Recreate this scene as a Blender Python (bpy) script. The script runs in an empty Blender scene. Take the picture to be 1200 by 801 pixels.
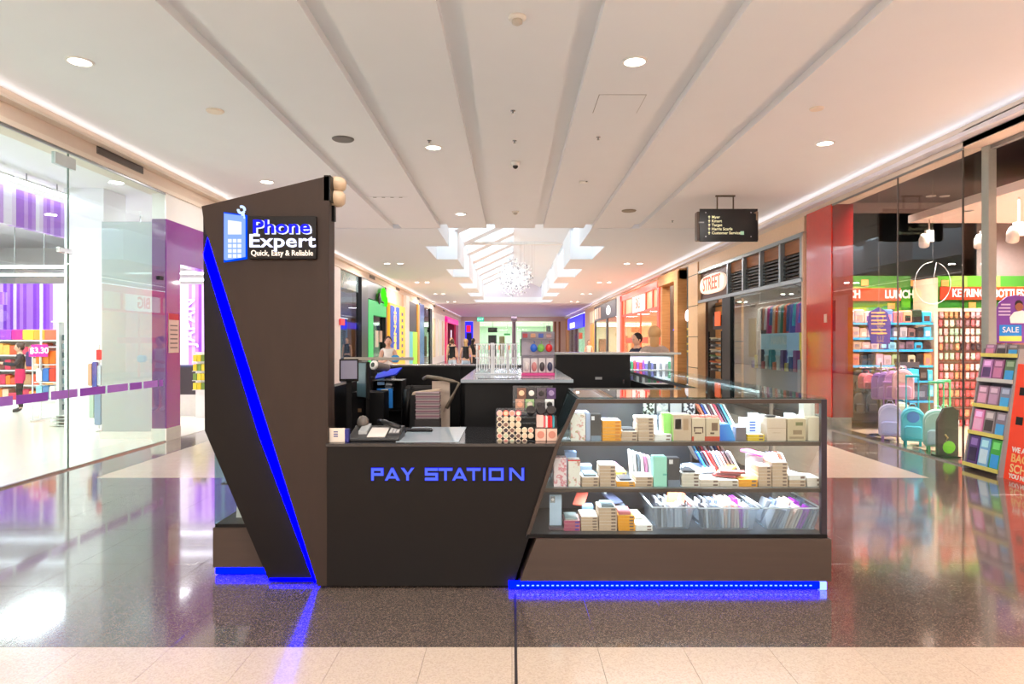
import bpy, math, random
from mathutils import Vector, Matrix, Euler
R = math.radians
C = bpy.context.scene.collection
rnd = random.Random(7)

# ------------------------------------------------------------------ camera, world, exposure
cam_d = bpy.data.cameras.new('camera'); cam_d.lens = 24; cam_d.sensor_width = 36; cam_d.clip_end = 300
cam = bpy.data.objects.new('camera', cam_d); C.objects.link(cam)
cam.location = (0, 0, 1.55); cam.rotation_euler = (R(90), 0, 0)
S = bpy.context.scene
S.camera = cam
S.view_settings.view_transform = 'Standard'; S.view_settings.look = 'None'
S.view_settings.gamma = 1; S.view_settings.use_curve_mapping = False
S.view_settings.exposure = 0.3
S.cycles.use_denoising = True
S.cycles.transparent_max_bounces = 24
S.cycles.max_bounces = 9; S.cycles.diffuse_bounces = 5; S.cycles.glossy_bounces = 5
S.cycles.sample_clamp_indirect = 6.0
w = bpy.data.worlds.new('World'); S.world = w; w.use_nodes = True
w.node_tree.nodes['Background'].inputs[0].default_value = (0.9, 0.95, 1.0, 1)
w.node_tree.nodes['Background'].inputs[1].default_value = 3.5

def area(name, loc, sx, sy, power, col=(1, 1, 1), rot=(0, 0, 0), spread=180):
    d = bpy.data.lights.new(name, 'AREA'); d.shape = 'RECTANGLE'; d.size = sx; d.size_y = sy
    d.energy = power; d.color = col; d.spread = R(spread)
    o = bpy.data.objects.new(name, d); C.objects.link(o); o.location = loc
    o.rotation_euler = rot
    return o
UPLIGHT = 0.7
WARM = (1, .87, .74); COOL = (.9, .93, 1.0)
# unseen lights added to brighten the ceiling, besides shop ceilings and skylight daylight (world)
for yy in (-8.5, -6, -3.5, -1.2):
    area('unseen_ceiling_light', (-2.1, yy, 4.2), 2.4, .8, 130, (1, .97, .94))
    area('unseen_ceiling_light', (2.3, yy, 4.2), 2.4, .8, 130, (1, .94, .89))

# ------------------------------------------------------------------ helpers
def X(px, Y): return (px - 600) * Y / 800
def Z(py, Y): return 1.55 + (401 - py) * Y / 800
def lin(c):
    c = c / 255
    return c / 12.92 if c <= .04045 else ((c + .055) / 1.055) ** 2.4
_m = {}
def M(rgb, rough=.5, metal=0.0, spec=.5, emit=0.0, noise=.08, coat=0.0, alpha=1.0, scale=14):
    key = (tuple(rgb), rough, metal, spec, emit, noise, coat, scale)
    if key in _m: return _m[key]
    m = bpy.data.materials.new('material'); m.use_nodes = True
    nt = m.node_tree; b = nt.nodes['Principled BSDF']
    col = [lin(c) for c in rgb] + [1]
    b.inputs['Roughness'].default_value = rough; b.inputs['Metallic'].default_value = metal
    b.inputs['Specular IOR Level'].default_value = spec
    b.inputs['Coat Weight'].default_value = coat; b.inputs['Coat Roughness'].default_value = .05
    if emit:
        b.inputs['Base Color'].default_value = col
        b.inputs['Emission Color'].default_value = col; b.inputs['Emission Strength'].default_value = emit
    elif noise:
        n = nt.nodes.new('ShaderNodeTexNoise'); n.inputs['Scale'].default_value = scale
        n.inputs['Detail'].default_value = 3
        tc = nt.nodes.new('ShaderNodeTexCoord'); nt.links.new(tc.outputs['Object'], n.inputs['Vector'])
        mx = nt.nodes.new('ShaderNodeMix'); mx.data_type = 'RGBA'
        mx.inputs[6].default_value = [max(0, c * (1 - noise)) for c in col[:3]] + [1]
        mx.inputs[7].default_value = [min(1, c * (1 + noise)) for c in col[:3]] + [1]
        nt.links.new(n.outputs['Fac'], mx.inputs[0]); nt.links.new(mx.outputs[2], b.inputs['Base Color'])
    else:
        b.inputs['Base Color'].default_value = col
    _m[key] = m
    return m
def glass(tint=(240, 248, 246), ior=1.5, rough=0.0, body=0.0, bodycol=(200, 210, 210)):
    m = bpy.data.materials.new('glass'); m.use_nodes = True; nt = m.node_tree
    for n in list(nt.nodes): nt.nodes.remove(n)
    out = nt.nodes.new('ShaderNodeOutputMaterial'); mx = nt.nodes.new('ShaderNodeMixShader')
    t = nt.nodes.new('ShaderNodeBsdfTransparent'); g = nt.nodes.new('ShaderNodeBsdfGlossy')
    fr = nt.nodes.new('ShaderNodeFresnel'); fr.inputs[0].default_value = ior
    t.inputs[0].default_value = [lin(c) for c in tint] + [1]; g.inputs['Roughness'].default_value = rough
    ge = nt.nodes.new('ShaderNodeNewGeometry'); mi = nt.nodes.new('ShaderNodeMix'); mi.inputs[2].default_value = ior; mi.inputs[3].default_value = 1/ior
    nt.links.new(ge.outputs['Backfacing'], mi.inputs[0]); nt.links.new(mi.outputs[0], fr.inputs[0])   # same reflectance on both faces of a thin pane
    nt.links.new(fr.outputs[0], mx.inputs[0]); nt.links.new(g.outputs[0], mx.inputs[2])
    src = t.outputs[0]
    if body:
        d = nt.nodes.new('ShaderNodeBsdfDiffuse'); d.inputs[0].default_value = [lin(c) for c in bodycol] + [1]
        m2 = nt.nodes.new('ShaderNodeMixShader'); m2.inputs[0].default_value = body
        nt.links.new(t.outputs[0], m2.inputs[1]); nt.links.new(d.outputs[0], m2.inputs[2]); src = m2.outputs[0]
    nt.links.new(src, mx.inputs[1]); nt.links.new(mx.outputs[0], out.inputs[0])
    return m
def ramp_mat(stops, kind='noise', scale=200, rough=.12, spec=.6, vec='Object', stretch=(1, 1, 1), coat=0, detail=3, const=False, bump=0):
    m = bpy.data.materials.new('material'); m.use_nodes = True; nt = m.node_tree; b = nt.nodes['Principled BSDF']
    tc = nt.nodes.new('ShaderNodeTexCoord'); mp = nt.nodes.new('ShaderNodeMapping'); mp.inputs['Scale'].default_value = stretch
    geo = nt.nodes.new('ShaderNodeNewGeometry')
    nt.links.new(geo.outputs['Position'] if vec == 'World' else tc.outputs[vec], mp.inputs[0])
    if kind == 'noise':
        n = nt.nodes.new('ShaderNodeTexNoise'); n.inputs['Scale'].default_value = scale; n.inputs['Detail'].default_value = detail; fac = n.outputs['Fac']
    elif kind == 'white':
        v = nt.nodes.new('ShaderNodeVectorMath'); v.operation = 'FLOOR'; nt.links.new(mp.outputs[0], v.inputs[0])
        n = nt.nodes.new('ShaderNodeTexWhiteNoise'); nt.links.new(v.outputs[0], n.inputs['Vector']); fac = n.outputs['Value']
    else:
        n = nt.nodes.new('ShaderNodeTexVoronoi'); n.inputs['Scale'].default_value = scale
        sp = nt.nodes.new('ShaderNodeSeparateColor'); nt.links.new(n.outputs['Color'], sp.inputs[0]); fac = sp.outputs[0]
    if kind != 'white': nt.links.new(mp.outputs[0], n.inputs['Vector'])
    cr = nt.nodes.new('ShaderNodeValToRGB'); e = cr.color_ramp.elements
    if const: cr.color_ramp.interpolation = 'CONSTANT'
    e[0].position = stops[0][0]; e[0].color = [lin(c) for c in stops[0][1]] + [1]
    e[1].position = stops[-1][0]; e[1].color = [lin(c) for c in stops[-1][1]] + [1]
    for p, c in stops[1:-1]:
        x = e.new(p); x.color = [lin(k) for k in c] + [1]
    nt.links.new(fac, cr.inputs[0]); nt.links.new(cr.outputs[0], b.inputs['Base Color'])
    b.inputs['Roughness'].default_value = rough; b.inputs['Specular IOR Level'].default_value = spec
    b.inputs['Coat Weight'].default_value = coat; b.inputs['Coat Roughness'].default_value = .06
    if bump:
        bp = nt.nodes.new('ShaderNodeBump'); bp.inputs['Strength'].default_value = bump; bp.inputs['Distance'].default_value = .01
        nt.links.new(fac, bp.inputs['Height']); nt.links.new(bp.outputs[0], b.inputs['Normal'])
    return m

ORG = {}
def org(p): return ORG.get(p.name, Vector((0, 0, 0))) if p else Vector((0, 0, 0))
class MB:
    def __init__(s): s.v = []; s.f = []; s.m = []
    def poly(s, vs, fs, mi=0, mat=None):
        k = len(s.v)
        if mat is not None: vs = [mat @ Vector(q) for q in vs]
        s.v += [tuple(q) for q in vs]; s.f += [tuple(i + k for i in f) for f in fs]; s.m += [mi] * len(fs); return s
    def box(s, x0, x1, y0, y1, z0, z1, mi=0, mat=None):
        x0, x1 = sorted((x0, x1)); y0, y1 = sorted((y0, y1)); z0, z1 = sorted((z0, z1))
        return s.poly([(x0,y0,z0),(x1,y0,z0),(x1,y1,z0),(x0,y1,z0),(x0,y0,z1),(x1,y0,z1),(x1,y1,z1),(x0,y1,z1)],
                      [(0,3,2,1),(4,5,6,7),(0,1,5,4),(1,2,6,5),(2,3,7,6),(3,0,4,7)], mi, mat)
    def rbox(s, x0, x1, y0, y1, z0, z1, c=.004, mi=0, mat=None):   # chamfered upper edges
        x0, x1 = sorted((x0, x1)); y0, y1 = sorted((y0, y1))
        c = min(c, (x1-x0)/3, (y1-y0)/3, (z1-z0)/3)
        v = []
        for (d, z) in ((c, z0), (0, z0+c), (0, z1-c), (c, z1)):
            v += [(x0+d,y0+d,z),(x1-d,y0+d,z),(x1-d,y1-d,z),(x0+d,y1-d,z)]
        f = [(0,3,2,1),(12,13,14,15)]
        for k in range(3):
            for i in range(4):
                j = (i+1) % 4; f.append((4*k+i, 4*k+j, 4*k+4+j, 4*k+4+i))
        return s.poly(v, f, mi, mat)
    def prism(s, pts, a0, a1, axis='y', mi=0, mat=None):
        n = len(pts)
        ar = sum(pts[i][0]*pts[(i+1)%n][1] - pts[(i+1)%n][0]*pts[i][1] for i in range(n))
        if ar < 0: pts = pts[::-1]
        def P(p, a): return (p[0], a, p[1]) if axis == 'y' else ((a, p[0], p[1]) if axis == 'x' else (p[0], p[1], a))
        v = [P(p, a0) for p in pts] + [P(p, a1) for p in pts]
        f = [tuple(range(n)), tuple(range(2*n-1, n-1, -1))] + [(i, i+n, (i+1)%n+n, (i+1)%n) for i in range(n)]
        if axis != 'y': f = [q[::-1] for q in f]
        return s.poly(v, f, mi, mat)
    def tube(s, pts, r, n=8, mi=0, r2=None, mat=None):
        pts = [Vector(p) for p in pts]; k = len(pts); v = []; f = []
        for i, p in enumerate(pts):
            t = (pts[min(i+1, k-1)] - pts[max(i-1, 0)]).normalized()
            u = t.cross(Vector((0, 0, 1)) if abs(t.z) < .9 else Vector((1, 0, 0))).normalized(); q = t.cross(u)
            rr = r if r2 is None else r + (r2 - r) * i / (k - 1)
            v += [p + (u*math.cos(a) + q*math.sin(a))*rr for a in (2*math.pi*j/n for j in range(n))]
        for i in range(k-1):
            for j in range(n): f.append((i*n+j, i*n+(j+1)%n, (i+1)*n+(j+1)%n, (i+1)*n+j))
        f += [tuple(range(n-1, -1, -1)), tuple(range((k-1)*n, k*n))]
        return s.poly(v, f, mi, mat)
    def ball(s, c, r, n=12, mi=0, mat=None):
        if not hasattr(r, '__len__'): r = (r, r, r)
        v = [(c[0], c[1], c[2]-r[2])]; f = []; h = n//2
        for i in range(1, h):
            a = -math.pi/2 + math.pi*i/h
            v += [(c[0]+r[0]*math.cos(a)*math.cos(b), c[1]+r[1]*math.cos(a)*math.sin(b), c[2]+r[2]*math.sin(a)) for b in (2*math.pi*j/n for j in range(n))]
        v.append((c[0], c[1], c[2]+r[2])); L = len(v)-1
        for j in range(n):
            f.append((0, 1+(j+1)%n, 1+j)); f.append((L, 1+(h-2)*n+j, 1+(h-2)*n+(j+1)%n))
            for i in range(h-2): f.append((1+i*n+j, 1+i*n+(j+1)%n, 1+(i+1)*n+(j+1)%n, 1+(i+1)*n+j))
        return s.poly(v, f, mi, mat)
    def lathe(s, c, prof, n=24, mi=0, mat=None, cap=True):
        v = []; f = []; k = len(prof)
        for r, z in prof: v += [(c[0]+r*math.cos(b), c[1]+r*math.sin(b), c[2]+z) for b in (2*math.pi*j/n for j in range(n))]
        for i in range(k-1):
            for j in range(n): f.append((i*n+j, i*n+(j+1)%n, (i+1)*n+(j+1)%n, (i+1)*n+j))
        if cap: f += [tuple(range(n-1, -1, -1)), tuple(range((k-1)*n, k*n))]
        return s.poly(v, f, mi, mat)
    def build(s, name, mats, parent=None, smooth=False, bevel=0, origin=None):
        if not isinstance(mats, (list, tuple)): mats = [mats]
        if parent: o0 = org(parent)
        elif origin is not None: o0 = Vector(origin)
        else:
            xs, ys, zs = zip(*s.v); o0 = Vector(((min(xs)+max(xs))/2, (min(ys)+max(ys))/2, min(zs)))
        me = bpy.data.meshes.new(name)
        me.from_pydata([(a-o0.x, b-o0.y, c-o0.z) for a, b, c in s.v], [], s.f)
        for m in mats: me.materials.append(m)
        if len(mats) > 1: me.polygons.foreach_set('material_index', s.m)
        if smooth: me.polygons.foreach_set('use_smooth', [True]*len(me.polygons)); 
        me.update()
        o = bpy.data.objects.new(name, me); C.objects.link(o)
        if parent: o.parent = parent
        else: o.location = o0
        ORG[o.name] = o0
        if bevel:
            b = o.modifiers.new('bevel', 'BEVEL'); b.width = bevel; b.segments = 2; b.limit_method = 'ANGLE'
        if smooth:
            pass
        return o
def tag(o, label=None, cat=None, group=None, kind=None):
    if label: o['label'] = label
    if cat: o['category'] = cat
    if group: o['group'] = group
    if kind: o['kind'] = kind
    return o
def thing(name, label, cat, loc=(0, 0, 0), group=None):
    o = bpy.data.objects.new(name, None); C.objects.link(o); o.location = loc; o.empty_display_size = .05
    ORG[o.name] = Vector(loc); return tag(o, label, cat, group)
def struct(o): o['kind'] = 'structure'; return o
def dup(root, loc=None, rz=None, label=None, group=None):
    r = root.copy(); C.objects.link(r)
    if loc is not None: r.location = loc; ORG[r.name] = Vector(loc)
    if rz is not None: r.rotation_euler = (0, 0, rz)
    if label: r['label'] = label
    if group: r['group'] = group
    for ch in list(root.children):
        c = ch.copy(); C.objects.link(c); c.parent = r
        for g in list(ch.children):
            d = g.copy(); C.objects.link(d); d.parent = c
    return r
def text(body, loc, size, m, parent=None, face='-y', name='lettering', depth=.004, offset=0, align='CENTER', rot=None, sx=1, spacing=1):
    d = bpy.data.curves.new(name, 'FONT'); d.body = body; d.size = size; d.extrude = depth; d.offset = offset
    d.align_x = align; d.align_y = 'CENTER'; d.resolution_u = 3; d.space_character = spacing
    d.materials.append(m)
    tmp = bpy.data.objects.new('tmp', d); C.objects.link(tmp)
    me = bpy.data.meshes.new_from_object(tmp.evaluated_get(bpy.context.evaluated_depsgraph_get())); bpy.data.objects.remove(tmp)
    o = bpy.data.objects.new(name, me); C.objects.link(o)
    o.location = Vector(loc) - org(parent)
    o.rotation_euler = rot or {'-y': (R(90), 0, 0), '-x': (R(90), 0, R(-90)), '+x': (R(90), 0, R(90))}[face]
    o.scale = (sx, 1, 1)
    if parent: o.parent = parent
    return o
def emit(rgb, s):      # a pure light source surface: it emits and reflects nothing
    m = M(rgb, .5, emit=s, noise=0, spec=0.0); b = m.node_tree.nodes['Principled BSDF']; b.inputs['Base Color'].default_value = (0, 0, 0, 1); return m
ORD = ['first','second','third','fourth','fifth','sixth','seventh','eighth','ninth','tenth','eleventh','twelfth','thirteenth','fourteenth','fifteenth','sixteenth','seventeenth','eighteenth','nineteenth','twentieth']
def nth(i, n, lo='lowest', hi='topmost'):
    return lo if i == 0 else (hi if i == n-1 else ORD[i])

# ------------------------------------------------------------------ materials
DARKT = [(0, (66,56,50)), (.4, (88,76,69)), (.75, (104,90,82)), (.96, (134,120,110))]
BEIGET = [(0, (186,168,152)), (.3, (196,179,162)), (.8, (203,186,169)), (.97, (190,171,154))]
terr_dark = ramp_mat(DARKT, 'voronoi', 190, rough=.13, spec=1.0, vec='World', coat=.6)
terr_beige = ramp_mat(BEIGET, 'voronoi', 130, rough=.14, spec=.6, vec='World')
grout = M((70, 62, 56), .6)
white = M((238, 236, 232), .55, noise=.02); ceil_m = M((234, 235, 238), .7, noise=.015, scale=2)
cream = M((236, 222, 205), .6, noise=.03); plaster2 = M((232, 237, 243), .7, noise=.01)
lav_wash = M((196, 184, 206), .7, noise=.03)  # far ceiling colour that carries its purple light wash
black = M((12, 11, 12), .4, spec=.25); blackg = M((12, 12, 14), .08, spec=.8); dark = M((34, 30, 30), .5)
steel = M((170, 172, 172), .25, 1.0); chrome = M((215, 215, 218), .12, 1.0); alu = M((150, 152, 152), .35, .9)
shopglass = glass((236, 246, 243)); caseglass = glass((246, 250, 250), 1.4)
acryl = glass((236, 240, 242), 1.45, .02, .06, (235, 235, 240))
darkglass = glass((190, 200, 204), 1.55)
wood_tower = ramp_mat([(0, (48,37,31)), (.5, (53,41,35)), (1, (58,45,38))], 'noise', 3, .5, .25, stretch=(5, 5, 1.2), detail=6)
wood_dark = ramp_mat([(0, (14,10,8)), (.5, (16,11,9)), (1, (18,13,11))], 'noise', 3, .42, .25, stretch=(5, 5, 1.2), detail=6)
wood_base = ramp_mat([(0, (66,53,46)), (.5, (72,58,50)), (1, (78,64,55))], 'noise', 3, .42, .4, stretch=(.6, 9, 9), detail=6)
timber = ramp_mat([(0, (176,118,66)), (.5, (206,148,90)), (1, (222,168,110))], 'noise', 2.2, .5, .4, stretch=(1, .7, 9), detail=5)
timber_d = ramp_mat([(0, (122,76,42)), (.5, (156,100,58)), (1, (176,118,72))], 'noise', 2.2, .5, .4, stretch=(1, .7, 9), detail=5)
redgloss = M((206, 34, 16), .12, spec=.7, coat=.6); red_shade = M((120, 8, 8), .2, coat=.4)
BLUE = emit((10, 18, 255), 9)

# ------------------------------------------------------------------ floor
TS = .433
def tile_mesh(mat, name='tile'):
    b = MB(); h = TS/2 - .0007
    b.rbox(-h, h, -h, h, -.012, 0, .0008)
    o = b.build(name, mat, origin=(0, 0, 0)); me = o.data; bpy.data.objects.remove(o); return me
me_d, me_b = tile_mesh(terr_dark), tile_mesh(terr_beige)
fb = MB(); fb.box(-5.65, 5.95, -10, 12, -.3, -.009)
floor = struct(fb.build('floor', grout, origin=(0, 0, 0)))
cells = []
for k in range(-31, 20):
    yc = 3.47 + (k+.5)*TS
    for j in range(-14, 14):
        xc = (j+.5)*TS
        bg = yc < 3.47 or (yc > 7.8 and abs(xc) < 4.77)
        vis = yc > 2.95 and abs(xc) < .75*yc + .2
        cells.append((0 if vis else 1, yc, xc, bg))
cells.sort(key=lambda c: (c[0], c[1]))
for i, (v, yc, xc, bg) in enumerate(cells[:296]):
    t = bpy.data.objects.new('tile', me_b if bg else me_d); C.objects.link(t); t.parent = floor; t.location = (xc, yc, 0)
rest = MB(); h = TS/2 - .0007
for v, yc, xc, bg in cells[296:]:
    x0, x1 = max(xc-h, -5.65), min(xc+h, 5.95)
    if x1 - x0 > .02: rest.rbox(x0, x1, yc-h, yc+h, -.012, 0, .0008, 1 if bg else 0)
tag(rest.build('tile_field', [terr_dark, terr_beige], floor), kind='stuff')
YF = 3.47 + 20*TS
ff = MB(); ff.box(-4.77, 4.77, YF, 72, -.3, 0); ff2 = MB().box(-5.65, -4.77, YF, 72, -.3, 0).box(4.77, 5.95, YF, 72, -.3, 0)
struct(ff.build('floor', M((222, 203, 184), .16, spec=.6, noise=.05, scale=1), origin=(0, 0, 0)))
struct(ff2.build('floor', M((92, 78, 70), .16, spec=.7, noise=.2, scale=40), origin=(0, 0, 0)))
struct(MB().box(.012, .026, -2, 4.2, .0, .0015).build('trim_1', M((40, 34, 30), .5)))

# ------------------------------------------------------------------ ceiling
gx = [-2.72, -1.6, -.5, .64, 1.8, 2.92]
cb = MB(); xs = [-5.4] + gx + [5.65]
for i in range(7):
    a = xs[i] + (.1 if i else 0); b_ = xs[i+1] - (.1 if i < 6 else 0)
    cb.box(a, b_, -10, 16.2, 4.25, 4.62)
    if i < 6: cb.prism([(b_, 4.34), (b_+.2, 4.34), (b_+.2, 4.62), (b_, 4.62)], -10, 16.2)
ceiling = struct(cb.build('ceiling', ceil_m, origin=(0, 0, 4.25)))
c2 = MB(); YN = [(19.3, 22.3), (25.4, 28.4), (31.4, 34.4), (37.5, 40.5), (43.5, 46.3)]
XL, XR, XLN, XRN = -1.78, 1.9, -2.45, 2.62
c2.box(-5.4, XLN, 16.25, 48, 4.25, 4.6); c2.box(XRN, 5.65, 16.25, 48, 4.25, 4.6)
c2.box(XLN, XRN, 46.3, 48, 4.25, 4.6)
ys = [16.25] + [v for p in YN for v in p]
for i in range(0, len(ys)-1, 2):
    c2.box(XLN, XL, ys[i], ys[i+1], 4.25, 4.6); c2.box(XR, XRN, ys[i], ys[i+1], 4.25, 4.6)
struct(c2.build('ceiling', plaster2, origin=(0, 16, 4.25)))
struct(MB().box(-5.4, 5.65, 48, 72, 4.2, 4.6).build('ceiling', lav_wash, origin=(0, 48, 4.25)))
# skylight well above the opening
sk = thing('skylight', 'long white gabled skylight well with square notches along both edges', 'skylight', (0, 16.2, 4.6))
wl = MB()
for i in range(0, len(ys)-1, 2):
    wl.box(XL-.1, XL, ys[i], ys[i+1], 4.6, 5.25); wl.box(XR, XR+.1, ys[i], ys[i+1], 4.6, 5.25)
for a, b_ in YN:
    wl.box(XLN-.1, XLN, a, b_, 4.6, 5.2); wl.box(XRN, XRN+.1, a, b_, 4.6, 5.2)
    wl.box(XLN, XL-.1, a-.1, a, 4.6, 5.2); wl.box(XLN, XL-.1, b_, b_+.1, 4.6, 5.2); wl.box(XR+.1, XRN, a-.1, a, 4.6, 5.2); wl.box(XR+.1, XRN, b_, b_+.1, 4.6, 5.2)
wl.prism([(XL-.1, 4.62), (XR+.1, 4.62), (XR+.1, 5.25), (.06, 6.15), (XL-.1, 5.25)], 16.1, 16.2)
wl.build('well_wall', plaster2, sk)
MB().prism([(XL-.1, 4.6), (XR+.1, 4.6), (XR+.1, 5.25), (.06, 6.15), (XL-.1, 5.25)], 46.3, 46.4).build('gable_wall', M((214, 208, 220), .7), sk)  # wall tint carries the same purple light wash
def slope(mb, y0, y1, left, t=.12, dz=0):
    a = (XL-.1, 5.2+dz) if left else (XR+.1, 5.2+dz); r_ = (.06, 6.1+dz)
    mb.prism([a, r_, (r_[0], r_[1]+t), (a[0], a[1]+t)], y0, y1)
rs = MB(); slope(rs, 16.1, 46.4, False); rs.build('roof_slope', plaster2, sk)
y = 16.1
while y < 46:
    beam = MB(); slope(beam, y, min(y+.9, 46.4), True, .2, -.04); beam.build('beam', plaster2, sk)
    gl = MB(); slope(gl, y+.9, min(y+3.0, 46.4), True, .03, .05); gl.build('pane', caseglass, sk); y += 3.0
for a, b_ in YN:
    MB().box(XLN-.1, XL, a-.1, b_+.1, 5.2, 5.23).build('pane', glass((246, 250, 252), 1.3), sk)
    MB().box(XR, XRN+.1, a-.1, b_+.1, 5.2, 5.23).build('pane', glass((246, 250, 252), 1.3), sk)

# bulkheads and walls
def side_box(side, d0, d1, y0, y1, z0, z1, mb=None):
    W = -5.4 if side < 0 else 5.65
    mb = mb or MB(); return mb.box(W + side*d0, W + side*d1, y0, y1, z0, z1)
ZB = 3.87
struct(side_box(-1, 0, .3, -10, 72, ZB, 4.6).build('wall_left', M((226, 208, 190), .6, noise=.02)))
struct(side_box(1, 0, .3, -10, 72, 3.98, 4.6).build('wall_right', M((222, 204, 188), .6, noise=.02)))
struct(side_box(1, -.14, 0, -10, 72, 4.06, 4.12).build('trim_2', M((232, 228, 236), .5, noise=.01)))
struct(side_box(-1, -.03, 0, -10, 72, ZB, ZB+.06).build('trim_3', cream)); struct(side_box(-1, -.12, 0, -10, 72, 4.1, 4.13).build('trim_5', cream))  # trim_5 is a ledge added to hide the left uplight
for y0_, L_ in ((-9.9, 26), (16.5, 30), (47, 24)):
    area('ceiling_uplight', (5.57, y0_+L_/2, 4.13), .08, L_, L_*UPLIGHT, (1, .95, .95), (R(180), R(-35), 0)); area('ceiling_uplight', (-5.33, y0_+L_/2, 4.14), .08, L_, L_*UPLIGHT, (1, .97, .96), (R(180), R(35), 0))  # uplights added to brighten the ceiling; only the right bulkhead shows a lit band
struct(MB().box(-5.6, 5.95, -10.2, -10, 0, 4.6).build('wall_back', M((150, 146, 142), .6)))  # unseen wall added to shut out daylight behind the camera
struct(side_box(-1, 0, .2, -10, 2, 0, ZB).build('wall_left', cream))
struct(side_box(1, .25, .4, -10, 3.5, 0, 4.0).build('wall_right', cream))

# downlights
def downlight(x, y, label, power=26, group='round downlights in the ceiling', z=4.25):
    t = thing('downlight', label, 'light', (x, y, z), group)
    MB().lathe((x, y, z), [(.118, -.012), (.125, -.008), (.125, .0), (.1, .0), (.1, -.012), (.118, -.012)], cap=False).build('trim_ring', white, t, True)
    MB().lathe((x, y, z), [(.0, -.006), (.1, -.006), (.1, .0)]).build('lamp_lens', emit((255, 244, 228), 14), t)
    d = bpy.data.lights.new('downlight_glow', 'AREA'); d.shape = 'DISK'; d.size = .2; d.energy = power; d.color = (1, .95, .91)
    l = bpy.data.objects.new('downlight_glow', d); C.objects.link(l); l.parent = t; l.location = (0, 0, -.02)
    return t
DL = [(-4.16, 6.57, 'left of the kiosk near the front glass'), (1.18, 6.57, 'right of centre, nearest the camera'), (-1.09, 9.47, 'above and behind the tower, left of centre'),
      (4.25, 9.27, 'right side above the red pillar approach'), (-4.13, 11.5, 'peeking just over the tower top'), (-1.08, 14.4, 'just before the skylight on the left'),
      (1.18, 14.4, ''), (4.25, 14.6, '')]
for x, y, s in DL[:6]: downlight(x, y, 'bright round recessed ceiling downlight, ' + s, group=None)
k = 0
for i, y in enumerate((23.5, 30.9, 38.3, 45.7)):
    for x in (-4.3, -3.85, 3.95, 4.4):
        side = ('outer' if abs(x) in (4.3, 4.4) else 'inner'); sd = 'left' if x < 0 else 'right'
        downlight(x, y, '%s downlight of the %s pair beside the skylight, %s side' % (side, ORD[i], sd), 55, 'paired downlights beside the skylight')
for x in (-4.2, -1.1, 1.2, 4.25):
    for y in (3.6,):
        area('downlight_glow', (x, y, 4.22), .2, .2, 26, (1, .92, .84))
for y in (52, 58, 64, 70):
    area('unseen_ceiling_light', (0, y, 4.15), 3, .5, 130, (.86, .8, 1))  # lights without fixtures, tinted for the far end's purple wash
# ceiling fittings
def disc(x, y, r, label, cat, name, m, h=.02):
    return tag(MB().lathe((x, y, 4.25), [(r, 0), (r, -h*.4), (r*.9, -h)], 20).build(name, m, origin=(x, y, 4.25-h)), label, cat)
def atc(px, py): Y = 2.7*800/(401-py); return X(px, Y), Y
x, y = atc(402, 163); disc(x, y, .145, 'grey round ceiling speaker grille right of the tower top', 'speaker', 'ceiling_speaker', M((120, 116, 114), .6))
x, y = atc(252, 130); disc(x, y, .1, 'white round blank plate in the ceiling above the tower left', 'plate', 'ceiling_plate', cream)
x, y = atc(737, 247); disc(x, y, .15, 'tan round ceiling plate left of the hanging sign', 'plate', 'ceiling_plate', M((150, 138, 120), .6))
x, y = atc(957, 127); disc(x, y, .08, 'small round ceiling plate above the right downlight', 'plate', 'ceiling_plate', cream)
for i, (px, py, lb) in enumerate([(606, 20, 'white round smoke detector at the top centre of the ceiling'), (604, 248, 'beige round smoke detector close to the skylight edge')]):
    x, y = atc(px, py); t = thing('smoke_detector', lb, 'smoke detector', (x, y, 4.25))
    MB().lathe((x, y, 4.25), [(.075, 0), (.075, -.02), (.06, -.03)], 20).build('base', M((232, 226, 218), .5), t, True)
    MB().lathe((x, y, 4.25), [(.045, -.03), (.045, -.055), (.02, -.07)], 20).build('sensor_head', M((200, 190, 178), .5), t, True)
x, y = atc(604, 190); t = thing('security_camera', 'white ceiling dome camera with black lens in the middle of the ceiling', 'camera', (x, y, 4.25))
MB().lathe((x, y, 4.25), [(.065, 0), (.065, -.05), (.05, -.06)], 20).build('housing', white, t, True)
MB().ball((x, y, 4.185), .042, 14).build('dome', blackg, t, True)
x, y = atc(684, 213); t = thing('ceiling_sensor', 'small oblong ceiling sensor with dark ends right of centre', 'sensor', (x, y, 4.25))
MB().rbox(x-.07, x+.07, y-.04, y+.04, 4.225, 4.25).build('body', white, t); MB().box(x+.03, x+.06, y-.042, y-.03, 4.23, 4.245).build('lens', blackg, t)
for px, py, lb in [(503, 165, 'tiny sprinkler rose beside the centre left downlight'), (601, 130, 'tiny sprinkler rose in the central ceiling bay'), (701, 161, 'tiny sprinkler rose in the bay right of centre'), (788, 259, 'tiny sprinkler rose left of the hanging sign'), (603, 165, 'tiny sprinkler rose above the dome camera')]:
    x, y = atc(px, py); t = thing('sprinkler', lb, 'sprinkler', (x, y, 4.25))
    MB().lathe((x, y, 4.25), [(.03, 0), (.03, -.005), (.01, -.01), (.008, -.035)], 12).build('rosette', steel, t, True)
    MB().lathe((x, y, 4.25), [(.018, -.035), (.018, -.038)], 12).build('deflector', steel, t)
x0, y0 = atc(708, 131); x1, y1 = atc(757, 112)
pn = thing('access_panel', 'square flush ceiling access panel with fine shadow line right of centre', 'panel', (1.05, 7.7, 4.25))
MB().box(.95, 1.47, 7.45, 8.05, 4.247, 4.249).build('shadow_line', M((150, 142, 136), .7), pn); MB().box(.957, 1.463, 7.457, 8.043, 4.243, 4.2485).build('hatch', ceil_m, pn)
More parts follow.
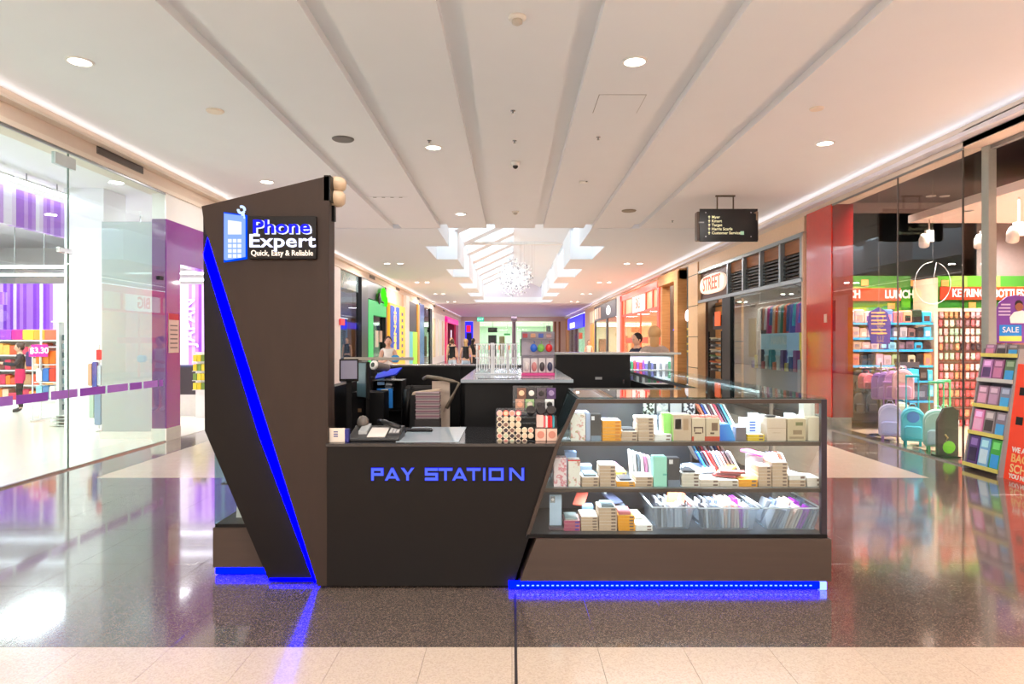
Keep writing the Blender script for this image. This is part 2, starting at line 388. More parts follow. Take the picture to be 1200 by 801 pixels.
# grey speaker line at (455,232)
x, y = atc(455, 231); t = thing('slot_diffuser', 'faint white linear slot with small dots left of the skylight', 'vent', (x, y, 4.25))
MB().box(x-.35, x+.35, y-.04, y+.04, 4.24, 4.25).build('frame', ceil_m, t)
for i in range(4): MB().box(x-.28+i*.16, x-.22+i*.16, y-.02, y+.02, 4.236, 4.241).build('slot', M((150, 145, 140), .6), t)
def vent(side, ya, yb, z0, z1, label):
    W = (-5.4 if side < 0 else 5.65); t = thing('air_vent', label, 'vent', (W, (ya+yb)/2, z0))
    MB().box(W-side*.012, W-side*.002, ya, yb, z0, z1).build('frame', M((120, 112, 104), .5), t)
    n = 5
    for i in range(n):
        zz = z0+.012+(z1-z0-.02)*i/n
        MB().box(W-side*.02, W-side*.012, ya+.015, yb-.015, zz, zz+(z1-z0)/n*.55).build('slat', M((88, 80, 74), .5), t)
vent(-1, 8.87, 9.98, 4.0, 4.13, 'long brown slatted air vent on bulkhead above the left glass wall')
for i, (px, py) in enumerate([(436, 325), (466, 339), (490, 350), (509, 358), (520, 362)]):
    Y = 4320/(600-px); vent(-1, Y-.5, Y+.5, 3.98, 4.12, 'small dark square vent above the far left shops, %s from the front' % ORD[i])
# ------------------------------------------------------------------ kiosk tower
def q(px, py, Y): return (X(px, Y), Z(py, Y))
TW = thing('kiosk_tower', 'tall slanted brown kiosk sign tower with a blue light strip down its edge', 'sign tower', (-1.55, 4.4, 0))
rear = [q(238, 246, 4.4), q(240, 505, 4.4), (-1.567, .012), (-1.2, .012), (-1.2, 2.5), (-1.5, 2.5)]
MB().prism(rear, 4.4, 4.52).build('rear_panel', wood_dark, TW)
front = [q(236, 242, 4.3), q(386, 206, 4.3), (-1.166, .012), (-1.2255, .012), (-1.935, 2.262)]
MB().prism(front, 4.3, 4.36).build('front_panel', wood_tower, TW, bevel=.002)
MB().prism([(-1.93, 2.40), (-1.165, 2.585), (-1.172, .012), (-1.2, .012), (-1.9, 2.2)], 4.36, 4.4).build('spacer', black, TW)
MB().box(-1.2, -1.1705, 4.36, 4.5, .012, 2.56).build('side_panel', wood_tower, TW)
a = Vector((-1.941, 4.372, 2.24)); b_ = Vector((-1.2345, 4.372, .02)); dv = (b_-a).normalized(); nn = Vector((dv.z, 0, -dv.x))
if nn.x > 0: nn = -nn
MB().prism([(a.x, a.z), (b_.x, b_.z), (b_.x+nn.x*.03, b_.z+nn.z*.03), (b_.x-dv.x*1.0+nn.x*.082, b_.z-dv.z*1.0+nn.z*.082), (a.x+dv.x*.12+nn.x*.07, a.z+dv.z*.12+nn.z*.07), (a.x+dv.x*.0, a.z+.0)], 4.362, 4.398).build('light_strip_glow', emit((0, 0, 255), 22), TW)  # LED strip widened so its shape also carries the glow on the rear panel
MB().box(-1.56, -1.24, 4.385, 4.397, .014, .03).build('base_light_strip', emit((0, 0, 255), 12), TW)
MB().prism([(-1.185, 2.44), (-1.145, 2.44), (-1.145, 2.6), (-1.185, 2.6)], 4.3, 4.45).build('bracket', black, TW)
# logo board
x0, x1 = X(292, 4.28), X(371, 4.28); z0, z1 = Z(304, 4.28), Z(254, 4.28)
LB = MB().rbox(x0, x1, 4.268, 4.3, z0, z1, .003).build('sign_board', wood_dark, TW)
cx = (x0+x1)/2
wht = emit((225, 228, 255), 1.5); blt = emit((40, 40, 255), 1.0)
text('Phone', (cx+.002, 4.264, Z(267.5, 4.27)), .118, emit((220, 225, 255), 1.25), LB, offset=.0045, sx=1.22, name='lettering_halo')
text('Phone', (cx-.003, 4.257, Z(267, 4.27)), .118, blt, LB, offset=.002, sx=1.22)
text('Expert', (cx, 4.26, Z(283.5, 4.27)), .115, wht, LB, offset=.0016, sx=1.3, spacing=1.04)
text('Quick, Easy & Reliable', (cx, 4.264, Z(297.2, 4.27)), .049, M((225, 215, 205), .5, emit=.5), LB, offset=.0001, sx=.88)
# phone emblem
PE = MB().prism([q(264, 251, 4.27), q(286.5, 254, 4.27), q(286.5, 301, 4.27), q(264, 305, 4.27)], 4.25, 4.285).build('phone_emblem', emit((150, 186, 252), .85), TW)
MB().prism([q(261.5, 248.5, 4.28), q(288.5, 252, 4.28), q(288.5, 303.5, 4.28), q(261.5, 307.5, 4.28)], 4.287, 4.299).build('backlight', emit((0, 74, 240), 1.0), PE)
MB().prism([q(267.5, 258.5, 4.25), q(283, 260.5, 4.25), q(283, 275, 4.25), q(267.5, 275, 4.25)], 4.244, 4.2495).build('screen', emit((245, 248, 255), 1.0), PE)
for r_ in range(4):
    for c_ in range(3):
        ax, ay = 267.6+c_*5.6, 280.5+r_*5.9
        MB().prism([q(ax, ay, 4.25), q(ax+4, ay, 4.25), q(ax+4, ay+4.2, 4.25), q(ax, ay+4.2, 4.25)], 4.244, 4.2495).build('key', emit((235, 240, 255), 1.0), PE)
wr = MB(); wc = q(283.5, 246.5, 4.27)
wr.tube([(wc[0]+.012, 4.262, wc[1]-.055), (wc[0]+.008, 4.262, wc[1]-.02)], .011, 8)
arc = [(wc[0]+.018*math.cos(t), 4.262, wc[1]+.02*math.sin(t)) for t in [R(150-300*i/12+(-10)) for i in range(13)]]
wr.tube([(p[0], p[1], p[2]) for p in [(wc[0]+.02*math.cos(R(a_)), 4.262, wc[1]+.02*math.sin(R(a_))) for a_ in range(170, 430+60, 20)]], .0085, 8)
wr.build('wrench_emblem', emit((190, 215, 255), 1.3), PE, True)
# twin lamp heads on the tower's corner
TL = thing('twin_spotlight', 'pair of beige rounded lamp heads on the top right corner of the tower', 'spotlight', (-1.1, 4.4, 2.5))
for i, (px, py, r_, ln) in enumerate([(396, 216.5, 9, 16), (394, 233, 10, 18)]):
    Y = 4.42; c = q(px, py, Y); bm = MB(); rr = r_*Y/800; l2 = ln/2*Y/800
    Mx = Matrix.Translation((c[0], Y, c[1])) @ Euler((0, R(90+(6 if i else 8)), 0)).to_matrix().to_4x4()
    bm.lathe((0, 0, 0), [(.001, -l2), (rr*.8, -l2*.97), (rr, -l2*.6), (rr, l2*.3), (rr*.9, l2*.75), (rr*.6, l2*1.1), (.001, l2*1.15)], 24, 0, Mx)
    hd = bm.build('lamp_head', M((200, 176, 148), .45), TL, True)
    MB().lathe((0, 0, 0), [(rr*1.015, -l2*.5), (rr*1.02, -l2*.45), (rr*1.015, -l2*.4)], 24, 0, Mx).build('seam', M((170, 145, 120), .5), hd)
MB().box(-1.17, -1.145, 4.4, 4.44, 2.33, 2.6).build('bracket', black, TL)

# ------------------------------------------------------------------ pay counter
PC = thing('pay_counter', 'dark brown pay counter with a slanted right end and blue lettering', 'counter', (-.5, 4.3, 0))
pf = [(-1.168, .012), (X(601, 4.3), .012), (X(656, 4.3), Z(522, 4.3)), (-1.168, Z(522, 4.3))]
MB().prism(pf, 4.3, 4.34).build('front_panel', wood_dark, PC, bevel=.002)
MB().prism([(-1.15, 0), (-.06, 0), (.2, .86), (-1.15, .86)], 4.36, 5.0).build('body', black, PC)
MB().prism([(-1.17, 4.29), (.31, 4.29), (.37, 5.13), (-1.17, 5.13)], .893, .912, 'z').build('countertop', M((30, 30, 34), .1, spec=.9, noise=.02), PC)
MB().box(X(471, 4.6), X(541, 4.6), 4.36, 5.1, .912, .916).build('pale_reflection', M((176, 192, 204), .08, spec=.9, noise=.05), PC)  # pale panel paints the skylight reflection on the glossy black top
def glyph(ch, x0, w_, z0, h_, s, g):        # squared stroke letters as polygons in the front plane
    mb = MB(); y0, y1 = 4.288-g, 4.2995
    def bar(a, c, d, e): mb.box(x0+a-g, x0+c+g, y0, y1, z0+d-g, z0+e+g)
    def sl(p): mb.prism([(x0+u, z0+v) for u, v in p], y0, y1)
    if ch in 'P': bar(0, s, 0, h_); bar(s, w_, h_-s, h_); bar(w_-s, w_, h_*.38, h_-s); bar(s, w_-s, h_*.38, h_*.38+s)
    if ch == 'A':
        sl([(0, 0), (s*1.15, 0), (w_*.5, h_*.72), (w_*.5, h_), (w_*.42, h_)]); sl([(w_, 0), (w_-s*1.15, 0), (w_*.5, h_*.72), (w_*.5, h_), (w_*.58, h_)]); bar(w_*.25, w_*.75, h_*.16, h_*.16+s*.8)
    if ch == 'Y': bar(w_/2-s/2, w_/2+s/2, 0, h_*.45); sl([(0, h_), (s*1.2, h_), (w_/2+s/2, h_*.45), (w_/2-s/2, h_*.42)]); sl([(w_, h_), (w_-s*1.2, h_), (w_/2-s/2, h_*.45), (w_/2+s/2, h_*.42)])
    if ch == 'S': bar(0, w_, 0, s); bar(0, w_, h_/2-s/2, h_/2+s/2); bar(0, w_, h_-s, h_); bar(w_-s, w_, s, h_/2); bar(0, s, h_/2, h_-s)
    if ch == 'T': bar(0, w_, h_-s, h_); bar(w_/2-s/2, w_/2+s/2, 0, h_-s)
    if ch == 'I': bar(w_/2-s/2, w_/2+s/2, 0, h_)
    if ch == 'O': bar(0, w_, 0, s); bar(0, w_, h_-s, h_); bar(0, s, s, h_-s); bar(w_-s, w_, s, h_-s)
    if ch == 'N': bar(0, s, 0, h_); bar(w_-s, w_, 0, h_); sl([(0, h_), (s*1.3, h_), (w_, 0), (w_-s*1.3, 0)])
    return mb
LZ0, LZ1 = Z(563, 4.29), Z(549, 4.29)
for ch, pa_, pb_ in [('P', 435, 449), ('A', 451, 468), ('Y', 470, 485), ('S', 498, 513), ('T', 514, 530), ('A', 530, 547), ('T', 547, 563), ('I', 565, 570), ('O', 573, 590), ('N', 597, 614)]:
    xa, xb = X(pa_, 4.29), X(pb_, 4.29)
    lh = glyph(ch, xa, xb-xa, LZ0, LZ1-LZ0, .0155, 0).build('letter', emit((88, 108, 255), 1.0), PC)
    rim = glyph(ch, xa, xb-xa, LZ0, LZ1-LZ0, .0155, 0)
    cxm, czm = (xa+xb)/2, (LZ0+LZ1)/2
    rim.v = [(cxm+(v[0]-cxm)*1.06, 4.2965 if v[1] < 4.295 else 4.2998, czm+(v[2]-czm)*1.1) for v in rim.v]
    rim.build('letter_halo', emit((20, 20, 235), 1.2), lh)

# ------------------------------------------------------------------ display cases
ZS = [.34, .625, .917]      # shelf tops
ZT = 1.205
fr = M((58, 44, 36), .4)
def sx_at(z, Y=4.3):        # slanted left end of the case
    return .28 + (z-.912)*.47 if z > .912 else .28 - (.912-z)*.327
DC = thing('display_case', 'lit glass display case with two shelves, brown base and blue underglow', 'display case', (1.1, 4.3, 0))
MB().prism([(X(611, 4.3)-.01, .06), (1.99, .06), (1.99, .322), (X(628, 4.3), .322)], 4.25, 5.1).build('base_cabinet', wood_base, DC, bevel=.002)
MB().box(.04, 1.95, 4.3, 5.05, 0, .06).build('plinth', black, DC)
MB().box(-.02, 1.95, 4.268, 4.298, .008, .05).build('underglow_strip', emit((0, 4, 255), 14), DC)
MB().box(1.925, 1.965, 4.262, 4.302, .004, .052).build('underglow_corner', emit((90, 110, 255), 5), DC)
led = MB()
for i in range(60): led.box(.03+i*.031, .045+i*.031, 4.2655, 4.2685, .026, .032)
tag(led.build('led_beads', emit((70, 95, 255), 7), DC), kind='stuff')
MB().prism([(sx_at(.33), .322), (1.965, .322), (1.965, .342), (sx_at(.342), .342)], 4.29, 5.1).build('deck', M((74, 76, 80), .3), DC)
MB().prism([(sx_at(.33), .322), (1.975, .322), (1.975, .345), (sx_at(.35), .345)], 4.275, 4.29).build('bottom_rail', black, DC)
for zs in ZS[1:]:
    sh = MB().prism([(sx_at(zs), zs-.012), (1.955, zs-.012), (1.955, zs), (sx_at(zs), zs)], 4.32, 4.94).build('shelf', M((150, 158, 162), .15, spec=.8), DC)
    MB().prism([(sx_at(zs), zs-.02), (1.955, zs-.02), (1.955, zs+.003), (sx_at(zs), zs+.003)], 4.295, 4.32).build('shelf_edge', fr, sh)
    MB().box(.4, 1.93, 4.36, 4.375, zs-.02, zs-.0125).build('shelf_light', emit((235, 244, 255), 6), sh)
MB().prism([(sx_at(1.18), 1.165), (1.965, 1.165), (1.965, 1.19), (sx_at(1.19), 1.19)], 4.285, 4.32).build('top_rail', fr, DC)
MB().box(.44, 1.93, 4.33, 4.352, 1.172, 1.186).build('light_tube', emit((240, 247, 255), 9), DC)
MB().prism([(.42, 4.285), (1.97, 4.285), (1.97, 5.15), (.42, 5.15)], 1.193, 1.203, 'z').build('top_glass', glass((225, 240, 238), 1.5), DC)
MB().prism([(sx_at(.345), .345), (1.965, .345), (1.965, 1.165), (sx_at(1.165), 1.165)], 4.283, 4.288).build('front_pane', caseglass, DC)
MB().prism([(sx_at(.92), .92), (sx_at(1.19), 1.19), (sx_at(1.19)+.008, 1.19), (sx_at(.92)+.008, .92)], 4.33, 5.08).build('end_pane', glass((190, 215, 215), 1.6), DC)
MB().prism([(sx_at(.345)-.004, .345), (sx_at(.912)-.004, .912), (sx_at(1.19)-.004, 1.19), (sx_at(1.19)+.02, 1.19), (sx_at(.912)+.02, .912), (sx_at(.345)+.02, .345)], 4.282, 4.31).build('slanted_post', fr, DC)
MB().box(1.94, 1.975, 4.28, 4.315, .345, 1.19).build('corner_post', M((34, 24, 40), .35), DC)
MB().prism([(sx_at(.345), .345), (1.3, .345), (1.3, 1.17), (sx_at(1.17), 1.17)], 4.95, 4.97).build('back_panel', M((92, 98, 110), .3, spec=.6), DC)
MB().box(1.965, 1.972, 4.32, 5.1, .345, 1.19).build('end_pane', caseglass, DC)
for xx in (1.29,): MB().box(xx, xx+.012, 4.93, 4.95, .345, 1.17).build('slotted_strip', alu, DC)
for zs in (1.13, .58, .86):
    area('case_light', (1.15, 4.55, {1.13: 1.16, .86: .895, .58: .602}[zs]), 1.4, .12, {1.13: 24, .86: 18, .58: 11}[zs], (.9, .95, 1), spread=112)
# right side run of the kiosk
SC = thing('side_display_case', 'long glass display case running back along the right side of the kiosk', 'display case', (1.7, 6.75, 0))
MB().box(1.42, 1.97, 5.17, 8.14, .06, .5).build('base_cabinet', wood_base, SC); MB().box(1.46, 1.93, 5.2, 8.1, 0, .06).build('plinth', black, SC)
MB().box(1.94, 1.965, 5.2, 8.1, .01, .05).build('underglow_strip', emit((0, 4, 255), 14), SC)
MB().box(1.42, 1.97, 5.17, 8.14, .83, .842).build('shelf', M((185, 192, 196), .2), SC)
MB().box(1.41, 1.975, 5.165, 8.14, 1.193, 1.203).build('top_glass', glass((215, 232, 232), 1.6), SC)
MB().box(1.965, 1.972, 5.17, 8.14, .5, 1.19).build('outer_pane', caseglass, SC)
MB().box(1.41, 1.43, 5.17, 8.14, .5, 1.1).build('back_panel', black, SC)
for a_ in ((1.41, 1.43), (1.955, 1.975)): MB().box(a_[0], a_[1], 5.17, 8.14, 1.172, 1.192).build('top_rail', alu, SC)
MB().box(1.86, 1.885, 5.2, 8.1, 1.165, 1.18).build('light_tube', emit((240, 247, 255), 8), SC)
for yy in (5.17, 6.8, 8.12): MB().box(1.955, 1.975, yy, yy+.02, .5, 1.19).build('post', alu, SC)
# left side run
LC = thing('side_display_case', 'glass display case along the left side of the kiosk, half behind the tower', 'display case', (-1.7, 6.4, 0))
MB().box(-1.985, -1.42, 4.53, 8.14, .055, .318).build('base_cabinet', wood_base, LC); MB().box(-1.94, -1.45, 4.58, 8.1, 0, .055).build('plinth', black, LC)
MB().box(-1.97, -1.5, 4.535, 4.56, .01, .05).build('underglow_strip', emit((0, 4, 255), 12), LC)
MB().box(-1.975, -1.95, 4.56, 8.1, .01, .05).build('underglow_strip', emit((0, 4, 255), 12), LC)
MB().box(-1.975, -1.42, 4.54, 8.14, .318, .34).build('deck', black, LC)
for zs in (.6, .86): MB().box(-1.96, -1.42, 4.6, 8.12, zs-.012, zs).build('shelf', M((50, 54, 58), .2), LC)
MB().box(-1.978, -1.97, 4.54, 8.14, .34, 1.06).build('outer_pane', glass((190, 225, 220)), LC); MB().box(-1.97, -1.44, 4.54, 4.548, .34, 1.06).build('end_pane', caseglass, LC)
MB().box(-1.98, -1.42, 4.54, 8.14, 1.06, 1.08).build('top_panel', black, LC); MB().box(-1.44, -1.42, 4.54, 8.14, .34, 1.06).build('back_panel', black, LC)
area('case_light', (-1.7, 6.2, .84), .1, 2.5, 5, (.9, .95, 1)); area('case_light', (-1.75, 4.75, .59), .2, .2, 3, (.95, .97, 1))
cd = thing('price_card', 'white printed card with a dark pattern leaning in the left side case', 'card', (-1.8, 4.72, .34))
MB().prism([(-1.9, .342), (-1.6, .342), (-1.68, .62), (-1.88, .6)], 4.70, 4.706).build('sheet', M((225, 222, 220), .5), cd)
for i in range(7): MB().box(-1.79+i*.012, -1.765+i*.012, 4.697, 4.6995, .52-i*.022, .535-i*.022).build('print_mark', M((70, 60, 110), .5), cd)
# back run
BR = thing('back_counter', 'black rear counter run of the kiosk, tall part right of centre', 'counter', (1.0, 8.4, 0))
MB().box(.53, 1.42, 8.2, 8.6, 0, 1.40).build('body', black, BR); MB().box(.5, 2.02, 8.15, 8.65, 1.40, 1.425).build('countertop', M((170, 172, 170), .15, spec=.8), BR)
MB().box(1.0, 1.08, 8.19, 8.2, 1.1, 1.13).build('label_plate', M((150, 150, 150), .4), BR)
for xx in (1.33,): MB().box(xx, xx+.02, 8.19, 8.2, 1.05, 1.1).build('lock', chrome, BR)
BG = thing('rear_glass_case', 'bright glass case of small packets at the far right corner of the kiosk', 'display case', (1.7, 8.3, 0))
MB().box(1.42, 2.0, 8.42, 8.6, 0, 1.03).build('base_cabinet', black, BG)
MB().box(1.42, 2.0, 8.42, 8.6, 1.03, 1.045).build('deck', white, BG); MB().box(1.44, 1.99, 8.45, 8.6, 1.2, 1.208).build('shelf', white, BG)
MB().box(1.42, 2.0, 8.42, 8.428, 1.045, 1.38).build('front_pane', caseglass, BG); MB().box(1.42, 2.0, 8.585, 8.6, 1.045, 1.38).build('back_panel', M((215, 222, 228), .5), BG)
MB().box(1.42, 2.0, 8.42, 8.44, 1.375, 1.395).build('top_rail', alu, BG)
for xx in (1.42, 1.985): MB().box(xx, xx+.015, 8.42, 8.435, 1.045, 1.38).build('post', alu, BG)
area('case_light', (1.71, 8.48, 1.37), .5, .05, 4, (.9, .95, 1))
pc = [(120, 60, 150), (60, 130, 90), (230, 230, 235), (90, 90, 140), (200, 60, 70), (120, 120, 125), (60, 60, 70)]
for r_, zz in enumerate((1.045, 1.208)):
    for i in range(15):
        xx = 1.445 + i*.036
        tag(MB().rbox(xx, xx+.028, 8.50, 8.55, zz, zz+rnd.uniform(.07, .12), .002).build('packet', M(pc[(i*3+r_*5+i//4) % 7], .4)),
            'small packet %s from the left on the %s shelf of the rear glass case' % (ORD[i], ['lower', 'upper'][r_]), 'packet', 'packets in the rear glass case')
BL = thing('back_counter', 'low black rear counter run of the kiosk on the left', 'counter', (-1.2, 8.4, 0))
MB().box(-2.0, -.62, 8.2, 8.6, 0, 1.25).build('body', black, BL); MB().box(-2.02, .5, 8.18, 8.62, 1.25, 1.272).build('countertop', M((70, 70, 72), .2), BL)
MB().box(-.62, .53, 8.25, 8.6, 0, 1.25).build('front_panel', black, BL)
LP = thing('side_partition', 'black inner partition along the left side of the kiosk with a pale top rail', 'partition', (-1.3, 6.5, 0))
MB().box(-1.42, -1.39, 4.54, 8.15, 0, 1.2).build('panel', black, LP)
MB().box(-1.7, -1.0, 6.9, 6.96, 1.365, 1.395).build('top_rail', M((176, 170, 160), .4), LP); MB().box(-1.42, -1.39, 6.9, 6.96, 1.2, 1.37).build('post', black, LP)
# island counter
IC = thing('island_counter', 'black centre counter inside the kiosk with a pale reflective top', 'counter', (.04, 6.9, 0))
MB().box(-.38, .46, 5.52, 8.14, 0, 1.225).build('body', black, IC); MB().box(-.41, .49, 5.45, 8.15, 1.225, 1.25).build('countertop', M((150, 162, 172), .12, spec=.9, noise=.03), IC)
MB().box(-.28, .3, 5.6, 5.615, 1.25, 1.253).build('joint', black, IC)

# ------------------------------------------------------------------ goods in the front case
KR, YE, WH = (196, 172, 148), (232, 160, 30), (232, 232, 230)
def flat_box_mesh(w_, d_, h_, side, top, lab):
    b = MB(); b.rbox(-w_/2, w_/2, 0, d_, 0, h_, .0015, 0)
    b.box(-w_/2+.002, w_/2-.002, .002, d_-.002, h_, h_+.0008, 1)
    b.box(w_*.18, w_*.42, -.0008, 0, h_*.25, h_*.75, 2)
    o = b.build('phone_case_box', [M(side, .55), M(top, .4), M(lab, .5)], origin=(0, 0, 0)); me = o.data; bpy.data.objects.remove(o); return me
_fb = {}
def item(me, name, loc, rz, label, cat, group, rx=0, ry=0):
    o = bpy.data.objects.new(name, me); C.objects.link(o); o.location = loc; o.rotation_euler = (rx, ry, rz); return tag(o, label, cat, group)
def stack(x0, x1, z, n, h, side, top, where, lab=(120, 100, 90), Y=4.36, d=.17, cname='kraft', grp='phone case boxes stacked in the display case', skew=.03):
    w_ = x1-x0; key = (round(w_, 3), d, round(h, 4), side, top, lab)
    if key not in _fb: _fb[key] = flat_box_mesh(w_, d, h-.001, side, top, lab)
    for i in range(n):
        pos = nth(i, n) if n > 1 else 'single'
        item(_fb[key], 'phone_case_box', ((x0+x1)/2+rnd.uniform(-.002, .002), Y+rnd.uniform(0, .004), z+i*h), rnd.uniform(-skew, skew),
             '%s phone case box, %s in %s' % (cname, pos, where), 'box', grp)
    return z+n*h+.001
def phone(x, y, z, label, col=(40, 42, 48), w_=.078, l_=.155, t_=.011, lay=True, tilt=0, rz=0, cam=True, cat='phone case'):
    t = thing('phone_case', label, cat, (0, 0, 0), 'loose phone cases in the display case')
    b = MB(); b.rbox(-w_/2, w_/2, -t_/2, t_/2, 0, l_, .004); b.build('shell', M(col, .3), t)
    if cam:
        c = MB(); c.rbox(-w_*.42, -w_*.05, -t_/2-.002, -t_/2, l_*.74, l_*.95, .002).build('camera_frame', M((150, 160, 172), .2, .6), t)
        for dz in (.8, .89):
            pass
        MB().lathe((0, 0, 0), [(.009, 0), (.009, .003)], 12, 0, Matrix.Translation((-w_*.24, -t_/2-.002, l_*.85)) @ Euler((R(90), 0, 0)).to_matrix().to_4x4()).build('lens_ring', M((225, 228, 232), .2), t)
    t.location = (x, y, z + (t_/2 if lay else 0)); t.rotation_euler = ((R(-90) if lay else R(-tilt)), 0, rz); 
    if lay: t.rotation_euler = (R(-90+tilt), 0, rz); t.location = (x, y, z+t_/2)
    return t
def carton(x0, x1, y0, y1, z0, h, m, label, parts=(), cat='box', name='carton', grp=None, rz=0):
    t = thing(name, label, cat, ((x0+x1)/2, (y0+y1)/2, z0), grp)
    MB().rbox(x0, x1, y0, y1, z0, z0+h, .002).build('box_body', m, t)
    for (a0, a1, b0, b1, col, nm) in parts:
        MB().rbox(x0+(x1-x0)*a0, x0+(x1-x0)*a1, y0-.0012, y0-.0002, z0+h*b0, z0+h*b1, .0003).build(nm, M(col, .45), t)
    if rz: t.rotation_euler = (0, 0, rz)
    return t
YS = 4.36
def xx(px): return X(px, YS)
T = ZS[2]+.001; Mi = ZS[1]+.001; B = ZS[0]+.003
floral = ramp_mat([(0, (236, 236, 228)), (.55, (234, 232, 226)), (.62, (222, 150, 150)), (.68, (150, 180, 120)), (.74, (238, 236, 230))], 'noise', 34, .5, .3)
floralp = ramp_mat([(0, (236, 214, 222)), (.5, (240, 224, 228)), (.6, (214, 110, 130)), (.68, (238, 226, 228))], 'noise', 30, .5, .3)
greenk = M((150, 220, 110), .5); kraft = M(KR, .55)
# top shelf
tall_h = .178
carton(xx(669), xx(686), 4.36, 4.44, T, .172, floral, 'white floral box standing at the left end of the top shelf')
carton(xx(676), xx(693), 4.55, 4.64, T, .17, M((190, 170, 185), .5), 'pinkish grey box behind the white floral box on the top shelf', [(0, 1, .8, .88, (90, 90, 130), 'band')])
carton(xx(687), xx(692), 4.37, 4.50, T, .175, M((170, 185, 215), .4), 'narrow pale blue upright box beside the dark phone box, top shelf')
carton(xx(692.5), xx(704.5), 4.36, 4.45, T, .17, M((60, 62, 66), .35), 'dark upright phone box with a pale round lens, top shelf left', [(.05, .35, .78, .93, (225, 228, 235), 'lens_print'), (0, 1, 0, .2, (120, 140, 160), 'band')])
t_ = stack(xx(706), xx(728), T, 6, .0215, YE, WH, 'the yellow stack on the top shelf', (200, 120, 20), cname='yellow')
phone(xx(724), 4.56, T+.05, 'patterned violet and white phone case lying behind the yellow stack, top shelf', (130, 120, 190), tilt=20, rz=.5)
stack(xx(716), xx(736), T, 2, .026, (110, 110, 160), (150, 140, 200), 'the pair behind the top shelf yellow stack', Y=4.55, cname='violet')
t_ = stack(xx(728.5), xx(747), T, 3, .0205, KR, WH, 'the low kraft stack beside the yellow boxes, top shelf')
phone(xx(738), 4.38, t_, 'black phone case lying on the low kraft stack, top shelf left', (50, 52, 58), cam=False)
stack(xx(748), xx(766.5), T, 7, .0212, KR, WH, 'the tall kraft stack on the top shelf')
t_ = stack(xx(767.5), xx(787), T, 2, .0215, WH, WH, 'the low white stack left of the green sided carton', cname='white')
carton(xx(789), xx(810), 4.36, 4.5, T, .165, kraft, 'kraft carton with a bright green side and two printed windows on the top shelf', [(-.06, .0, 0, 1, (160, 228, 120), 'side_strip'), (.06, .48, .42, .9, (196, 182, 170), 'print'), (.56, .84, .42, .86, (170, 140, 110), 'print'), (.1, .44, .46, .85, (214, 204, 198), 'print')])
carton(xx(780), xx(789), 4.41, 4.5, T, .17, greenk, 'bright green narrow carton beside the kraft carton on the top shelf')
for i, (a_, b2) in enumerate([(811, 826.5), (827.5, 843.5)]):
    carton(xx(a_), xx(b2), 4.36, 4.46, T, .145, M((205, 186, 160), .5), ['kraft gadget carton with a dark outline print, left of its red band twin', 'kraft gadget carton with a dark knob print, left of the blue combs'][i],
           [(.12, .85, .56, .62, (90, 60, 50), 'print'), (.15, .22, .4, .62, (90, 60, 50), 'print'), (.78, .85, .35, .58, (90, 60, 50), 'print'), (.2, .7, .32, .38, (90, 60, 50), 'print'), (0 if i else -.02, 1 if i else .14, 0, .2, (190, 62, 30), 'red_band')] if i == 0 else
           [(.4, .85, .45, .8, (120, 92, 72), 'print'), (.3, .6, .3, .38, (90, 66, 50), 'print'), (-.1, 1, 0, .2, (190, 62, 30), 'red_band')])
    b = MB(); 
    for k_ in range(6): b.ball((xx(a_+2)+k_*.014, 4.42+rnd.uniform(-.02, .02), T+.152), (.013, .02, .011), 8)
    tag(b.build('trinket_bag', M((236, 150, 140), .4), smooth=True), 'coral pink bag of trinkets on top of the %s gadget carton' % ['first', 'second'][i], 'bag')
for i in range(8):
    o = tag(MB().rbox(-.006, .006, 0, .11, 0, .11, .002).build('screen_protector_pack', M((30+i*4, 110+i*6, 225), .35), origin=(0, 0, 0)), 'bright blue leaning pack %s from the left in the blue row on the top shelf' % ORD[i], 'packet', 'blue packs leaning on the top shelf'); o.location = (xx(845)+i*.0128, 4.37, T)
    o.rotation_euler = (0, R(-18), 0)
carton(xx(863.5), xx(875), 4.365, 4.46, T, .085, M((104, 96, 104), .5), 'dark grey low carton right of the blue leaning packs', rz=-.05)
stack(xx(876.5), xx(896), T, 2, .021, (222, 190, 40), WH, 'the pale yellow pair on the top shelf', cname='pale yellow')
carton(xx(878), xx(897), 4.44, 4.5, T+.043, .09, M((225, 236, 245), .4), 'white packet box with blue lettering stripes behind the pale yellow pair', [(.3, .65, .1+.2*k_, .2+.2*k_, (60, 110, 215), 'print') for k_ in range(4)])
carton(xx(899), xx(921), 4.36, 4.48, T, .145, M((206, 186, 166), .55), 'wide kraft carton with faint lines on the top shelf, right half', [(.03, .97, .56, .58, (170, 150, 130), 'print'), (.3, .7, .35, .37, (170, 150, 130), 'print')])
phone(xx(907), 4.4, T+.147, 'dark square gadget lying on the wide kraft carton', (50, 52, 58), w_=.06, l_=.06, cam=False)
carton(xx(923), xx(944), 4.36, 4.46, T, .14, M((190, 172, 140), .5), 'olive patterned carton right of the wide kraft carton', [(.45, .85, .7, .86, (110, 110, 70), 'print'), (.3, .8, .3, .5, (140, 118, 90), 'print'), (.1, .9, .1, .2, (150, 130, 100), 'print')])
carton(xx(948), xx(964), 4.37, 4.46, T, .15, M((220, 208, 184), .5), 'cream carton at the right end of the top shelf')
carton(xx(953), xx(966), 4.50, 4.58, T, .235, M((228, 226, 220), .5), 'tall white carton behind the cream carton at the right end')
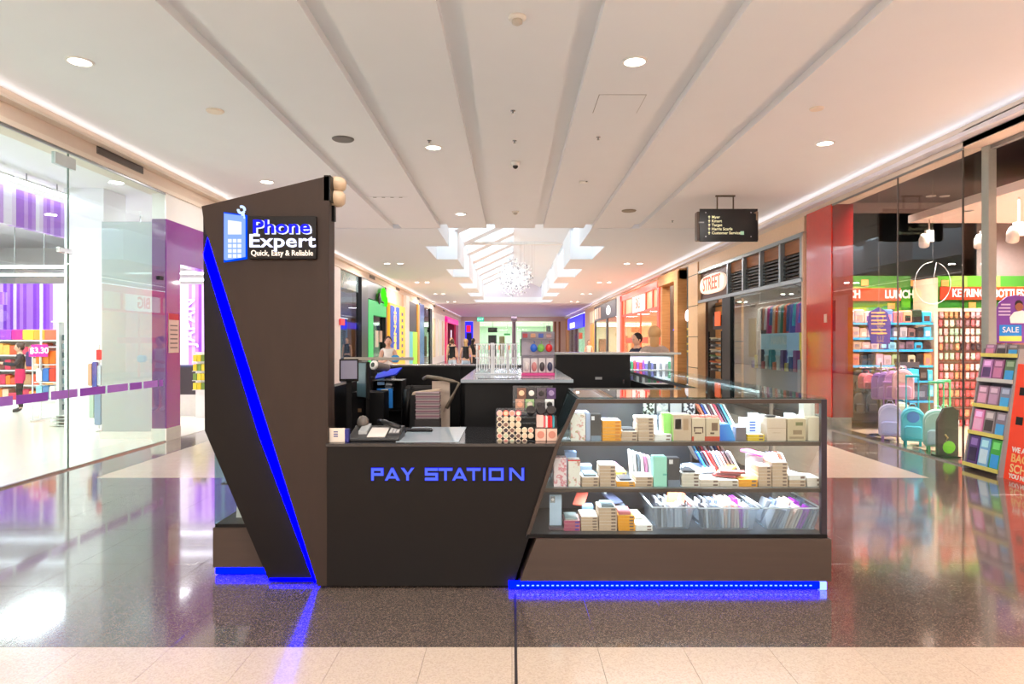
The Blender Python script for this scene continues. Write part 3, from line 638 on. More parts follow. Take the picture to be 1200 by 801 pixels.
# hanging patterned phone covers behind the top shelf
pat = ramp_mat([(0, (30, 34, 50)), (.5, (40, 44, 60)), (.52, (220, 224, 232)), (1, (235, 238, 240))], 'voronoi', 60, .3, .5)
pat2 = ramp_mat([(0, (90, 100, 120)), (.5, (200, 205, 215)), (1, (236, 236, 240))], 'voronoi', 40, .3, .5)
for r_ in range(2):
    for i in range(4):
        x = .92+i*.095; tag(MB().rbox(x, x+.078, 4.70+.08*(1-r_)+i*.002, 4.712+.08*(1-r_)+i*.002, T+.0+r_*0, T+.13+.085*(1-r_), .003).build('patterned_phone_cover', [pat, pat2, M((210, 214, 224), .3)][(i+r_) % 3]),
            'patterned phone cover %s from the left in the %s upright row of the top shelf' % (ORD[i], ['rear', 'front'][r_]), 'phone case', 'patterned covers standing at the back of the top shelf')
stripes = [(240, 120, 90), (40, 60, 130), (225, 230, 240), (80, 40, 50), (240, 240, 240), (200, 70, 90), (30, 34, 60), (90, 170, 210), (235, 225, 215)]
def leaning(x0, n, y, z, hh, cols, where, dx=.02, ang=-28, dep=.075):
    for i in range(n):
        o = MB().rbox(-.006, .006, 0, dep, 0, hh, .003).build('wallet_case', M(cols[i % len(cols)], .4), origin=(0, 0, 0))
        o.location = (x0+i*dx, y, z + (.0 if ang else 0)); o.rotation_euler = (0, R(ang), 0)
        tag(o, 'leaning phone case %s from the left in %s' % (ORD[i], where), 'phone case', 'phone cases leaning in ' + where)
leaning(1.36, 9, 4.72, T+.06, .16, stripes, 'the striped rear row of the top shelf', .022)
carton(1.33, 1.62, 4.7, 4.85, T, .055, M((225, 228, 232), .4), 'white tray under the striped rear row of the top shelf', name='tray', cat='tray')
for i in range(7):
    x = xx(880)+.02+i*.062; carton(x, x+.055, 4.58+.02*(i % 2), 4.66, T, .12+.03*((i*3) % 4)/3, M([(232, 236, 240), (210, 222, 232), (240, 240, 240), (196, 214, 224)][i % 4], .35), 'pale packet %s from the left behind the right half of the top shelf' % ORD[i],
        [(.2, .7, .3, .6, [(60, 80, 200), (60, 150, 160), (120, 130, 140), (60, 80, 200)][i % 4], 'print')], name='packet', cat='packet', grp='pale packets behind the right half of the top shelf')
# middle shelf
carton(xx(649), xx(664), 4.36, 4.45, Mi, .185, floralp, 'pink floral box standing at the left end of the middle shelf')
carton(xx(666), xx(680), 4.36, 4.45, Mi, .172, floral, 'white floral box with a red top edge on the middle shelf', [(-.03, 1, .95, 1.0, (220, 60, 60), 'red_edge')])
carton(xx(664), xx(678), 4.5, 4.58, Mi, .2, M((150, 180, 220), .4), 'blue and white upright box behind the red topped floral box')
t_ = stack(xx(682), xx(702), Mi, 3, .0205, KR, WH, 'the short kraft stack on the middle shelf left'); phone(xx(692), 4.38, t_, 'clear phone case in dark frame lying on the short kraft stack', (120, 132, 140), cam=False)
carton(xx(684), xx(698), 4.56, 4.66, Mi, .1, M((130, 146, 160), .35), 'grey blue low box behind the short kraft stack, middle shelf')
t_ = stack(xx(703), xx(722), Mi, 6, .0225, KR, WH, 'the tall kraft stack on the middle shelf')
t_ = stack(xx(723), xx(744), Mi, 2, .017, YE, WH, 'the yellow pair on the middle shelf', cname='yellow'); phone(xx(734), 4.38, t_, 'dark phone case lying on the yellow pair', (58, 64, 74), cam=False)
phone(xx(731), 4.56, Mi+.06, 'pink phone case with yellow trim behind the yellow pair', (214, 150, 190), tilt=12, rz=.3, cam=False)
stack(xx(724), xx(740), Mi, 2, .03, (225, 205, 90), (235, 220, 120), 'the yellow trimmed pair behind the dark phone case', Y=4.55, cname='pale yellow')
stack(xx(745), xx(765), Mi, 3, .021, KR, WH, 'the kraft stack in front of the mint case')
for i, c in enumerate([(228, 226, 222), (205, 205, 205), (90, 98, 108), (236, 236, 232), (200, 120, 160), (232, 230, 230)]):
    o = tag(MB().rbox(-.008, .008, 0, .08, 0, .2-.006*i, .003).build('wallet_case', M(c, .4), origin=(0, 0, 0)), 'upright wallet case %s from the left in the bundle behind the mint case' % ORD[i], 'phone case', 'upright wallet cases on the middle shelf')
    o.location = (xx(748)+i*.022, 4.55-.012*i, Mi); o.rotation_euler = (0, R(-5), 0)
carton(xx(766), xx(781.5), 4.36, 4.45, Mi, .19, M((158, 226, 208), .45), 'mint green wallet case standing on the middle shelf', [(.7, 1.02, .38, .44, (110, 190, 175), 'clasp')], cat='phone case', name='wallet_case')
carton(xx(783), xx(797), 4.36, 4.45, Mi, .182, M((62, 66, 74), .35), 'dark upright phone box with round lens beside the mint case', [(.08, .4, .8, .95, (220, 222, 228), 'lens_print'), (0, 1, 0, .24, (110, 125, 145), 'band')])
t_ = stack(xx(799), xx(820), Mi, 4, .0215, (214, 208, 196), WH, 'the cream stack right of the dark phone box', cname='cream'); phone(xx(809), 4.38, t_, 'black cased phone lying on the cream stack', (44, 46, 52))
t_ = stack(xx(821), xx(843), Mi, 2, .022, (210, 198, 184), WH, 'the low pair at the middle shelf centre', cname='white'); t2 = stack(xx(843.5), xx(865.5), Mi, 2, .021, (212, 200, 186), WH, 'the low pair left of the middle shelf yellows', cname='white')
for i in range(4): phone(xx(814+i*9), 4.53+.015*(i % 2), Mi+.04+.004*i, 'grey blue phone case %s from the left in the loose heap of the middle shelf' % ORD[i], [(120, 136, 160), (90, 104, 130), (150, 160, 176), (190, 196, 206)][i], tilt=16, rz=[.4, -.3, .6, -.2][i], cam=False)
carton(xx(812), xx(846), 4.52, 4.66, Mi, .04, M((140, 148, 160), .4), 'grey tray under the loose heap of phone cases', name='tray', cat='tray')
t_ = stack(xx(866.5), xx(888), Mi, 2, .023, YE, (240, 200, 90), 'the yellow pair at the middle shelf right', cname='yellow')
for i in range(3): phone(xx(868+i*5), 4.42+.01*i, t_+.012*i+.002, 'dark red phone case %s in the pile over the yellow pair, middle shelf' % nth(i, 3), [(150, 60, 60), (120, 70, 74), (168, 82, 80)][i], rz=R(60+8*i), cam=False)
phone(xx(852), 4.5, Mi+.05, 'orange yellow phone case leaning beside the dark red pile', (240, 170, 60), tilt=14, rz=-.8, cam=False)
leaning(1.32, 10, 4.6, Mi+.05, .15, [(40, 110, 200), (30, 40, 60), (230, 120, 130), (200, 50, 50), (140, 190, 230), (236, 230, 232), (235, 190, 200), (90, 70, 76), (70, 64, 74), (225, 225, 230)], 'the colourful row of the middle shelf', .024)
leaning(1.3, 10, 4.78, Mi+.1, .15, stripes[::-1], 'the rear colourful row of the middle shelf', .024)
carton(1.26, 1.56, 4.56, 4.9, Mi, .05, M((210, 214, 220), .4), 'pale tray under the colourful rows of the middle shelf', name='tray', cat='tray')
stack(xx(889), xx(904), Mi, 6, .0215, KR, WH, 'the left joined kraft stack, middle shelf'); stack(xx(905), xx(923), Mi, 7, .022, KR, WH, 'the right joined kraft stack, middle shelf')
t_ = stack(xx(925), xx(944), Mi, 2, .021, KR, WH, 'the low pair near the middle shelf right end'); stack(xx(924), xx(945), t_, 1, .03, WH, WH, 'the white box askew on the low kraft pair', cname='white', skew=.2)
stack(xx(946), xx(963), Mi, 2, .028, (222, 214, 204), WH, 'the pair at the middle shelf right end', cname='white')
leaning(1.74, 9, 4.62, Mi, .19, [(235, 235, 238), (70, 110, 120), (228, 232, 236), (60, 70, 80), (220, 224, 232), (180, 160, 230), (236, 236, 240), (232, 90, 70), (200, 200, 205)], 'the right end row of the middle shelf', .02, -24)
phone(xx(905), 4.5, Mi+.17, 'magenta and white phone case lying behind the joined kraft stacks', (220, 90, 170), tilt=8, rz=.7, cam=False)
carton(xx(892), xx(922), 4.54, 4.66, Mi, .165, M((224, 228, 232), .4), 'white box block behind the joined kraft stacks')
# bottom deck
YB = 4.36
t0 = phone(X(651, 4.42), 4.42, B+.02, 'pale blue phone back standing at the left end of the bottom deck', (188, 212, 236), w_=.078, l_=.2, lay=False)
carton(X(643, 4.42), X(660, 4.42), 4.38, 4.5, B, .02, M((90, 80, 90), .4), 'dark low stand under the pale blue phone back', name='stand', cat='stand')
t_ = stack(xx(661), xx(680), B, 3, .022, (170, 80, 110), (230, 190, 190), 'the red and violet stack on the bottom deck', (80, 60, 160), cname='crimson'); phone(xx(670), 4.38, t_, 'glass phone case lying on the red and violet stack', (150, 165, 165), cam=False)
stack(xx(681), xx(701), B, 5, .018, KR, WH, 'the second stack from the bottom deck left', d=.19)
phone(xx(682), 4.6, B+.1, 'coral red phone case tilted behind the kraft stack, bottom deck', (226, 96, 80), tilt=35, rz=-.4, cam=False)
carton(xx(686), xx(700), 4.58, 4.66, B, .11, M((130, 160, 200), .4), 'blue low box behind the kraft stack on the bottom deck')
t_ = stack(xx(702), xx(723), B, 7, .021, KR, WH, 'the tall kraft stack on the bottom deck'); phone(xx(713), 4.38, t_, 'grey framed phone case lying on the tall kraft stack, bottom deck', (112, 128, 134), cam=False)
t_ = stack(xx(724.5), xx(744), B, 5, .0195, YE, (240, 200, 90), 'the yellow stack on the bottom deck', cname='yellow'); o = phone(xx(733), 4.38, t_, 'pink and black phone case lying on the yellow stack, bottom deck', (200, 120, 130), cam=False, t_=.02)
phone(xx(731), 4.58, B+.12, 'dark blue phone cases cluster behind the yellow stack, bottom deck', (60, 66, 90), tilt=18, rz=.5)
carton(xx(722), xx(740), 4.56, 4.66, B, .11, M((90, 96, 110), .4), 'slate box under the dark blue phone case, bottom deck')
stack(xx(745.5), xx(765), B, 2, .019, WH, WH, 'the low white pair left of the bins', cname='white', d=.26); phone(xx(752), 4.5, B+.04, 'cream patterned phone case on the low white pair', (214, 210, 196), tilt=6, rz=.1, cam=False)
binm = glass((236, 241, 246), 1.3, .15, .16, (215, 226, 236))
pk = [(50, 52, 60), (120, 124, 132), (236, 200, 180), (230, 180, 170), (170, 60, 200), (150, 40, 180), (200, 205, 215), (110, 125, 150), (236, 214, 200), (90, 90, 100)]
def bin_(x0, x1, y0, y1, z, h, label, idx, order, tilt=0):
    t = thing('storage_bin', label, 'bin', ((x0+x1)/2, (y0+y1)/2, z), 'clear plastic bins on the bottom deck')
    s = .03; th = .003
    b = MB()
    for (a, bq) in (((x0+s, y0+s, x1-s, y0+s), (x0, y0, x1, y0)), ((x1-s, y0+s, x1-s, y1-s), (x1, y0, x1, y1)), ((x1-s, y1-s, x0+s, y1-s), (x1, y1, x0, y1)), ((x0+s, y1-s, x0+s, y0+s), (x0, y1, x0, y0))):
        nx, ny = (a[3]-a[1]), -(a[2]-a[0]); L = math.hypot(nx, ny); nx, ny = -nx/L*th, -ny/L*th
        lo = [(a[0], a[1], z), (a[2], a[3], z)]; hi = [(bq[2], bq[3], z+h), (bq[0], bq[1], z+h)]
        v = lo + hi; v2 = [(p[0]+nx, p[1]+ny, p[2]) for p in v]
        b.poly(v+v2, [(0, 1, 2, 3), (7, 6, 5, 4), (0, 4, 5, 1), (1, 5, 6, 2), (2, 6, 7, 3), (3, 7, 4, 0)])
    b.box(x0+s, x1-s, y0+s, y1-s, z, z+th); b.build('tub', binm, t)
    rm = MB(); e = .008
    rm.box(x0-e, x1+e, y0-e, y0+.004, z+h-.006, z+h); rm.box(x0-e, x1+e, y1-.004, y1+e, z+h-.006, z+h); rm.box(x0-e, x0+.004, y0, y1, z+h-.006, z+h); rm.box(x1-.004, x1+e, y0, y1, z+h-.006, z+h)
    rm.build('rim', M((226, 234, 242), .3), t)
    n = 15
    for i in range(n):
        x = x0+s+.01+(x1-x0-2*s-.02)*i/n
        for r_, yy in enumerate((y0+.05, y0+.2)):
            o = MB().rbox(0, .012, 0, .11, 0, .13+rnd.uniform(0, .02), .002).build('screen_protector_pack', M(pk[order[(i*len(order))//n]] if rnd.random() > .2 else (225, 228, 232), .3), origin=(0, 0, 0))
            o.location = (x, yy, z+.006+.012*r_); o.rotation_euler = (0, R(tilt + rnd.uniform(-4, 4)), 0)
            tag(o, 'thin packet %s from the left in the %s row of the %s bin' % (ORD[i], ['front', 'rear'][r_], idx), 'packet', 'packets filed in the %s bin' % idx)
bin_(xx(766), xx(815), 4.38, 4.84, B, .15, 'clear plastic bin of grey packets, leftmost of the three bins', 'leftmost', [0, 1, 6, 7, 6, 1])
bin_(xx(820), xx(889), 4.36, 4.84, B, .15, 'clear plastic bin of grey, peach and purple packets in the middle', 'middle', [0, 1, 7, 7, 2, 3, 8, 4, 5])
bin_(xx(895), xx(962), 4.36, 4.84, B, .15, 'clear plastic bin of tilted packets at the right end', 'rightmost', [1, 7, 6, 2, 8, 4, 7, 7], 24)
og = thing('orange_pouch', 'orange pouch with violet stripe sticking out of the leftmost bin', 'pouch', (0, 0, 0))
MB().rbox(-.06, .06, -.004, .004, 0, .2, .003).build('pouch_body', M((240, 84, 24), .4), og); MB().box(.015, .028, -.0055, -.004, .03, .19).build('stripe', M((90, 40, 220), .4), og)
og.location = (xx(795), 4.5, B+.045); og.rotation_euler = (R(-35), R(18), 0)

# ------------------------------------------------------------------ on the pay counter
CT = .9125
ch = thing('card_holder', 'small white card with a blue print in a blue holder at the counter\'s left end', 'card holder', (-1.1, 4.36, CT))
MB().rbox(X(386, 4.34), X(404, 4.34), 4.34, 4.352, CT, Z(502, 4.34), .002).build('card', M((226, 214, 200), .5), ch)
for i in range(3): MB().box(X(391, 4.34), X(396, 4.34), 4.3385, 4.3398, CT+.035+i*.014, CT+.042+i*.014).build('print_mark', M((50, 60, 130), .5), ch)
MB().rbox(X(404, 4.34), X(408.5, 4.34), 4.34, 4.38, CT, Z(503, 4.34), .002).build('holder', M((30, 36, 120), .4), ch)
ph = thing('desk_phone', 'black desk phone with keypad, handset and pale paper on the counter', 'phone', (-.88, 4.5, CT))
PM = M((26, 26, 28), .3); yb = 4.42
MB().prism([(yb-.05, CT), (yb+.2, CT), (yb+.2, CT+.075), (yb-.05, CT+.02)], X(409, yb), X(469, yb), 'x').build('body', PM, ph, bevel=.004)
sl = Matrix.Translation((0, 0, 0))
def onslope(xa, xb, t0, t1, hgt, name, m, par):   # patch lying on the sloped top
    y0_, y1_ = yb-.05+.25*t0, yb-.05+.25*t1; z0_, z1_ = CT+.02+.055*t0, CT+.02+.055*t1
    return MB().prism([(y0_, z0_+.001), (y1_, z1_+.001), (y1_, z1_+hgt), (y0_, z0_+hgt)], xa, xb, 'x').build(name, m, par)
onslope(X(431, yb), X(452, yb), .08, .75, .006, 'paper_slip', M((214, 210, 205), .6), ph)
kp = onslope(X(454, yb), X(467, yb), .3, .85, .008, 'keypad', M((90, 92, 96), .4), ph)
for r_ in range(4):
    for c_ in range(3): onslope(X(455+c_*4, yb), X(458+c_*4, yb), .34+r_*.12, .42+r_*.12, .012, 'key', M((190, 190, 190), .4), kp)
onslope(X(419, yb), X(429, yb), .3, .9, .02, 'display', M((170, 175, 178), .2), ph)
MB().tube([(X(437, yb), yb+.2, CT+.10), (X(444, yb), yb+.15, CT+.105), (X(456, yb), yb+.12, CT+.085), (X(466, yb), yb+.1, CT+.07)], .016, 10).build('handset', PM, ph, True)
MB().lathe((X(419, yb), yb+.16, CT+.07), [(.03, 0), (.04, .02), (.036, .05), (.02, .07), (.001, .075)], 20).build('scanner_head', M((96, 90, 84), .5), ph, True)
pn_ = thing('pen_tray', 'flat black pen tray on the pale reflection of the counter top', 'tray', (X(490, 4.8), 4.85, CT))
MB().rbox(X(470, 4.85), X(507, 4.85), 4.82, 4.87, CT+.004, CT+.016, .003).build('tray_body', black, pn_); MB().tube([(X(474, 4.85), 4.845, CT+.02), (X(506, 4.85), 4.85, CT+.024)], .004, 8).build('pen', M((60, 60, 66), .3), pn_)
# grip display
GD = thing('grip_stand', 'clear acrylic stepped stand full of round phone grips at the counter\'s right', 'display stand', (X(620, 4.5), 4.45, CT))
def gx_(px): return X(px, 4.4)
def gz(py): return Z(py, 4.4)
MB().box(gx_(581), gx_(628), 4.40, 4.60, CT, CT+.004).box(gx_(581), gx_(628), 4.55, 4.554, CT, gz(481)).build('tray_back', acryl, GD)
for k_ in range(6):
    zz = CT + (gz(482)-CT)*k_/5.2
    MB().box(gx_(581), gx_(628), 4.40, 4.50, zz, zz+.003).build('tier', acryl, GD)
for px in (581, 628): MB().box(gx_(px), gx_(px)+.003, 4.40, 4.55, CT, gz(481)).build('tray_side', acryl, GD)
MB().box(gx_(603), gx_(651), 4.53, 4.70, CT, CT+.15).build('riser', M((30, 26, 26), .4), GD)
MB().box(gx_(601), gx_(650), 4.62, 4.625, CT, gz(455)).box(gx_(601), gx_(650), 4.53, 4.62, gz(474), gz(474)+.003).build('upper_back', acryl, GD)
gcol = [(226, 190, 160), (236, 220, 200), (200, 130, 120), (120, 90, 80), (236, 150, 130), (180, 170, 130), (60, 50, 60), (228, 200, 170), (214, 110, 110), (190, 200, 170)]
def grip(px, py, Y, r_, col, label, ring=None):
    c = (X(px, Y), Y, Z(py, Y)); rr = r_*Y/800
    Mx = Matrix.Translation(c) @ Euler((R(90), 0, 0)).to_matrix().to_4x4()
    t = thing('phone_grip', label, 'phone grip', c, 'round phone grips in the counter stand')
    MB().lathe((0, 0, 0), [(rr*.6, -.03), (rr*.6, -.008), (rr, -.006), (rr, .002), (rr*.8, .004)], 14, 0, Mx).build('disc', M(ring or (232, 214, 190), .35), t)
    MB().lathe((0, 0, 0), [(rr*.72, .0035), (rr*.7, .0052)], 12, 0, Mx).build('print', M(col, .4), t)
for r_ in range(6):
    n = [5, 4, 4, 6, 6, 5][r_] if r_ else 4
    for c_ in range(n):
        grip(585.5+c_*7.3, 484.5+r_*6.6, 4.405, 3.4 if r_ else 3.6, gcol[(r_*3+c_*7) % 10], 'round phone grip, %s from the left in the %s row of the lower tray' % (ORD[c_], ORD[r_]), None if r_ else [(225, 180, 190), (240, 110, 80), (220, 190, 190), (190, 60, 90)][c_ % 4])
cardc = [(120, 84, 70), (60, 58, 62), (90, 80, 90), (86, 60, 110), (190, 150, 130), (150, 180, 130), (90, 84, 84), (225, 225, 225)]
for r_ in range(2):
    for c_ in range(4):
        px, py = 604+c_*11.6+(2 if r_ == 0 else 0), 455+r_*13+ (0 if r_ == 0 else 0)
        Y = 4.60 if r_ == 0 else 4.56
        t = thing('grip_card', 'carded phone grip, %s from the left in the %s card row of the stand' % (ORD[c_], ['upper', 'lower'][r_]), 'phone grip', (X(px+5, Y), Y, Z(py+13, Y)), 'carded phone grips in the stand')
        MB().rbox(X(px, Y), X(px+10.4, Y), Y, Y+.006, Z(py+12.6, Y), Z(py, Y), .001).build('card', M(cardc[r_*4+c_], .4), t)
        Mx = Matrix.Translation((X(px+5.2, Y), Y, Z(py+6, Y))) @ Euler((R(90), 0, 0)).to_matrix().to_4x4()
        MB().lathe((0, 0, 0), [(.019, 0), (.019, .007), (.015, .01)], 16, 0, Mx).build('grip_disc', M([(236, 196, 160), (225, 220, 215), (40, 36, 40), (150, 130, 170), (236, 170, 140), (230, 220, 200), (60, 56, 60), (20, 20, 24)][r_*4+c_], .35), t)
for c_ in range(3):
    tag(MB().lathe((0, 0, 0), [(.03, -.02), (.034, 0), (.03, .012)], 18, 0, Matrix.Translation((X(622+c_*12, 4.5), 4.5, Z(481, 4.5))) @ Euler((R(60), 0, 0)).to_matrix().to_4x4()).build('round_case', M((40, 36, 38), .3)), 'black round earbud case, %s of three on the counter stand' % ['leftmost', 'middle', 'rightmost'][c_], 'case', 'black round cases on the stand')
carton(gx_(629), gx_(637), 4.42, 4.5, CT+.085, .075, M((236, 190, 180), .5), 'pale pink card pack above the pink boxes on the counter stand')
for i, c in enumerate([(230, 90, 100), (232, 224, 220), (210, 30, 40), (220, 60, 60), (70, 160, 175), (30, 26, 30)]):
    tag(MB().rbox(gx_(637+i*2.7), gx_(639.2+i*2.7), 4.42, 4.5, CT+.084, CT+.155, .001).build('ring_holder_pack', M(c, .4)), 'thin upright pack %s from the left above the pink boxes' % ORD[i], 'packet', 'thin packs above the pink boxes')
for i in range(2):
    x = gx_(627.5+i*13.2); t = carton(x, x+.067, 4.40, 4.47, CT, .078, M((238, 196, 176), .5), ['left', 'right'][i]+' of the two pink boxes with round print at the counter stand', grp=None)
    Mx = Matrix.Translation((x+.034, 4.4, CT+.04)) @ Euler((R(90), 0, 0)).to_matrix().to_4x4(); MB().lathe((0, 0, 0), [(.024, 0), (.024, .0015)], 18, 0, Mx).build('print', M((214, 140, 120), .5), t)
MB().box(gx_(626.5), gx_(654), 4.40, 4.52, CT+.079, CT+.083).build('tray_shelf', acryl, GD)

# ------------------------------------------------------------------ on the island counter
IZ = 1.2505
RK = thing('cable_rack', 'clear acrylic rack of hanging white cables on the island counter', 'display stand', (X(583, 6.2), 6.2, IZ))
Yk = 6.3
MB().rbox(X(557, Yk), X(608, Yk), Yk-.06, Yk+.08, IZ, IZ+.01, .002).build('base_plate', M((206, 212, 218), .3), RK)
MB().box(X(557, Yk), X(608, Yk), Yk+.03, Yk+.034, IZ+.01, Z(402, Yk)).build('back_sheet', acryl, RK)
MB().box(X(575, Yk), X(579, Yk), Yk, Yk+.03, IZ, Z(402, Yk)).box(X(594, Yk), X(597, Yk), Yk, Yk+.03, IZ, Z(402, Yk)).build('upright', M((220, 222, 226), .3), RK)
for r_ in range(2): MB().box(X(557, Yk), X(608, Yk), Yk-.03, Yk-.026, Z(404+16*r_, Yk), Z(403+16*r_, Yk)).build('rail', M((225, 226, 230), .3), RK)
for i in range(17):
    x = X(559+i*2.9, Yk); t = thing('charging_cable', 'white packaged cable, %s from the left on the acrylic rack' % ORD[i], 'cable', (x, Yk-.03, Z(434, Yk)), 'cables hanging on the acrylic rack')
    MB().tube([(x, Yk-.03, Z(404, Yk)), (x+rnd.uniform(-.004, .004), Yk-.035, Z(418, Yk)), (x, Yk-.03, Z(434+rnd.uniform(-2, 2), Yk))], .0045, 6).build('cord', M((236, 236, 238), .4), t)
    MB().box(x-.007, x+.007, Yk-.042, Yk-.034, Z(410, Yk), Z(405, Yk)).build('plug', M([(236, 236, 238), (230, 150, 130), (220, 220, 225), (180, 184, 190)][i % 4], .4), t)
Yb = 6.05; a0, a1 = X(611, Yb), X(650, Yb)
BX = thing('earbud_display', 'tall clear acrylic display of silicone cases with a pink base', 'display stand', ((a0+a1)/2, Yb, IZ))
MB().rbox(a0, a1, Yb-.02, Yb+.1, IZ, IZ+.025, .003).build('base', M((200, 60, 130), .4), BX)
MB().box(a0, a1, Yb+.09, Yb+.094, IZ+.025, Z(389, Yb)).build('back_board', M((176, 164, 176), .4), BX)
MB().box(a0, a0+.004, Yb-.02, Yb+.09, IZ+.025, Z(389, Yb)).box(a1-.004, a1, Yb-.02, Yb+.09, IZ+.025, Z(389, Yb)).build('side_sheet', acryl, BX)
for py in (389, 398.5, 417): MB().box(a0+.004, a1-.004, Yb-.01, Yb+.09, Z(py, Yb), Z(py, Yb)+.004).build('tier', acryl, BX)
for i, c in enumerate([(170, 60, 70), (190, 140, 110), (70, 90, 170), (170, 130, 130)]):
    x = X(615.5+i*9.3, Yb); tag(MB().rbox(x-.022, x+.022, Yb+.03, Yb+.05, Z(396, Yb), Z(391, Yb), .003).build('picture_tile', M(c, .4)), 'small printed tile %s from the left at the top of the pink based display' % ORD[i], 'tile', 'printed tiles on the pink based display')
for px, c, nm in [(625.5, (30, 90, 190), 'blue'), (634, (110, 170, 70), 'green'), (643.5, (200, 30, 36), 'red')]:
    x = X(px, Yb); t = thing('silicone_case', nm+' rounded silicone case in the clear display on the island', 'case', (x, Yb+.02, Z(413, Yb)))
    MB().ball((x, Yb+.02, Z(408, Yb)), (.031, .018, .037), 16).build('shell', M(c, .35), t, True); MB().tube([(x, Yb+.02, Z(403.5, Yb)), (x+.01, Yb+.015, Z(401.5, Yb)), (x, Yb+.01, Z(400, Yb))], .004, 6).build('loop', M(c, .35), t, True)
for i, c in enumerate([(206, 196, 196), (190, 120, 120), (60, 50, 56), (50, 50, 80)]):
    x = X(617+i*9.2, Yb); t = thing('blister_pack', 'bubble pack with %s item, %s from the left, low in the clear display' % (['pale', 'rose', 'black', 'navy'][i], ORD[i]), 'packet', (x, Yb+.02, IZ+.026))
    MB().rbox(x-.03, x+.03, Yb+.03, Yb+.036, IZ+.026, Z(420, Yb), .003).build('backing_card', M((214, 204, 208), .4), t); MB().ball((x, Yb+.022, Z(430, Yb)), (.024, .014, .042), 14).build('item_shell', M(c, .3), t, True)

# ------------------------------------------------------------------ inside the kiosk, left
DK = thing('work_desk', 'dark low work desk behind the tower', 'desk', (-1.1, 6.0, 0))
MB().box(-1.38, -1.02, 5.4, 7.4, .72, .76).build('desktop', black, DK)
for x, y in ((-1.33, 5.45), (-1.07, 5.45), (-1.33, 7.35), (-1.07, 7.35)): MB().box(x-.02, x+.02, y-.02, y+.02, 0, .72).build('leg', black, DK)
def monitor(px0, px1, py0, py1, Y, label, rz, colr=(90, 110, 120)):
    w_ = (px1-px0)*Y/800; h_ = (py1-py0)*Y/800; z0 = Z(py1, Y); t = thing('monitor', label, 'monitor', (0, 0, 0))
    MB().rbox(-w_/2, w_/2, -.01, .02, z0, z0+h_, .004).build('bezel', black, t); MB().box(-w_/2+.012, w_/2-.012, -.013, -.0105, z0+.02, z0+h_-.012).build('screen', M(colr, .1, spec=.8), t)
    MB().box(-.02, .02, .02, .05, .78, z0+h_*.5).build('neck', black, t); MB().rbox(-.07, .07, -.05, .08, .761, .78, .004).build('foot', black, t)
    t.location = (X((px0+px1)/2, Y), Y, 0); t.rotation_euler = (0, 0, rz); return t
monitor(398, 420, 421, 447, 5.47, 'pale screened terminal with printed labels, leftmost behind the tower', .2, (150, 150, 175))
monitor(413, 437, 424, 468, 5.64, 'black monitor seen edge-on with a bluish screen behind the tower', R(-50), (86, 112, 122))
MB_ = thing('computer_tower', 'black computer case standing on the work desk below the monitors', 'computer', (-1.25, 5.7, .761))
MB().rbox(-1.37, -1.1, 5.85, 6.1, .761, 1.12, .005).build('case_body', M((18, 18, 20), .3), MB_); MB().box(-1.32, -1.29, 5.847, 5.8495, .95, .98).build('drive_label', M((140, 110, 80), .5), MB_)
cm = thing('camera_head', 'grey cylindrical webcam head with a white ring around its dark lens', 'camera', (X(436, 6.0), 6.0, Z(430, 6.0)))
Mx = Matrix.Translation((X(438, 6), 6.0, Z(428, 6))) @ Euler((R(80), 0, R(-35))).to_matrix().to_4x4()
MB().lathe((0, 0, 0), [(.025, -.18), (.034, -.16), (.037, -.01), (.03, 0)], 20, 0, Mx).build('barrel', M((104, 98, 96), .4), cm, True)
MB().lathe((0, 0, 0), [(.04, -.015), (.04, .008), (.032, .012)], 20, 0, Mx).build('lens_ring', white, cm, True); MB().lathe((0, 0, 0), [(.022, .0), (.022, .014)], 16, 0, Mx).build('lens', blackg, cm)
MB().tube([(X(430, 6), 6.1, .761), (X(430, 6), 6.1, 1.3)], .012, 8).build('stand', black, cm)
blue_m = M((20, 60, 235), .5)
bl = MB(); bl.poly([(X(442, 6.2), 6.1, Z(443, 6.2)), (X(466, 6.2), 6.1, Z(438, 6.2)), (X(470, 6.2), 6.25, Z(431, 6.2)), (X(455, 6.2), 6.3, Z(433, 6.2)), (X(441, 6.2), 6.25, Z(438, 6.2)),
  (X(442, 6.2), 6.12, Z(444.5, 6.2)), (X(466, 6.2), 6.12, Z(439.5, 6.2)), (X(470, 6.2), 6.27, Z(432.5, 6.2)), (X(455, 6.2), 6.32, Z(434.5, 6.2)), (X(441, 6.2), 6.27, Z(439.5, 6.2))], [(0, 1, 2, 3, 4), (9, 8, 7, 6, 5), (0, 5, 6, 1), (1, 6, 7, 2), (2, 7, 8, 3), (3, 8, 9, 4), (4, 9, 5, 0)])
tag(bl.build('blue_cloth', blue_m), 'crumpled bright blue sheet lying over the top of the desk papers', 'cloth')
sh_ = thing('desk_shelf', 'small black shelf unit behind the monitors holding blue papers', 'shelf', (X(462, 6.3), 6.3, .76))
for zz in (.8, .93, 1.2): MB().box(X(440, 6.3), X(472, 6.3), 6.2, 6.45, zz-.01, zz).build('board', black, sh_)
MB().box(X(440, 6.3), X(472, 6.3), 6.45, 6.46, .76, 1.2).build('back_board', black, sh_); MB().box(X(439, 6.3), X(440, 6.3), 6.2, 6.46, .76, 1.2).box(X(472, 6.3), X(473, 6.3), 6.2, 6.46, .76, 1.2).build('side_board', black, sh_)
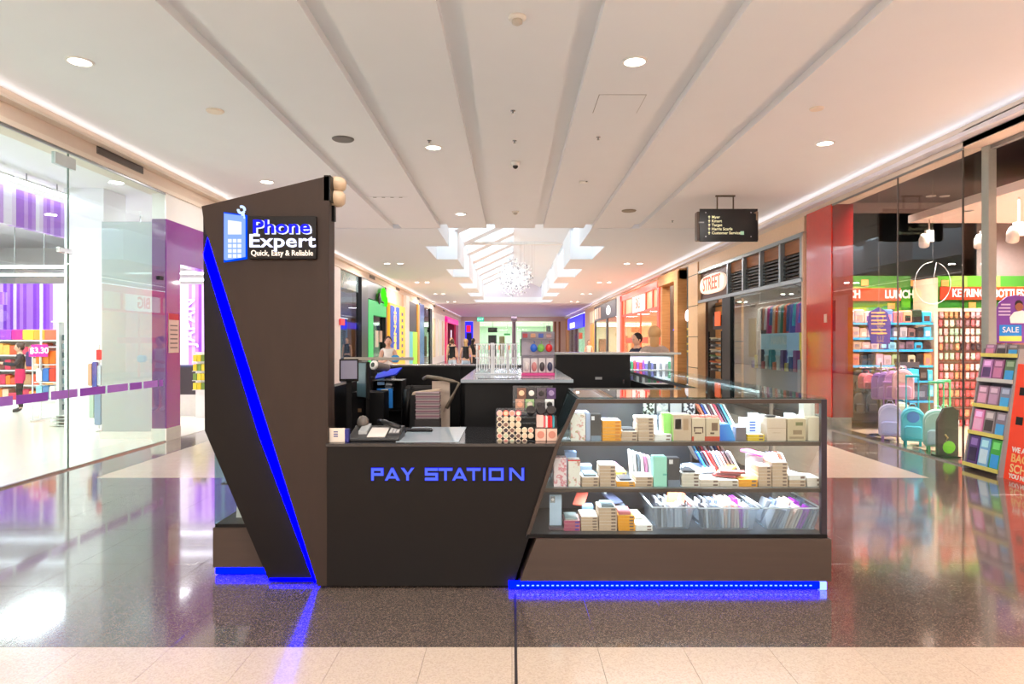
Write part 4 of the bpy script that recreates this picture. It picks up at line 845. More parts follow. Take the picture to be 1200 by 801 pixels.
for i, (a, b2, c, d_, col, lb) in enumerate([(443, 451, 437, 451, (120, 160, 210), 'pale blue folder upright on the desk shelf'), (443, 461, 455, 478, (30, 130, 220), 'sky blue pad on the lower board of the desk shelf'), (442, 453, 458, 465, (30, 60, 230), 'royal blue packet in front of the sky blue pad'), (448, 456, 456, 464, (235, 225, 190), 'cream note slip on the sky blue pad')]):
    tag(MB().rbox(X(a, 6.25), X(b2, 6.25), 6.22-.012*i, 6.23-.012*i, Z(d_, 6.25), Z(c, 6.25), .001).build(['folder', 'note_pad', 'packet', 'note_slip'][i], M(col, .5)), lb, ['folder', 'pad', 'packet', 'note'][i])
for i in range(8):
    z_ = Z(459-i*2.6, 6.3); tag(MB().rbox(X(453, 6.3)+rnd.uniform(-.01, .01), X(460, 6.3)+rnd.uniform(-.006, .006), 6.24, 6.4, z_, z_+.017, .002).build('small_carton', M((196, 200, 206) if i % 2 else (90, 96, 104), .4)), 'thin grey pack, %s in the pile on the desk shelf' % nth(i, 8), 'packet', 'thin packs piled on the desk shelf')
tag(MB().tube([(X(447, 6), 5.9, .77), (X(455, 6), 5.92, .83), (X(458, 6), 5.9, .8), (X(459, 6), 5.85, .62)], .005, 6).build('power_cable', M((170, 170, 172), .5), None, True), 'thin grey cable looping off the work desk', 'cable')
OC = thing('office_chair', 'black office chair with curved pale armrest inside the kiosk', 'chair', (X(490, 5.9), 5.9, 0))
MB().tube([(X(472, 5.8), 5.95, .8), (X(473, 5.8), 5.97, 1.13), (X(480, 5.8), 5.99, 1.15)], .03, 10).build('back_frame', black, OC, True)
MB().rbox(X(470, 5.8), X(520, 5.8), 5.98, 6.04, .62, Z(452, 6), .03).build('backrest', M((22, 20, 20), .6), OC); MB().rbox(X(470, 5.8), X(522, 5.8), 5.5, 6.0, .48, .56, .03).build('seat', black, OC)
MB().tube([(X(494, 5.75), 5.9, Z(444, 5.9)), (X(500, 5.75), 5.8, Z(442, 5.75)), (X(515, 5.75), 5.7, Z(443, 5.75)), (X(530, 5.7), 5.7, Z(447, 5.7)), (X(538, 5.7), 5.7, Z(449, 5.7)), (X(530, 5.7), 5.65, Z(466, 5.7)), (X(524, 5.7), 5.65, Z(478, 5.7))], .016, 10).build('armrest', M((110, 98, 84), .4), OC, True)
MB().tube([(X(495, 5.7), 5.75, .05), (X(495, 5.7), 5.75, .48)], .03, 12).build('gas_lift', black, OC, True)
for i in range(5):
    a = R(72*i+10); MB().tube([(X(495, 5.7), 5.75, .1), (X(495, 5.7)+.26*math.cos(a), 5.75+.26*math.sin(a), .05)], .02, 8).ball((X(495, 5.7)+.26*math.cos(a), 5.75+.26*math.sin(a), .03), .03, 8).build('leg', black, OC, True)
# box of paper sleeves
BXX = thing('file_box', 'open cardboard box standing on the chair among the sleeves', 'box', (X(505, 5.6), 5.7, .562))
MB().box(X(505, 5.7), X(526, 5.7), 5.78, 5.79, .75, Z(447.5, 5.7)).build('rear_flap', M((196, 176, 160), .6), BXX); MB().box(X(484, 5.6), X(522, 5.6), 5.6, 5.78, .562, .74).build('box_body', M((60, 40, 34), .6), BXX)
MB().prism([(X(483, 5.6), Z(463, 5.6)), (X(514, 5.6), Z(458, 5.6)), (X(516, 5.6), Z(456, 5.6)), (X(484, 5.6), Z(460, 5.6))], 5.58, 5.7).build('side_flap', M((190, 168, 146), .6), BXX)
for i in range(22):
    z_ = Z(490.5, 5.55) + i*.0098
    tag(MB().rbox(X(488, 5.55)+rnd.uniform(-.003, .003), X(515.5, 5.55)+rnd.uniform(-.003, .003), 5.5, 5.62, z_, z_+.0082, .001).build('paper_sleeve', M([(120, 112, 114), (150, 128, 134), (128, 80, 96), (168, 152, 150)][(i*5) % 4], .5)), 'thin paper sleeve, %s in the pile on the office chair' % (nth(i, 22) if i < 20 else 'just under the topmost' if i == 20 else 'topmost'), 'sleeve', 'paper sleeves piled on the office chair')
st_ = tag(MB().rbox(X(487, 5.55), X(516, 5.55), 5.5, 5.63, .562, Z(491, 5.55), .004).build('storage_box', M((40, 32, 32), .5)), 'dark low box under the pile of paper sleeves on the chair', 'box')
# ------------------------------------------------------------------ chandelier and hanging sign
CH = thing('chandelier', 'large cloud of small white glass pieces hanging below the skylight', 'chandelier', (.1, 26, 4.9))
b = MB(); cxx, cyy, czz = X(603, 26), 26, Z(326, 26)
k = 0
while k < 1300:
    u = Vector([rnd.gauss(0, .5) for _ in range(3)])
    if u.length > 1.15: continue
    p = Vector((cxx+u.x*.66, cyy+u.y*.66, czz+u.z*.66)); s_ = rnd.uniform(.012, .03)
    Mx = Matrix.Translation(p) @ Euler((rnd.random()*6, rnd.random()*6, 0)).to_matrix().to_4x4()
    b.box(-s_, s_, -.004, .004, -s_, s_, 0 if rnd.random() > .16 else 1, Mx); k += 1
tag(b.build('glass_pieces', [M((250, 250, 252), .3, emit=.25, noise=0), M((150, 154, 162), .3, .3)], CH), kind='stuff')
wb = MB()
for i in range(40):
    x, y = cxx+rnd.gauss(0, .3), cyy+rnd.gauss(0, .3); wb.box(x-.002, x+.002, y-.002, y+.002, czz, 5.35)
tag(wb.build('wires', M((200, 200, 205), .4), CH), kind='stuff')
MB().box(XL, XR, 25.9, 26.1, 5.25, 5.35).build('support_bar', white, CH)

SG = thing('directory_sign', 'black hanging directory sign with arrows and small pale lettering', 'sign', (X(853, 12.5), 12.5, Z(283, 12.5)))
Ys = 12.5
MB().rbox(X(820, Ys), X(888, Ys), Ys, Ys+.02, Z(283.5, Ys), Z(245, Ys), .004).build('front_board', M((14, 12, 12), .25), SG)
MB().rbox(X(817, Ys), X(889, Ys), Ys+.02, Ys+.16, Z(282, Ys), Z(248, Ys), .01).build('sign_body', M((96, 78, 66), .35), SG)
for px in (842, 861): MB().tube([(X(px, Ys), Ys+.08, Z(247, Ys)), (X(px, Ys), Ys+.08, 4.25)], .014, 8).build('rod', M((110, 96, 84), .35, .6), SG)
MB().box(X(840, Ys), X(863, Ys), Ys+.06, Ys+.1, Z(230, Ys), 4.25).build('mounting_bar', M((110, 96, 84), .35, .6), SG)
lt = M((226, 222, 180), .5, emit=.5)
for i, s in enumerate(['Myer', 'Kmart', 'Target', 'Harris Scarfe', 'Customer Service']):
    text(s, (X(834, Ys), Ys-.003, Z(254.8+i*4.65, Ys)), .072, lt, SG, align='LEFT', depth=.001, offset=.0012)
    zc = Z(254.8+i*4.65, Ys); xc = X(831, Ys)
    MB().prism([(xc-.024, zc+.002), (xc+.024, zc+.002), (xc, zc+.03)], Ys-.004, Ys-.001).prism([(xc-.007, zc-.028), (xc+.007, zc-.028), (xc+.007, zc+.004), (xc-.007, zc+.004)], Ys-.004, Ys-.001).build('arrow', lt, SG)
MB().box(X(867.5, Ys), X(871.8, Ys), Ys-.004, Ys-.001, Z(275.5, Ys), Z(271.3, Ys)).build('pictogram', M((150, 190, 160), .5, emit=.4), SG)
for px, py in ((827, 249.5), (880, 249.5), (827, 277.5), (880, 277.5)):
    MB().lathe((0, 0, 0), [(.014, 0), (.012, .006)], 10, 0, Matrix.Translation((X(px, Ys), Ys, Z(py, Ys))) @ Euler((R(90), 0, 0)).to_matrix().to_4x4()).build('screw', chrome, SG)
MB().box(X(818.5, Ys), X(825, Ys), Ys-.008, Ys-.001, Z(261.7, Ys), Z(260.3, Ys)).build('side_clip', alu, SG); MB().prism([q(883, 250, Ys), q(887.5, 247.5, Ys), q(887.5, 259, Ys), q(886, 258, Ys), q(886, 251, Ys)], Ys-.008, Ys-.001).build('side_clip', M((150, 126, 104), .4), SG)

# ------------------------------------------------------------------ people
def skin_mesh(nodes, edges, sub=1):
    me = bpy.data.meshes.new('tmp'); me.from_pydata([n[0] for n in nodes], edges, []); o = bpy.data.objects.new('tmp', me); C.objects.link(o)
    mo = o.modifiers.new('skin', 'SKIN'); mo.use_smooth_shade = True; sv = me.skin_vertices[0].data if me.skin_vertices else None
    for i, n in enumerate(nodes):
        r_ = n[1]; sv[i].radius = (r_, r_*(n[2] if len(n) > 2 else 1)); sv[i].use_root = (i == 0)
    ss = o.modifiers.new('sub', 'SUBSURF'); ss.levels = sub; ss.render_levels = sub
    dg = bpy.context.evaluated_depsgraph_get(); out = bpy.data.meshes.new_from_object(o.evaluated_get(dg)); bpy.data.objects.remove(o); bpy.data.meshes.remove(me)
    for p in out.polygons: p.use_smooth = True
    return out
def mesh_obj(me, name, mats, parent):
    o = bpy.data.objects.new(name, me); C.objects.link(o); me.materials.clear()
    for m in (mats if isinstance(mats, list) else [mats]): me.materials.append(m)
    o.parent = parent; return o
def person(label, loc, rz, h, top, bottom, hair, pose='down', skin=(222, 176, 150), bare=True, longhair=True, step=0.0, group=None, bag=None, long_sleeve=False, fingers=True, bun=False, jacket=None):
    s = h/1.7; t = thing('person', label, 'person', (0, 0, 0), group); sk = M(skin, .5)
    N = []; E = []
    def nd(p, r_, asp=1): N.append(((p[0]*s, p[1]*s, p[2]*s), r_*s, asp)); return len(N)-1
    def ln(*ix): E.extend([(ix[i], ix[i+1]) for i in range(len(ix)-1)])
    pel = nd((0, 0, .93), .125, .8); wa = nd((0, 0, 1.08), .105, .75); che = nd((0, 0, 1.27), .12, .8); nb = nd((0, .005, 1.42), .07); nk = nd((0, -.005, 1.5), .045); hb = nd((0, -.012, 1.56), .05)
    ln(pel, wa, che, nb, nk, hb); arms = []; legs = []
    P = {'down': ((.21, .03, 1.12), (.22, -.04, .88), (.22, -.06, .80)), 'phone': ((.2, -.03, 1.12), (.08, -.24, 1.16), (.04, -.31, 1.19)), 'reach': ((.2, -.1, 1.18), (.14, -.34, 1.22), (.13, -.42, 1.24)), 'fold': ((.2, .0, 1.13), (.02, -.17, 1.12), (-.06, -.19, 1.13))}[pose]
    for sd in (-1, 1):
        c0 = nd((sd*.15, 0, 1.385), .062); e = nd((sd*P[0][0], P[0][1], P[0][2]), .042); w_ = nd((sd*P[1][0], P[1][1], P[1][2]), .028); hd = nd((sd*P[2][0], P[2][1], P[2][2]), .034, .5)
        ln(nb, c0, e, w_, hd); arms.append((c0, e, w_))
        d = (Vector(P[2])-Vector(P[1])).normalized(); d.x *= sd; pr = Vector((1, 0, 0)) if abs(d.z) < .6 else Vector((0, 1, 0))
        hv = Vector((sd*P[2][0], P[2][1], P[2][2]))
        if fingers:
            for f_ in range(4):
                o_ = pr*(-.027+.018*f_); L = [.06, .072, .068, .052][f_]
                a1 = nd(hv+o_+d*.035, .009); a2 = nd(hv+o_+d*(.035+L*.6), .008); a3 = nd(hv+o_*.9+d*(.03+L)+Vector((0, 0, -.012)), .007); ln(hd, a1, a2, a3)
            th = nd(hv-pr*.035*sd+d*.0, .010); th2 = nd(hv-pr*.05*sd+d*.035, .008); ln(hd, th, th2)
        st = step*sd
        hp = nd((sd*.088, 0, .87), .088); kn = nd((sd*.095, -.02-st*.5, .48), .056); an = nd((sd*.1, .02-st, .09), .037); bl_ = nd((sd*.105, -.08-st, .035), .036, .8); to = nd((sd*.108, -.15-st, .03), .028, .8)
        ln(pel, hp, kn, an, bl_, to); legs.append((hp, kn, an, bl_, to))
    body = skin_mesh(N, E, 1)
    bo = mesh_obj(body, 'body', [sk], t)
    body0 = [v.co.copy() for v in body.vertices]; norm0 = [v.normal.copy() for v in body.vertices]; faces0 = [list(p.vertices) for p in body.polygons]
    # head merged into the body mesh
    import bmesh
    bm = bmesh.new(); bm.from_mesh(body)
    hc = Vector((0, -.02, 1.61))*s
    r_ = bmesh.ops.create_uvsphere(bm, u_segments=20, v_segments=14, radius=1)
    for v in r_['verts']:
        x, y, z = v.co; k_ = 1 - .22*max(0, -z)
        yy = y*.098*k_; zz = z*.118
        if y < 0:
            yy -= .022*math.exp(-((x/.22)**2) - ((z+.12)/.22)**2)           # nose
            yy += .012*(math.exp(-(((abs(x)-.38)/.18)**2) - ((z-.08)/.16)**2))   # eye sockets
            yy -= .006*math.exp(-((x/.35)**2) - ((z+.45)/.12)**2)            # lips
        v.co = hc + Vector((x*.078*k_, yy, zz))*s
    for f in r_['verts'][0].link_faces: f.smooth = True
    for sd in (-1, 1):
        r2 = bmesh.ops.create_uvsphere(bm, u_segments=8, v_segments=6, radius=1)
        for v in r2['verts']: v.co = hc + Vector((sd*.078+v.co.x*.01, .01+v.co.y*.018, v.co.z*.03-.005))*s
    for f in bm.faces: f.smooth = True
    bm.to_mesh(body); bm.free()
    face = MB()
    for sd in (-1, 1): face.ball(tuple(hc + Vector((sd*.029, -.089, .006))*s), (.011*s, .006*s, .006*s), 8)
    face.build('eyes', M((60, 40, 30), .3), t)
    MB().ball(tuple(hc + Vector((0, -.094, -.052))*s), (.022*s, .006*s, .006*s), 8).build('mouth', M((180, 90, 90), .5), t)
    hb_ = MB(); hb_.ball(tuple(hc + Vector((0, .02, .03))*s), (.09*s, .1*s, .108*s), 16)
    if longhair:
        hb_.ball(tuple(hc + Vector((0, .065, -.08))*s), (.068*s, .042*s, .13*s), 14)
    if bun: hb_.ball(tuple(hc + Vector((0, .08, .1))*s), (.045*s,)*3, 10)
    hb_.build('hair', M(hair, .5), t, True)
    # clothing: faces of the body's own surface, pushed outwards, chosen by the nearest bone
    P3 = [Vector(n_[0]) for n_ in N]
    def cls(a_, b2):
        st_ = {a_, b2}
        for ar in arms:
            if st_ == {ar[1], ar[2]}: return 'fore'
            if st_ == {ar[0], ar[1]}: return 'upper'
            if ar[2] in st_: return 'hand'
        for l in legs:
            if l[3] in st_ or l[4] in st_: return 'foot'
            if l[1] in st_ or l[0] in st_: return 'leg'
        if st_ == {nk, hb} or st_ == {nb, nk}: return 'neck'
        if pel in st_ or wa in st_ or che in st_ or nb in st_: return 'torso'
        return 'hand'
    EC = [(P3[a_], P3[b2], cls(a_, b2), N[a_][1], N[b2][1]) for a_, b2 in E]
    vc = []
    for v in body0:
        best = None
        for p_, q_, k_, r1_, r2_ in EC:
            d_ = q_-p_; tt = max(0, min(1, (v-p_).dot(d_)/max(d_.length_squared, 1e-9))); dist = (v-(p_+d_*tt)).length - (r1_+(r2_-r1_)*tt)*.9
            if best is None or dist < best[0]: best = (dist, k_)
        k_ = best[1]
        if k_ == 'torso' and v.z < .93*s: k_ = 'leg'
        if k_ == 'leg' and v.z < .1*s: k_ = 'foot'
        vc.append(k_)
    def wear(kinds, grow, name, m, cond=None):
        fs = [f for f in faces0 if all(vc[i_] in kinds for i_ in f) and (cond is None or all(cond(body0[i_]) for i_ in f))]
        use = sorted({i_ for f in fs for i_ in f}); mp = {i_: n_ for n_, i_ in enumerate(use)}
        me = bpy.data.meshes.new(name); me.from_pydata([body0[i_]+norm0[i_]*grow*s for i_ in use], [], [[mp[i_] for i_ in f] for f in fs]); me.update()
        for p_ in me.polygons: p_.use_smooth = True
        return mesh_obj(me, name, m, t)
    wear({'torso'} | ({'upper', 'fore'} if long_sleeve else {'upper'} if not bare else set()), .012, 'top_garment', M(top, .7), lambda v: v.z < 1.46*s)
    if jacket: wear({'torso', 'leg'}, .03, 'jacket', M(jacket, .6), lambda v: .72*s < v.z < 1.14*s); wear({'torso', 'leg'}, .034, 'reflective_band', M((236, 220, 214), .5), lambda v: .8*s < v.z < .9*s)
    wear({'leg'}, .012, 'trousers', M(bottom, .7)); wear({'foot'}, .01, 'shoes', M((30, 28, 28) if sum(bottom) < 500 else (235, 235, 235), .5))
    t.location = loc; t.rotation_euler = (0, 0, rz)
    return t
def held(name, mb, m, label, cat): return tag(mb.build(name, m), label, cat)
p1 = person('woman in white top with tied brown hair looking down, beyond the kiosk on the left', (X(455, 15.5), 15.5, 0), R(10), 1.64, (236, 232, 226), (200, 206, 214), (66, 44, 34), 'phone', longhair=False, bun=True)
tag(MB().rbox(X(460, 15)-.04, X(460, 15)+.12, 15.1, 15.2, 1.1, 1.26, .03).build('shoulder_bag', M((60, 150, 210), .5)), 'light blue bag held in front of the woman in white', 'bag')
person('woman with pinned brown hair and black top, left of the pair walking away', (X(530, 26), 26, 0), R(180), 1.62, (18, 18, 20), (190, 206, 220), (90, 60, 44), step=.12, longhair=False, bun=True, fingers=False)
person('woman with long blonde hair and black top, right of the pair walking away', (X(546, 25), 25, 0), R(180), 1.63, (20, 20, 22), (170, 190, 210), (200, 160, 110), step=-.1, fingers=False)
person('person in black with dark hair beside the blonde woman, farther right', (X(554.5, 30), 30, 0), R(150), 1.68, (20, 18, 20), (40, 40, 46), (40, 30, 28), fingers=False)
person('person in dark top facing the kiosk in front of the magenta shop', (X(529, 33), 33, 0), 0, 1.72, (24, 22, 24), (40, 40, 50), (150, 110, 80), fingers=False)
person('blonde woman in taupe long sleeved top seen from behind, beyond the kiosk on the right', (X(767, 9.7), 9.7, 0), R(170), 1.74, (168, 150, 140), (60, 60, 70), (196, 152, 100), long_sleeve=True)
person('dark haired man in a navy shirt beyond the kiosk, left of the blonde woman', (X(747, 12.5), 12.5, 0), R(-60), 1.68, (26, 38, 66), (40, 42, 50), (34, 26, 24), longhair=False, long_sleeve=True)
person('person in a pale shirt far down the walkway near the orange shop', (X(690, 33), 33, 0), 0, 1.6, (232, 214, 205), (120, 110, 110), (120, 80, 60), fingers=False)
pw = person('shopper in a black and magenta jacket browsing inside the purple striped shop', (-10.95, 15.2, 0), R(-55), 1.5, (38, 36, 44), (22, 22, 26), (60, 40, 34), 'reach', long_sleeve=True, longhair=False, bun=True, jacket=(206, 24, 88))
MB().rbox(-.12, .12, .1, .24, 1.0, 1.34, .03).build('backpack', M((70, 52, 110), .6), pw)

# ------------------------------------------------------------------ left glass wall and the purple shop
def cuts(z0, z1, *ys, d0=-.006, d1=.006):
    for a, b2 in zip(ys, ys[1:]): yield a, b2
GW = thing('glass_wall', 'frameless glass shopfront of tall panes along the left side', 'glass wall', (-5.4, 6, 0))
for a, b2 in [(2, 5.3), (5.31, 8.3), (8.312, 10.62)]:
    MB().box(-5.406, -5.394, a, b2, .02, ZB).build('pane', shopglass, GW)
MB().box(-5.42, -5.38, 2, 10.62, 0, .02).build('floor_channel', steel, GW)
for y in (5.305, 8.306): MB().box(-5.41, -5.392, y-.006, y+.006, .02, ZB).build('joint', M((120, 140, 130), .3), GW)
MB().box(-5.415, -5.385, 2, 10.62, ZB-.03, ZB).build('top_channel', alu, GW)
cl = MB().rbox(-5.42, -5.38, 8.12, 8.36, 2.62, 2.68, .004).build('clamp', chrome, GW)
MB().rbox(-5.42, -5.37, 10.4, 10.52, 2.5, 2.56, .004).build('clamp', black, GW)
MB().rbox(-5.43, -5.38, 8.05, 8.42, 3.66, 3.8, .004).build('pivot_plate', M((190, 200, 200), .4), GW)
dec = MB()
y = 5.0; k = 0
purp = M((150, 70, 190), .5)
while y < 10.5:
    L = rnd.uniform(.25, .55); MB().box(-5.3935, -5.3925, y, min(y+L, 10.55), .87, .97).build('decal_strip', [purp, M((176, 112, 210), .5)][k % 2], GW); y += L + .05; k += 1
# purple portal
PPm = M((128, 18, 140), .2, coat=.6, noise=.03); PP_shade = M((90, 14, 104), .2, coat=.5, noise=.03)
PO = thing('shop_portal', 'glossy purple entrance portal at the end of the left glass wall', 'portal', (-5.4, 11, 0))
MB().box(-5.62, -5.395, 10.66, 11.1, .2, 3.47).build('pillar', PPm, PO)
MB().box(-5.62, -5.4, 10.655, 10.66, .2, 3.47).build('shaded_pillar_face', PP_shade, PO)  # darker purple puts shade into the colour of the camera side
MB().box(-5.63, -5.39, 10.65, 11.11, 0, .2).build('skirting', M((226, 220, 208), .4), PO)
MB().box(-5.62, -5.395, 11.1, 17.2, 2.81, 3.47).build('lintel', PPm, PO)
MB().box(-5.62, -5.395, 16.8, 17.2, 0, 2.81).build('pillar', PPm, PO)
nb_ = MB().box(-5.394, -5.388, 10.72, 11.04, 1.38, 2.0).build('notice', M((226, 190, 180), .5), PO)
MB().box(-5.3875, -5.387, 10.72, 11.04, 1.9, 2.0).build('notice_header', M((200, 40, 60), .5), nb_)
for i in range(6): MB().box(-5.3875, -5.387, 10.76, 11.0, 1.45+i*.07, 1.47+i*.07).build('print_line', M((120, 90, 90), .5), nb_)
struct(MB().box(-5.62, -5.4, 10.66, 17.2, 3.47, ZB).build('wall_left', white))
struct(MB().box(-5.6, -5.4, 17.2, 20.8, 0, ZB).build('wall_left', white))
# shop room
struct(MB().box(-16.2, -16, 1, 21, 0, 4.4).build('wall_left', white)); struct(MB().box(-16, -5.62, 20, 20.2, 0, 4.4).build('wall_back', white)); struct(MB().box(-16, -5.45, .8, 1, 0, 4.4).build('wall_front', white))
struct(MB().box(-16, -5.41, 1, 20, -.2, .003).build('floor', M((226, 222, 208), .18, spec=.6, noise=.02))); struct(MB().box(-16, -5.45, 1, 20, 4.3, 4.5).build('ceiling', white))
strp = [((0), (132, 60, 206)), (.16, (176, 120, 228)), (.34, (226, 206, 242)), (.46, (150, 84, 216)), (.6, (242, 236, 250)), (.76, (204, 166, 236)), (.9, (236, 222, 246)), (1, (140, 70, 206))]
stripe_x = ramp_mat(strp, 'white', 1, .5, .3, stretch=(12, .0001, .0001), const=True)
stripe_y = ramp_mat(strp, 'white', 1, .5, .3, stretch=(.0001, 5, .0001), const=True)
pale_y = ramp_mat([(0, (190, 140, 226)), (.25, (226, 206, 240)), (.45, (166, 104, 214)), (.65, (240, 232, 248)), (.82, (200, 156, 230))], 'white', 1, .5, .3, stretch=(.0001, 11, .0001), const=True)
tag(MB().box(-15.9, -8.9, 17.2, 17.4, .0, 3.02).build('striped_wall_panel', stripe_x), 'large purple and white striped wall behind the shelves in the left shop', 'wall panel')
tag(MB().box(-8.6, -5.7, 17.2, 17.4, .9, 3.0).build('striped_wall_panel', stripe_x), 'purple striped wall panel seen through the purple portal', 'wall panel')
tag(MB().box(-8.1, -8, 6, 13.3, 3.42, 4.02).build('striped_bulkhead', pale_y), 'pale purple striped hanging bulkhead near the ceiling of the left shop', 'bulkhead')
tag(MB().box(-13.8, -12.2, 16.4, 16.5, 2.45, 2.75).build('striped_hanging_sign', stripe_x), 'short striped hanging sign in front of the striped wall', 'sign')
text('DAISO', (-14.2, 17.15, 2.15), .5, white, bpy.data.objects['striped_wall_panel'])
text('JAPAN', (X(221, 17.1), 17.15, 2.05), .42, white, bpy.data.objects['striped_wall_panel.001'], rot=(R(90), R(-90), 0), offset=.004)
tag(MB().box(-8, -7.3, 12.2, 12.9, 0, 4.3).build('white_column', M((246, 246, 246), .4, noise=.01)), 'broad white column inside the left shop', 'column')
tag(MB().box(-6.55, -5.63, 10.9, 11.0, .12, 3.47).build('frosted_panel', glass((205, 215, 212), 1.5, .25, .65, (196, 206, 204))), 'grey green frosted glass panel beside the purple pillar', 'glass panel')
tag(MB().box(-6.57, -5.63, 10.88, 11.02, 0, .12).build('panel_base', M((226, 224, 214), .4)), 'low white base under the frosted glass panel', 'base')
def tube_light(x, y0, y1, z, label, power=0, s=14, axis='y'):
    t = thing('tube_light', label, 'light', (x, y0, z), 'tube lights in the left shop')
    for u in (.2, .8):
        hx, hy = (x, y0+(y1-y0)*u) if axis == 'y' else (x+(y1-x)*u, y0)
        MB().box(hx-.008, hx+.008, hy-.008, hy+.008, z+.06, 4.299).build('suspension_rod', alu, t)
    if axis == 'y': MB().box(x-.06, x+.06, y0, y1, z+.03, z+.06).build('housing', white, t); MB().box(x-.04, x+.04, y0, y1, z, z+.03).build('tube', emit((240, 240, 255), s), t)
    else: MB().box(x, y1, y0-.06, y0+.06, z+.03, z+.06).build('housing', white, t); MB().box(x, y1, y0-.04, y0+.04, z, z+.03).build('tube', emit((240, 240, 255), s), t)
for i, (a, b2) in enumerate([(6.1, 8.4), (8.5, 10.8), (10.9, 12.15)]): tube_light(-7.93, a, b2, 4.12, 'bright tube light along the top of the striped bulkhead, %s from the camera' % ORD[i])
for i, (x0_, x1_, yy) in enumerate([(-15, -12.3, 14.5), (-12.1, -9.4, 14.5), (-15.5, -12.6, 16.2), (-12.4, -9.4, 16.2), (-14, -9.5, 11.5), (-8.5, -6.3, 14.8), (-8.5, -6.3, 16.4)]):
    tube_light(x0_, yy, x1_, [3.1, 3.1, 3.1, 3.1, 3.45, 3.0, 3.0][i]+.02, 'crosswise tube light in the left shop, %s' % ['front left of the rear area', 'front right of the rear area', 'rear left by the striped wall', 'rear right by the striped wall', 'closest crosswise tube', 'front one behind the portal', 'rear one behind the portal'][i], axis='x', s=10)
for x, y in ((-13, 5), (-9.5, 5), (-13, 9.5), (-9.8, 9.5), (-13, 14), (-9.8, 14.5), (-7, 8), (-7, 15)): area('shop_light', (x, y, 4.25), 2, 2, 130, (.94, .95, 1))
# shelf of goods, left shop
GS = thing('shop_gondola', 'white shop shelving run full of orange and pink goods in the left shop', 'shelf', (-11.6, 16.2, 0))
xs0, xs1, Yg = -12.2, -8.85+.0, 15.9
xs0 = X(0, Yg)-1.2; xs1 = X(78, Yg)
MB().box(xs0, xs1, Yg+.4, Yg+.45, 0, 1.75).build('back_panel', white, GS)
zsh = [.2, .55, .9, 1.25, 1.6]
for z_ in zsh: MB().box(xs0, xs1, Yg, Yg+.4, z_-.03, z_).build('shelf_board', white, GS)
MB().box(xs0, xs1, Yg+.02, Yg+.4, 0, .17).build('plinth', white, GS)
gc = [(240, 130, 50), (226, 90, 60), (250, 180, 90), (196, 150, 110), (120, 60, 50), (236, 200, 170), (210, 60, 90)]
topc = [(60, 70, 110), (150, 60, 190), (160, 70, 200), (220, 30, 140), (250, 200, 60), (245, 160, 60), (245, 110, 80), (246, 120, 70)]
n = 0
for r_, z_ in enumerate(zsh):
    x = xs1-.02; c_ = 0
    while x > xs0+.1 and c_ < 20:
        w_ = rnd.uniform(.11, .19) if r_ < 4 else .26; hh = rnd.uniform(.16, .28) if r_ < 4 else .24
        col = gc[rnd.randrange(7)] if r_ < 4 else topc[::-1][c_ % 8]
        tag(MB().rbox(x-w_+.01, x, Yg+.04, Yg+.28, z_, z_+hh, .02).build('goods_pack', M(col, .5)), '%s pack, %s board of the left shop shelving, %s from its right end' % ('colourful' if r_ < 4 else 'large bright', nth(r_, 5), ORD[c_]), 'packet', 'packs on the left shop shelving')
        x -= w_; c_ += 1
# front promo shelving with pink price sign
PG = thing('promo_stand', 'white wire promotion stand with orange snacks, at the glass joint', 'display stand', (X(58, 13.5), 13.5, 0))
Yp = 13.4; pa, pb = X(48, Yp), X(72, Yp)
for x in (pa, pb):
    MB().tube([(x, Yp, .05), (x, Yp, 1.9)], .018, 8).build('post', white, PG); MB().tube([(x, Yp-.3, .04), (x, Yp+.3, .04)], .02, 8).build('foot', white, PG)
for i in range(4): MB().box(pa, pb, Yp-.2, Yp+.2, .42+i*.34, .44+i*.34).build('wire_shelf', M((226, 228, 230), .4), PG)
k = 0
for i in range(3):
    for j in range(3):
        x = pa+.02+j*(pb-pa-.02)/3; nm = ['lowest', 'middle', 'top'][i]
        tag(MB().rbox(x, x+(pb-pa)/3-.02, Yp-.17, Yp+.1, .44+i*.34, .44+i*.34+.26, .02).build('snack_bag', M([(150, 200, 210), (80, 130, 180), (226, 220, 210), (236, 236, 230), (60, 120, 200), (230, 70, 50), (240, 130, 40), (236, 140, 50), (240, 120, 30)][k], .45)), 'snack bag, %s on the %s wire shelf of the promotion stand' % (['left', 'centre', 'right'][j], nm), 'bag', 'bags on the promotion stand'); k += 1
sgn = thing('price_sign', 'hot pink price card above the promotion stand', 'sign', (pa, Yp-.25, Z(418, Yp)))
MB().rbox(X(47, Yp), X(66, Yp), Yp-.25, Yp-.24, Z(418, Yp), Z(404, Yp), .002).build('board', M((230, 40, 160), .5, emit=.25, noise=0), sgn); MB().box(X(56, Yp), X(57, Yp), Yp-.24, Yp-.19, 1.0, Z(417, Yp)).build('stem', white, sgn)
text('$3.30', (X(56.5, Yp), Yp-.254, Z(411, Yp)), .16, M((245, 240, 245), .5, emit=.4), sgn, depth=.001, offset=.004)
sg2 = thing('price_sign', 'smaller pink card with cut-off letters left of the price card', 'sign', (pa, Yp, Z(418, Yp)))
MB().rbox(X(38, Yp), X(45, Yp), Yp-.1, Yp-.09, Z(418, Yp), Z(408, Yp), .002).build('board', M((230, 40, 150), .5, emit=.2, noise=0), sg2); MB().box(X(41, Yp), X(42, Yp), Yp-.09, Yp-.07, .02, Z(417, Yp)).build('stem', white, sg2); text('E', (X(41.5, Yp), Yp-.103, Z(413, Yp)), .13, white, sg2, depth=.001, offset=.003)
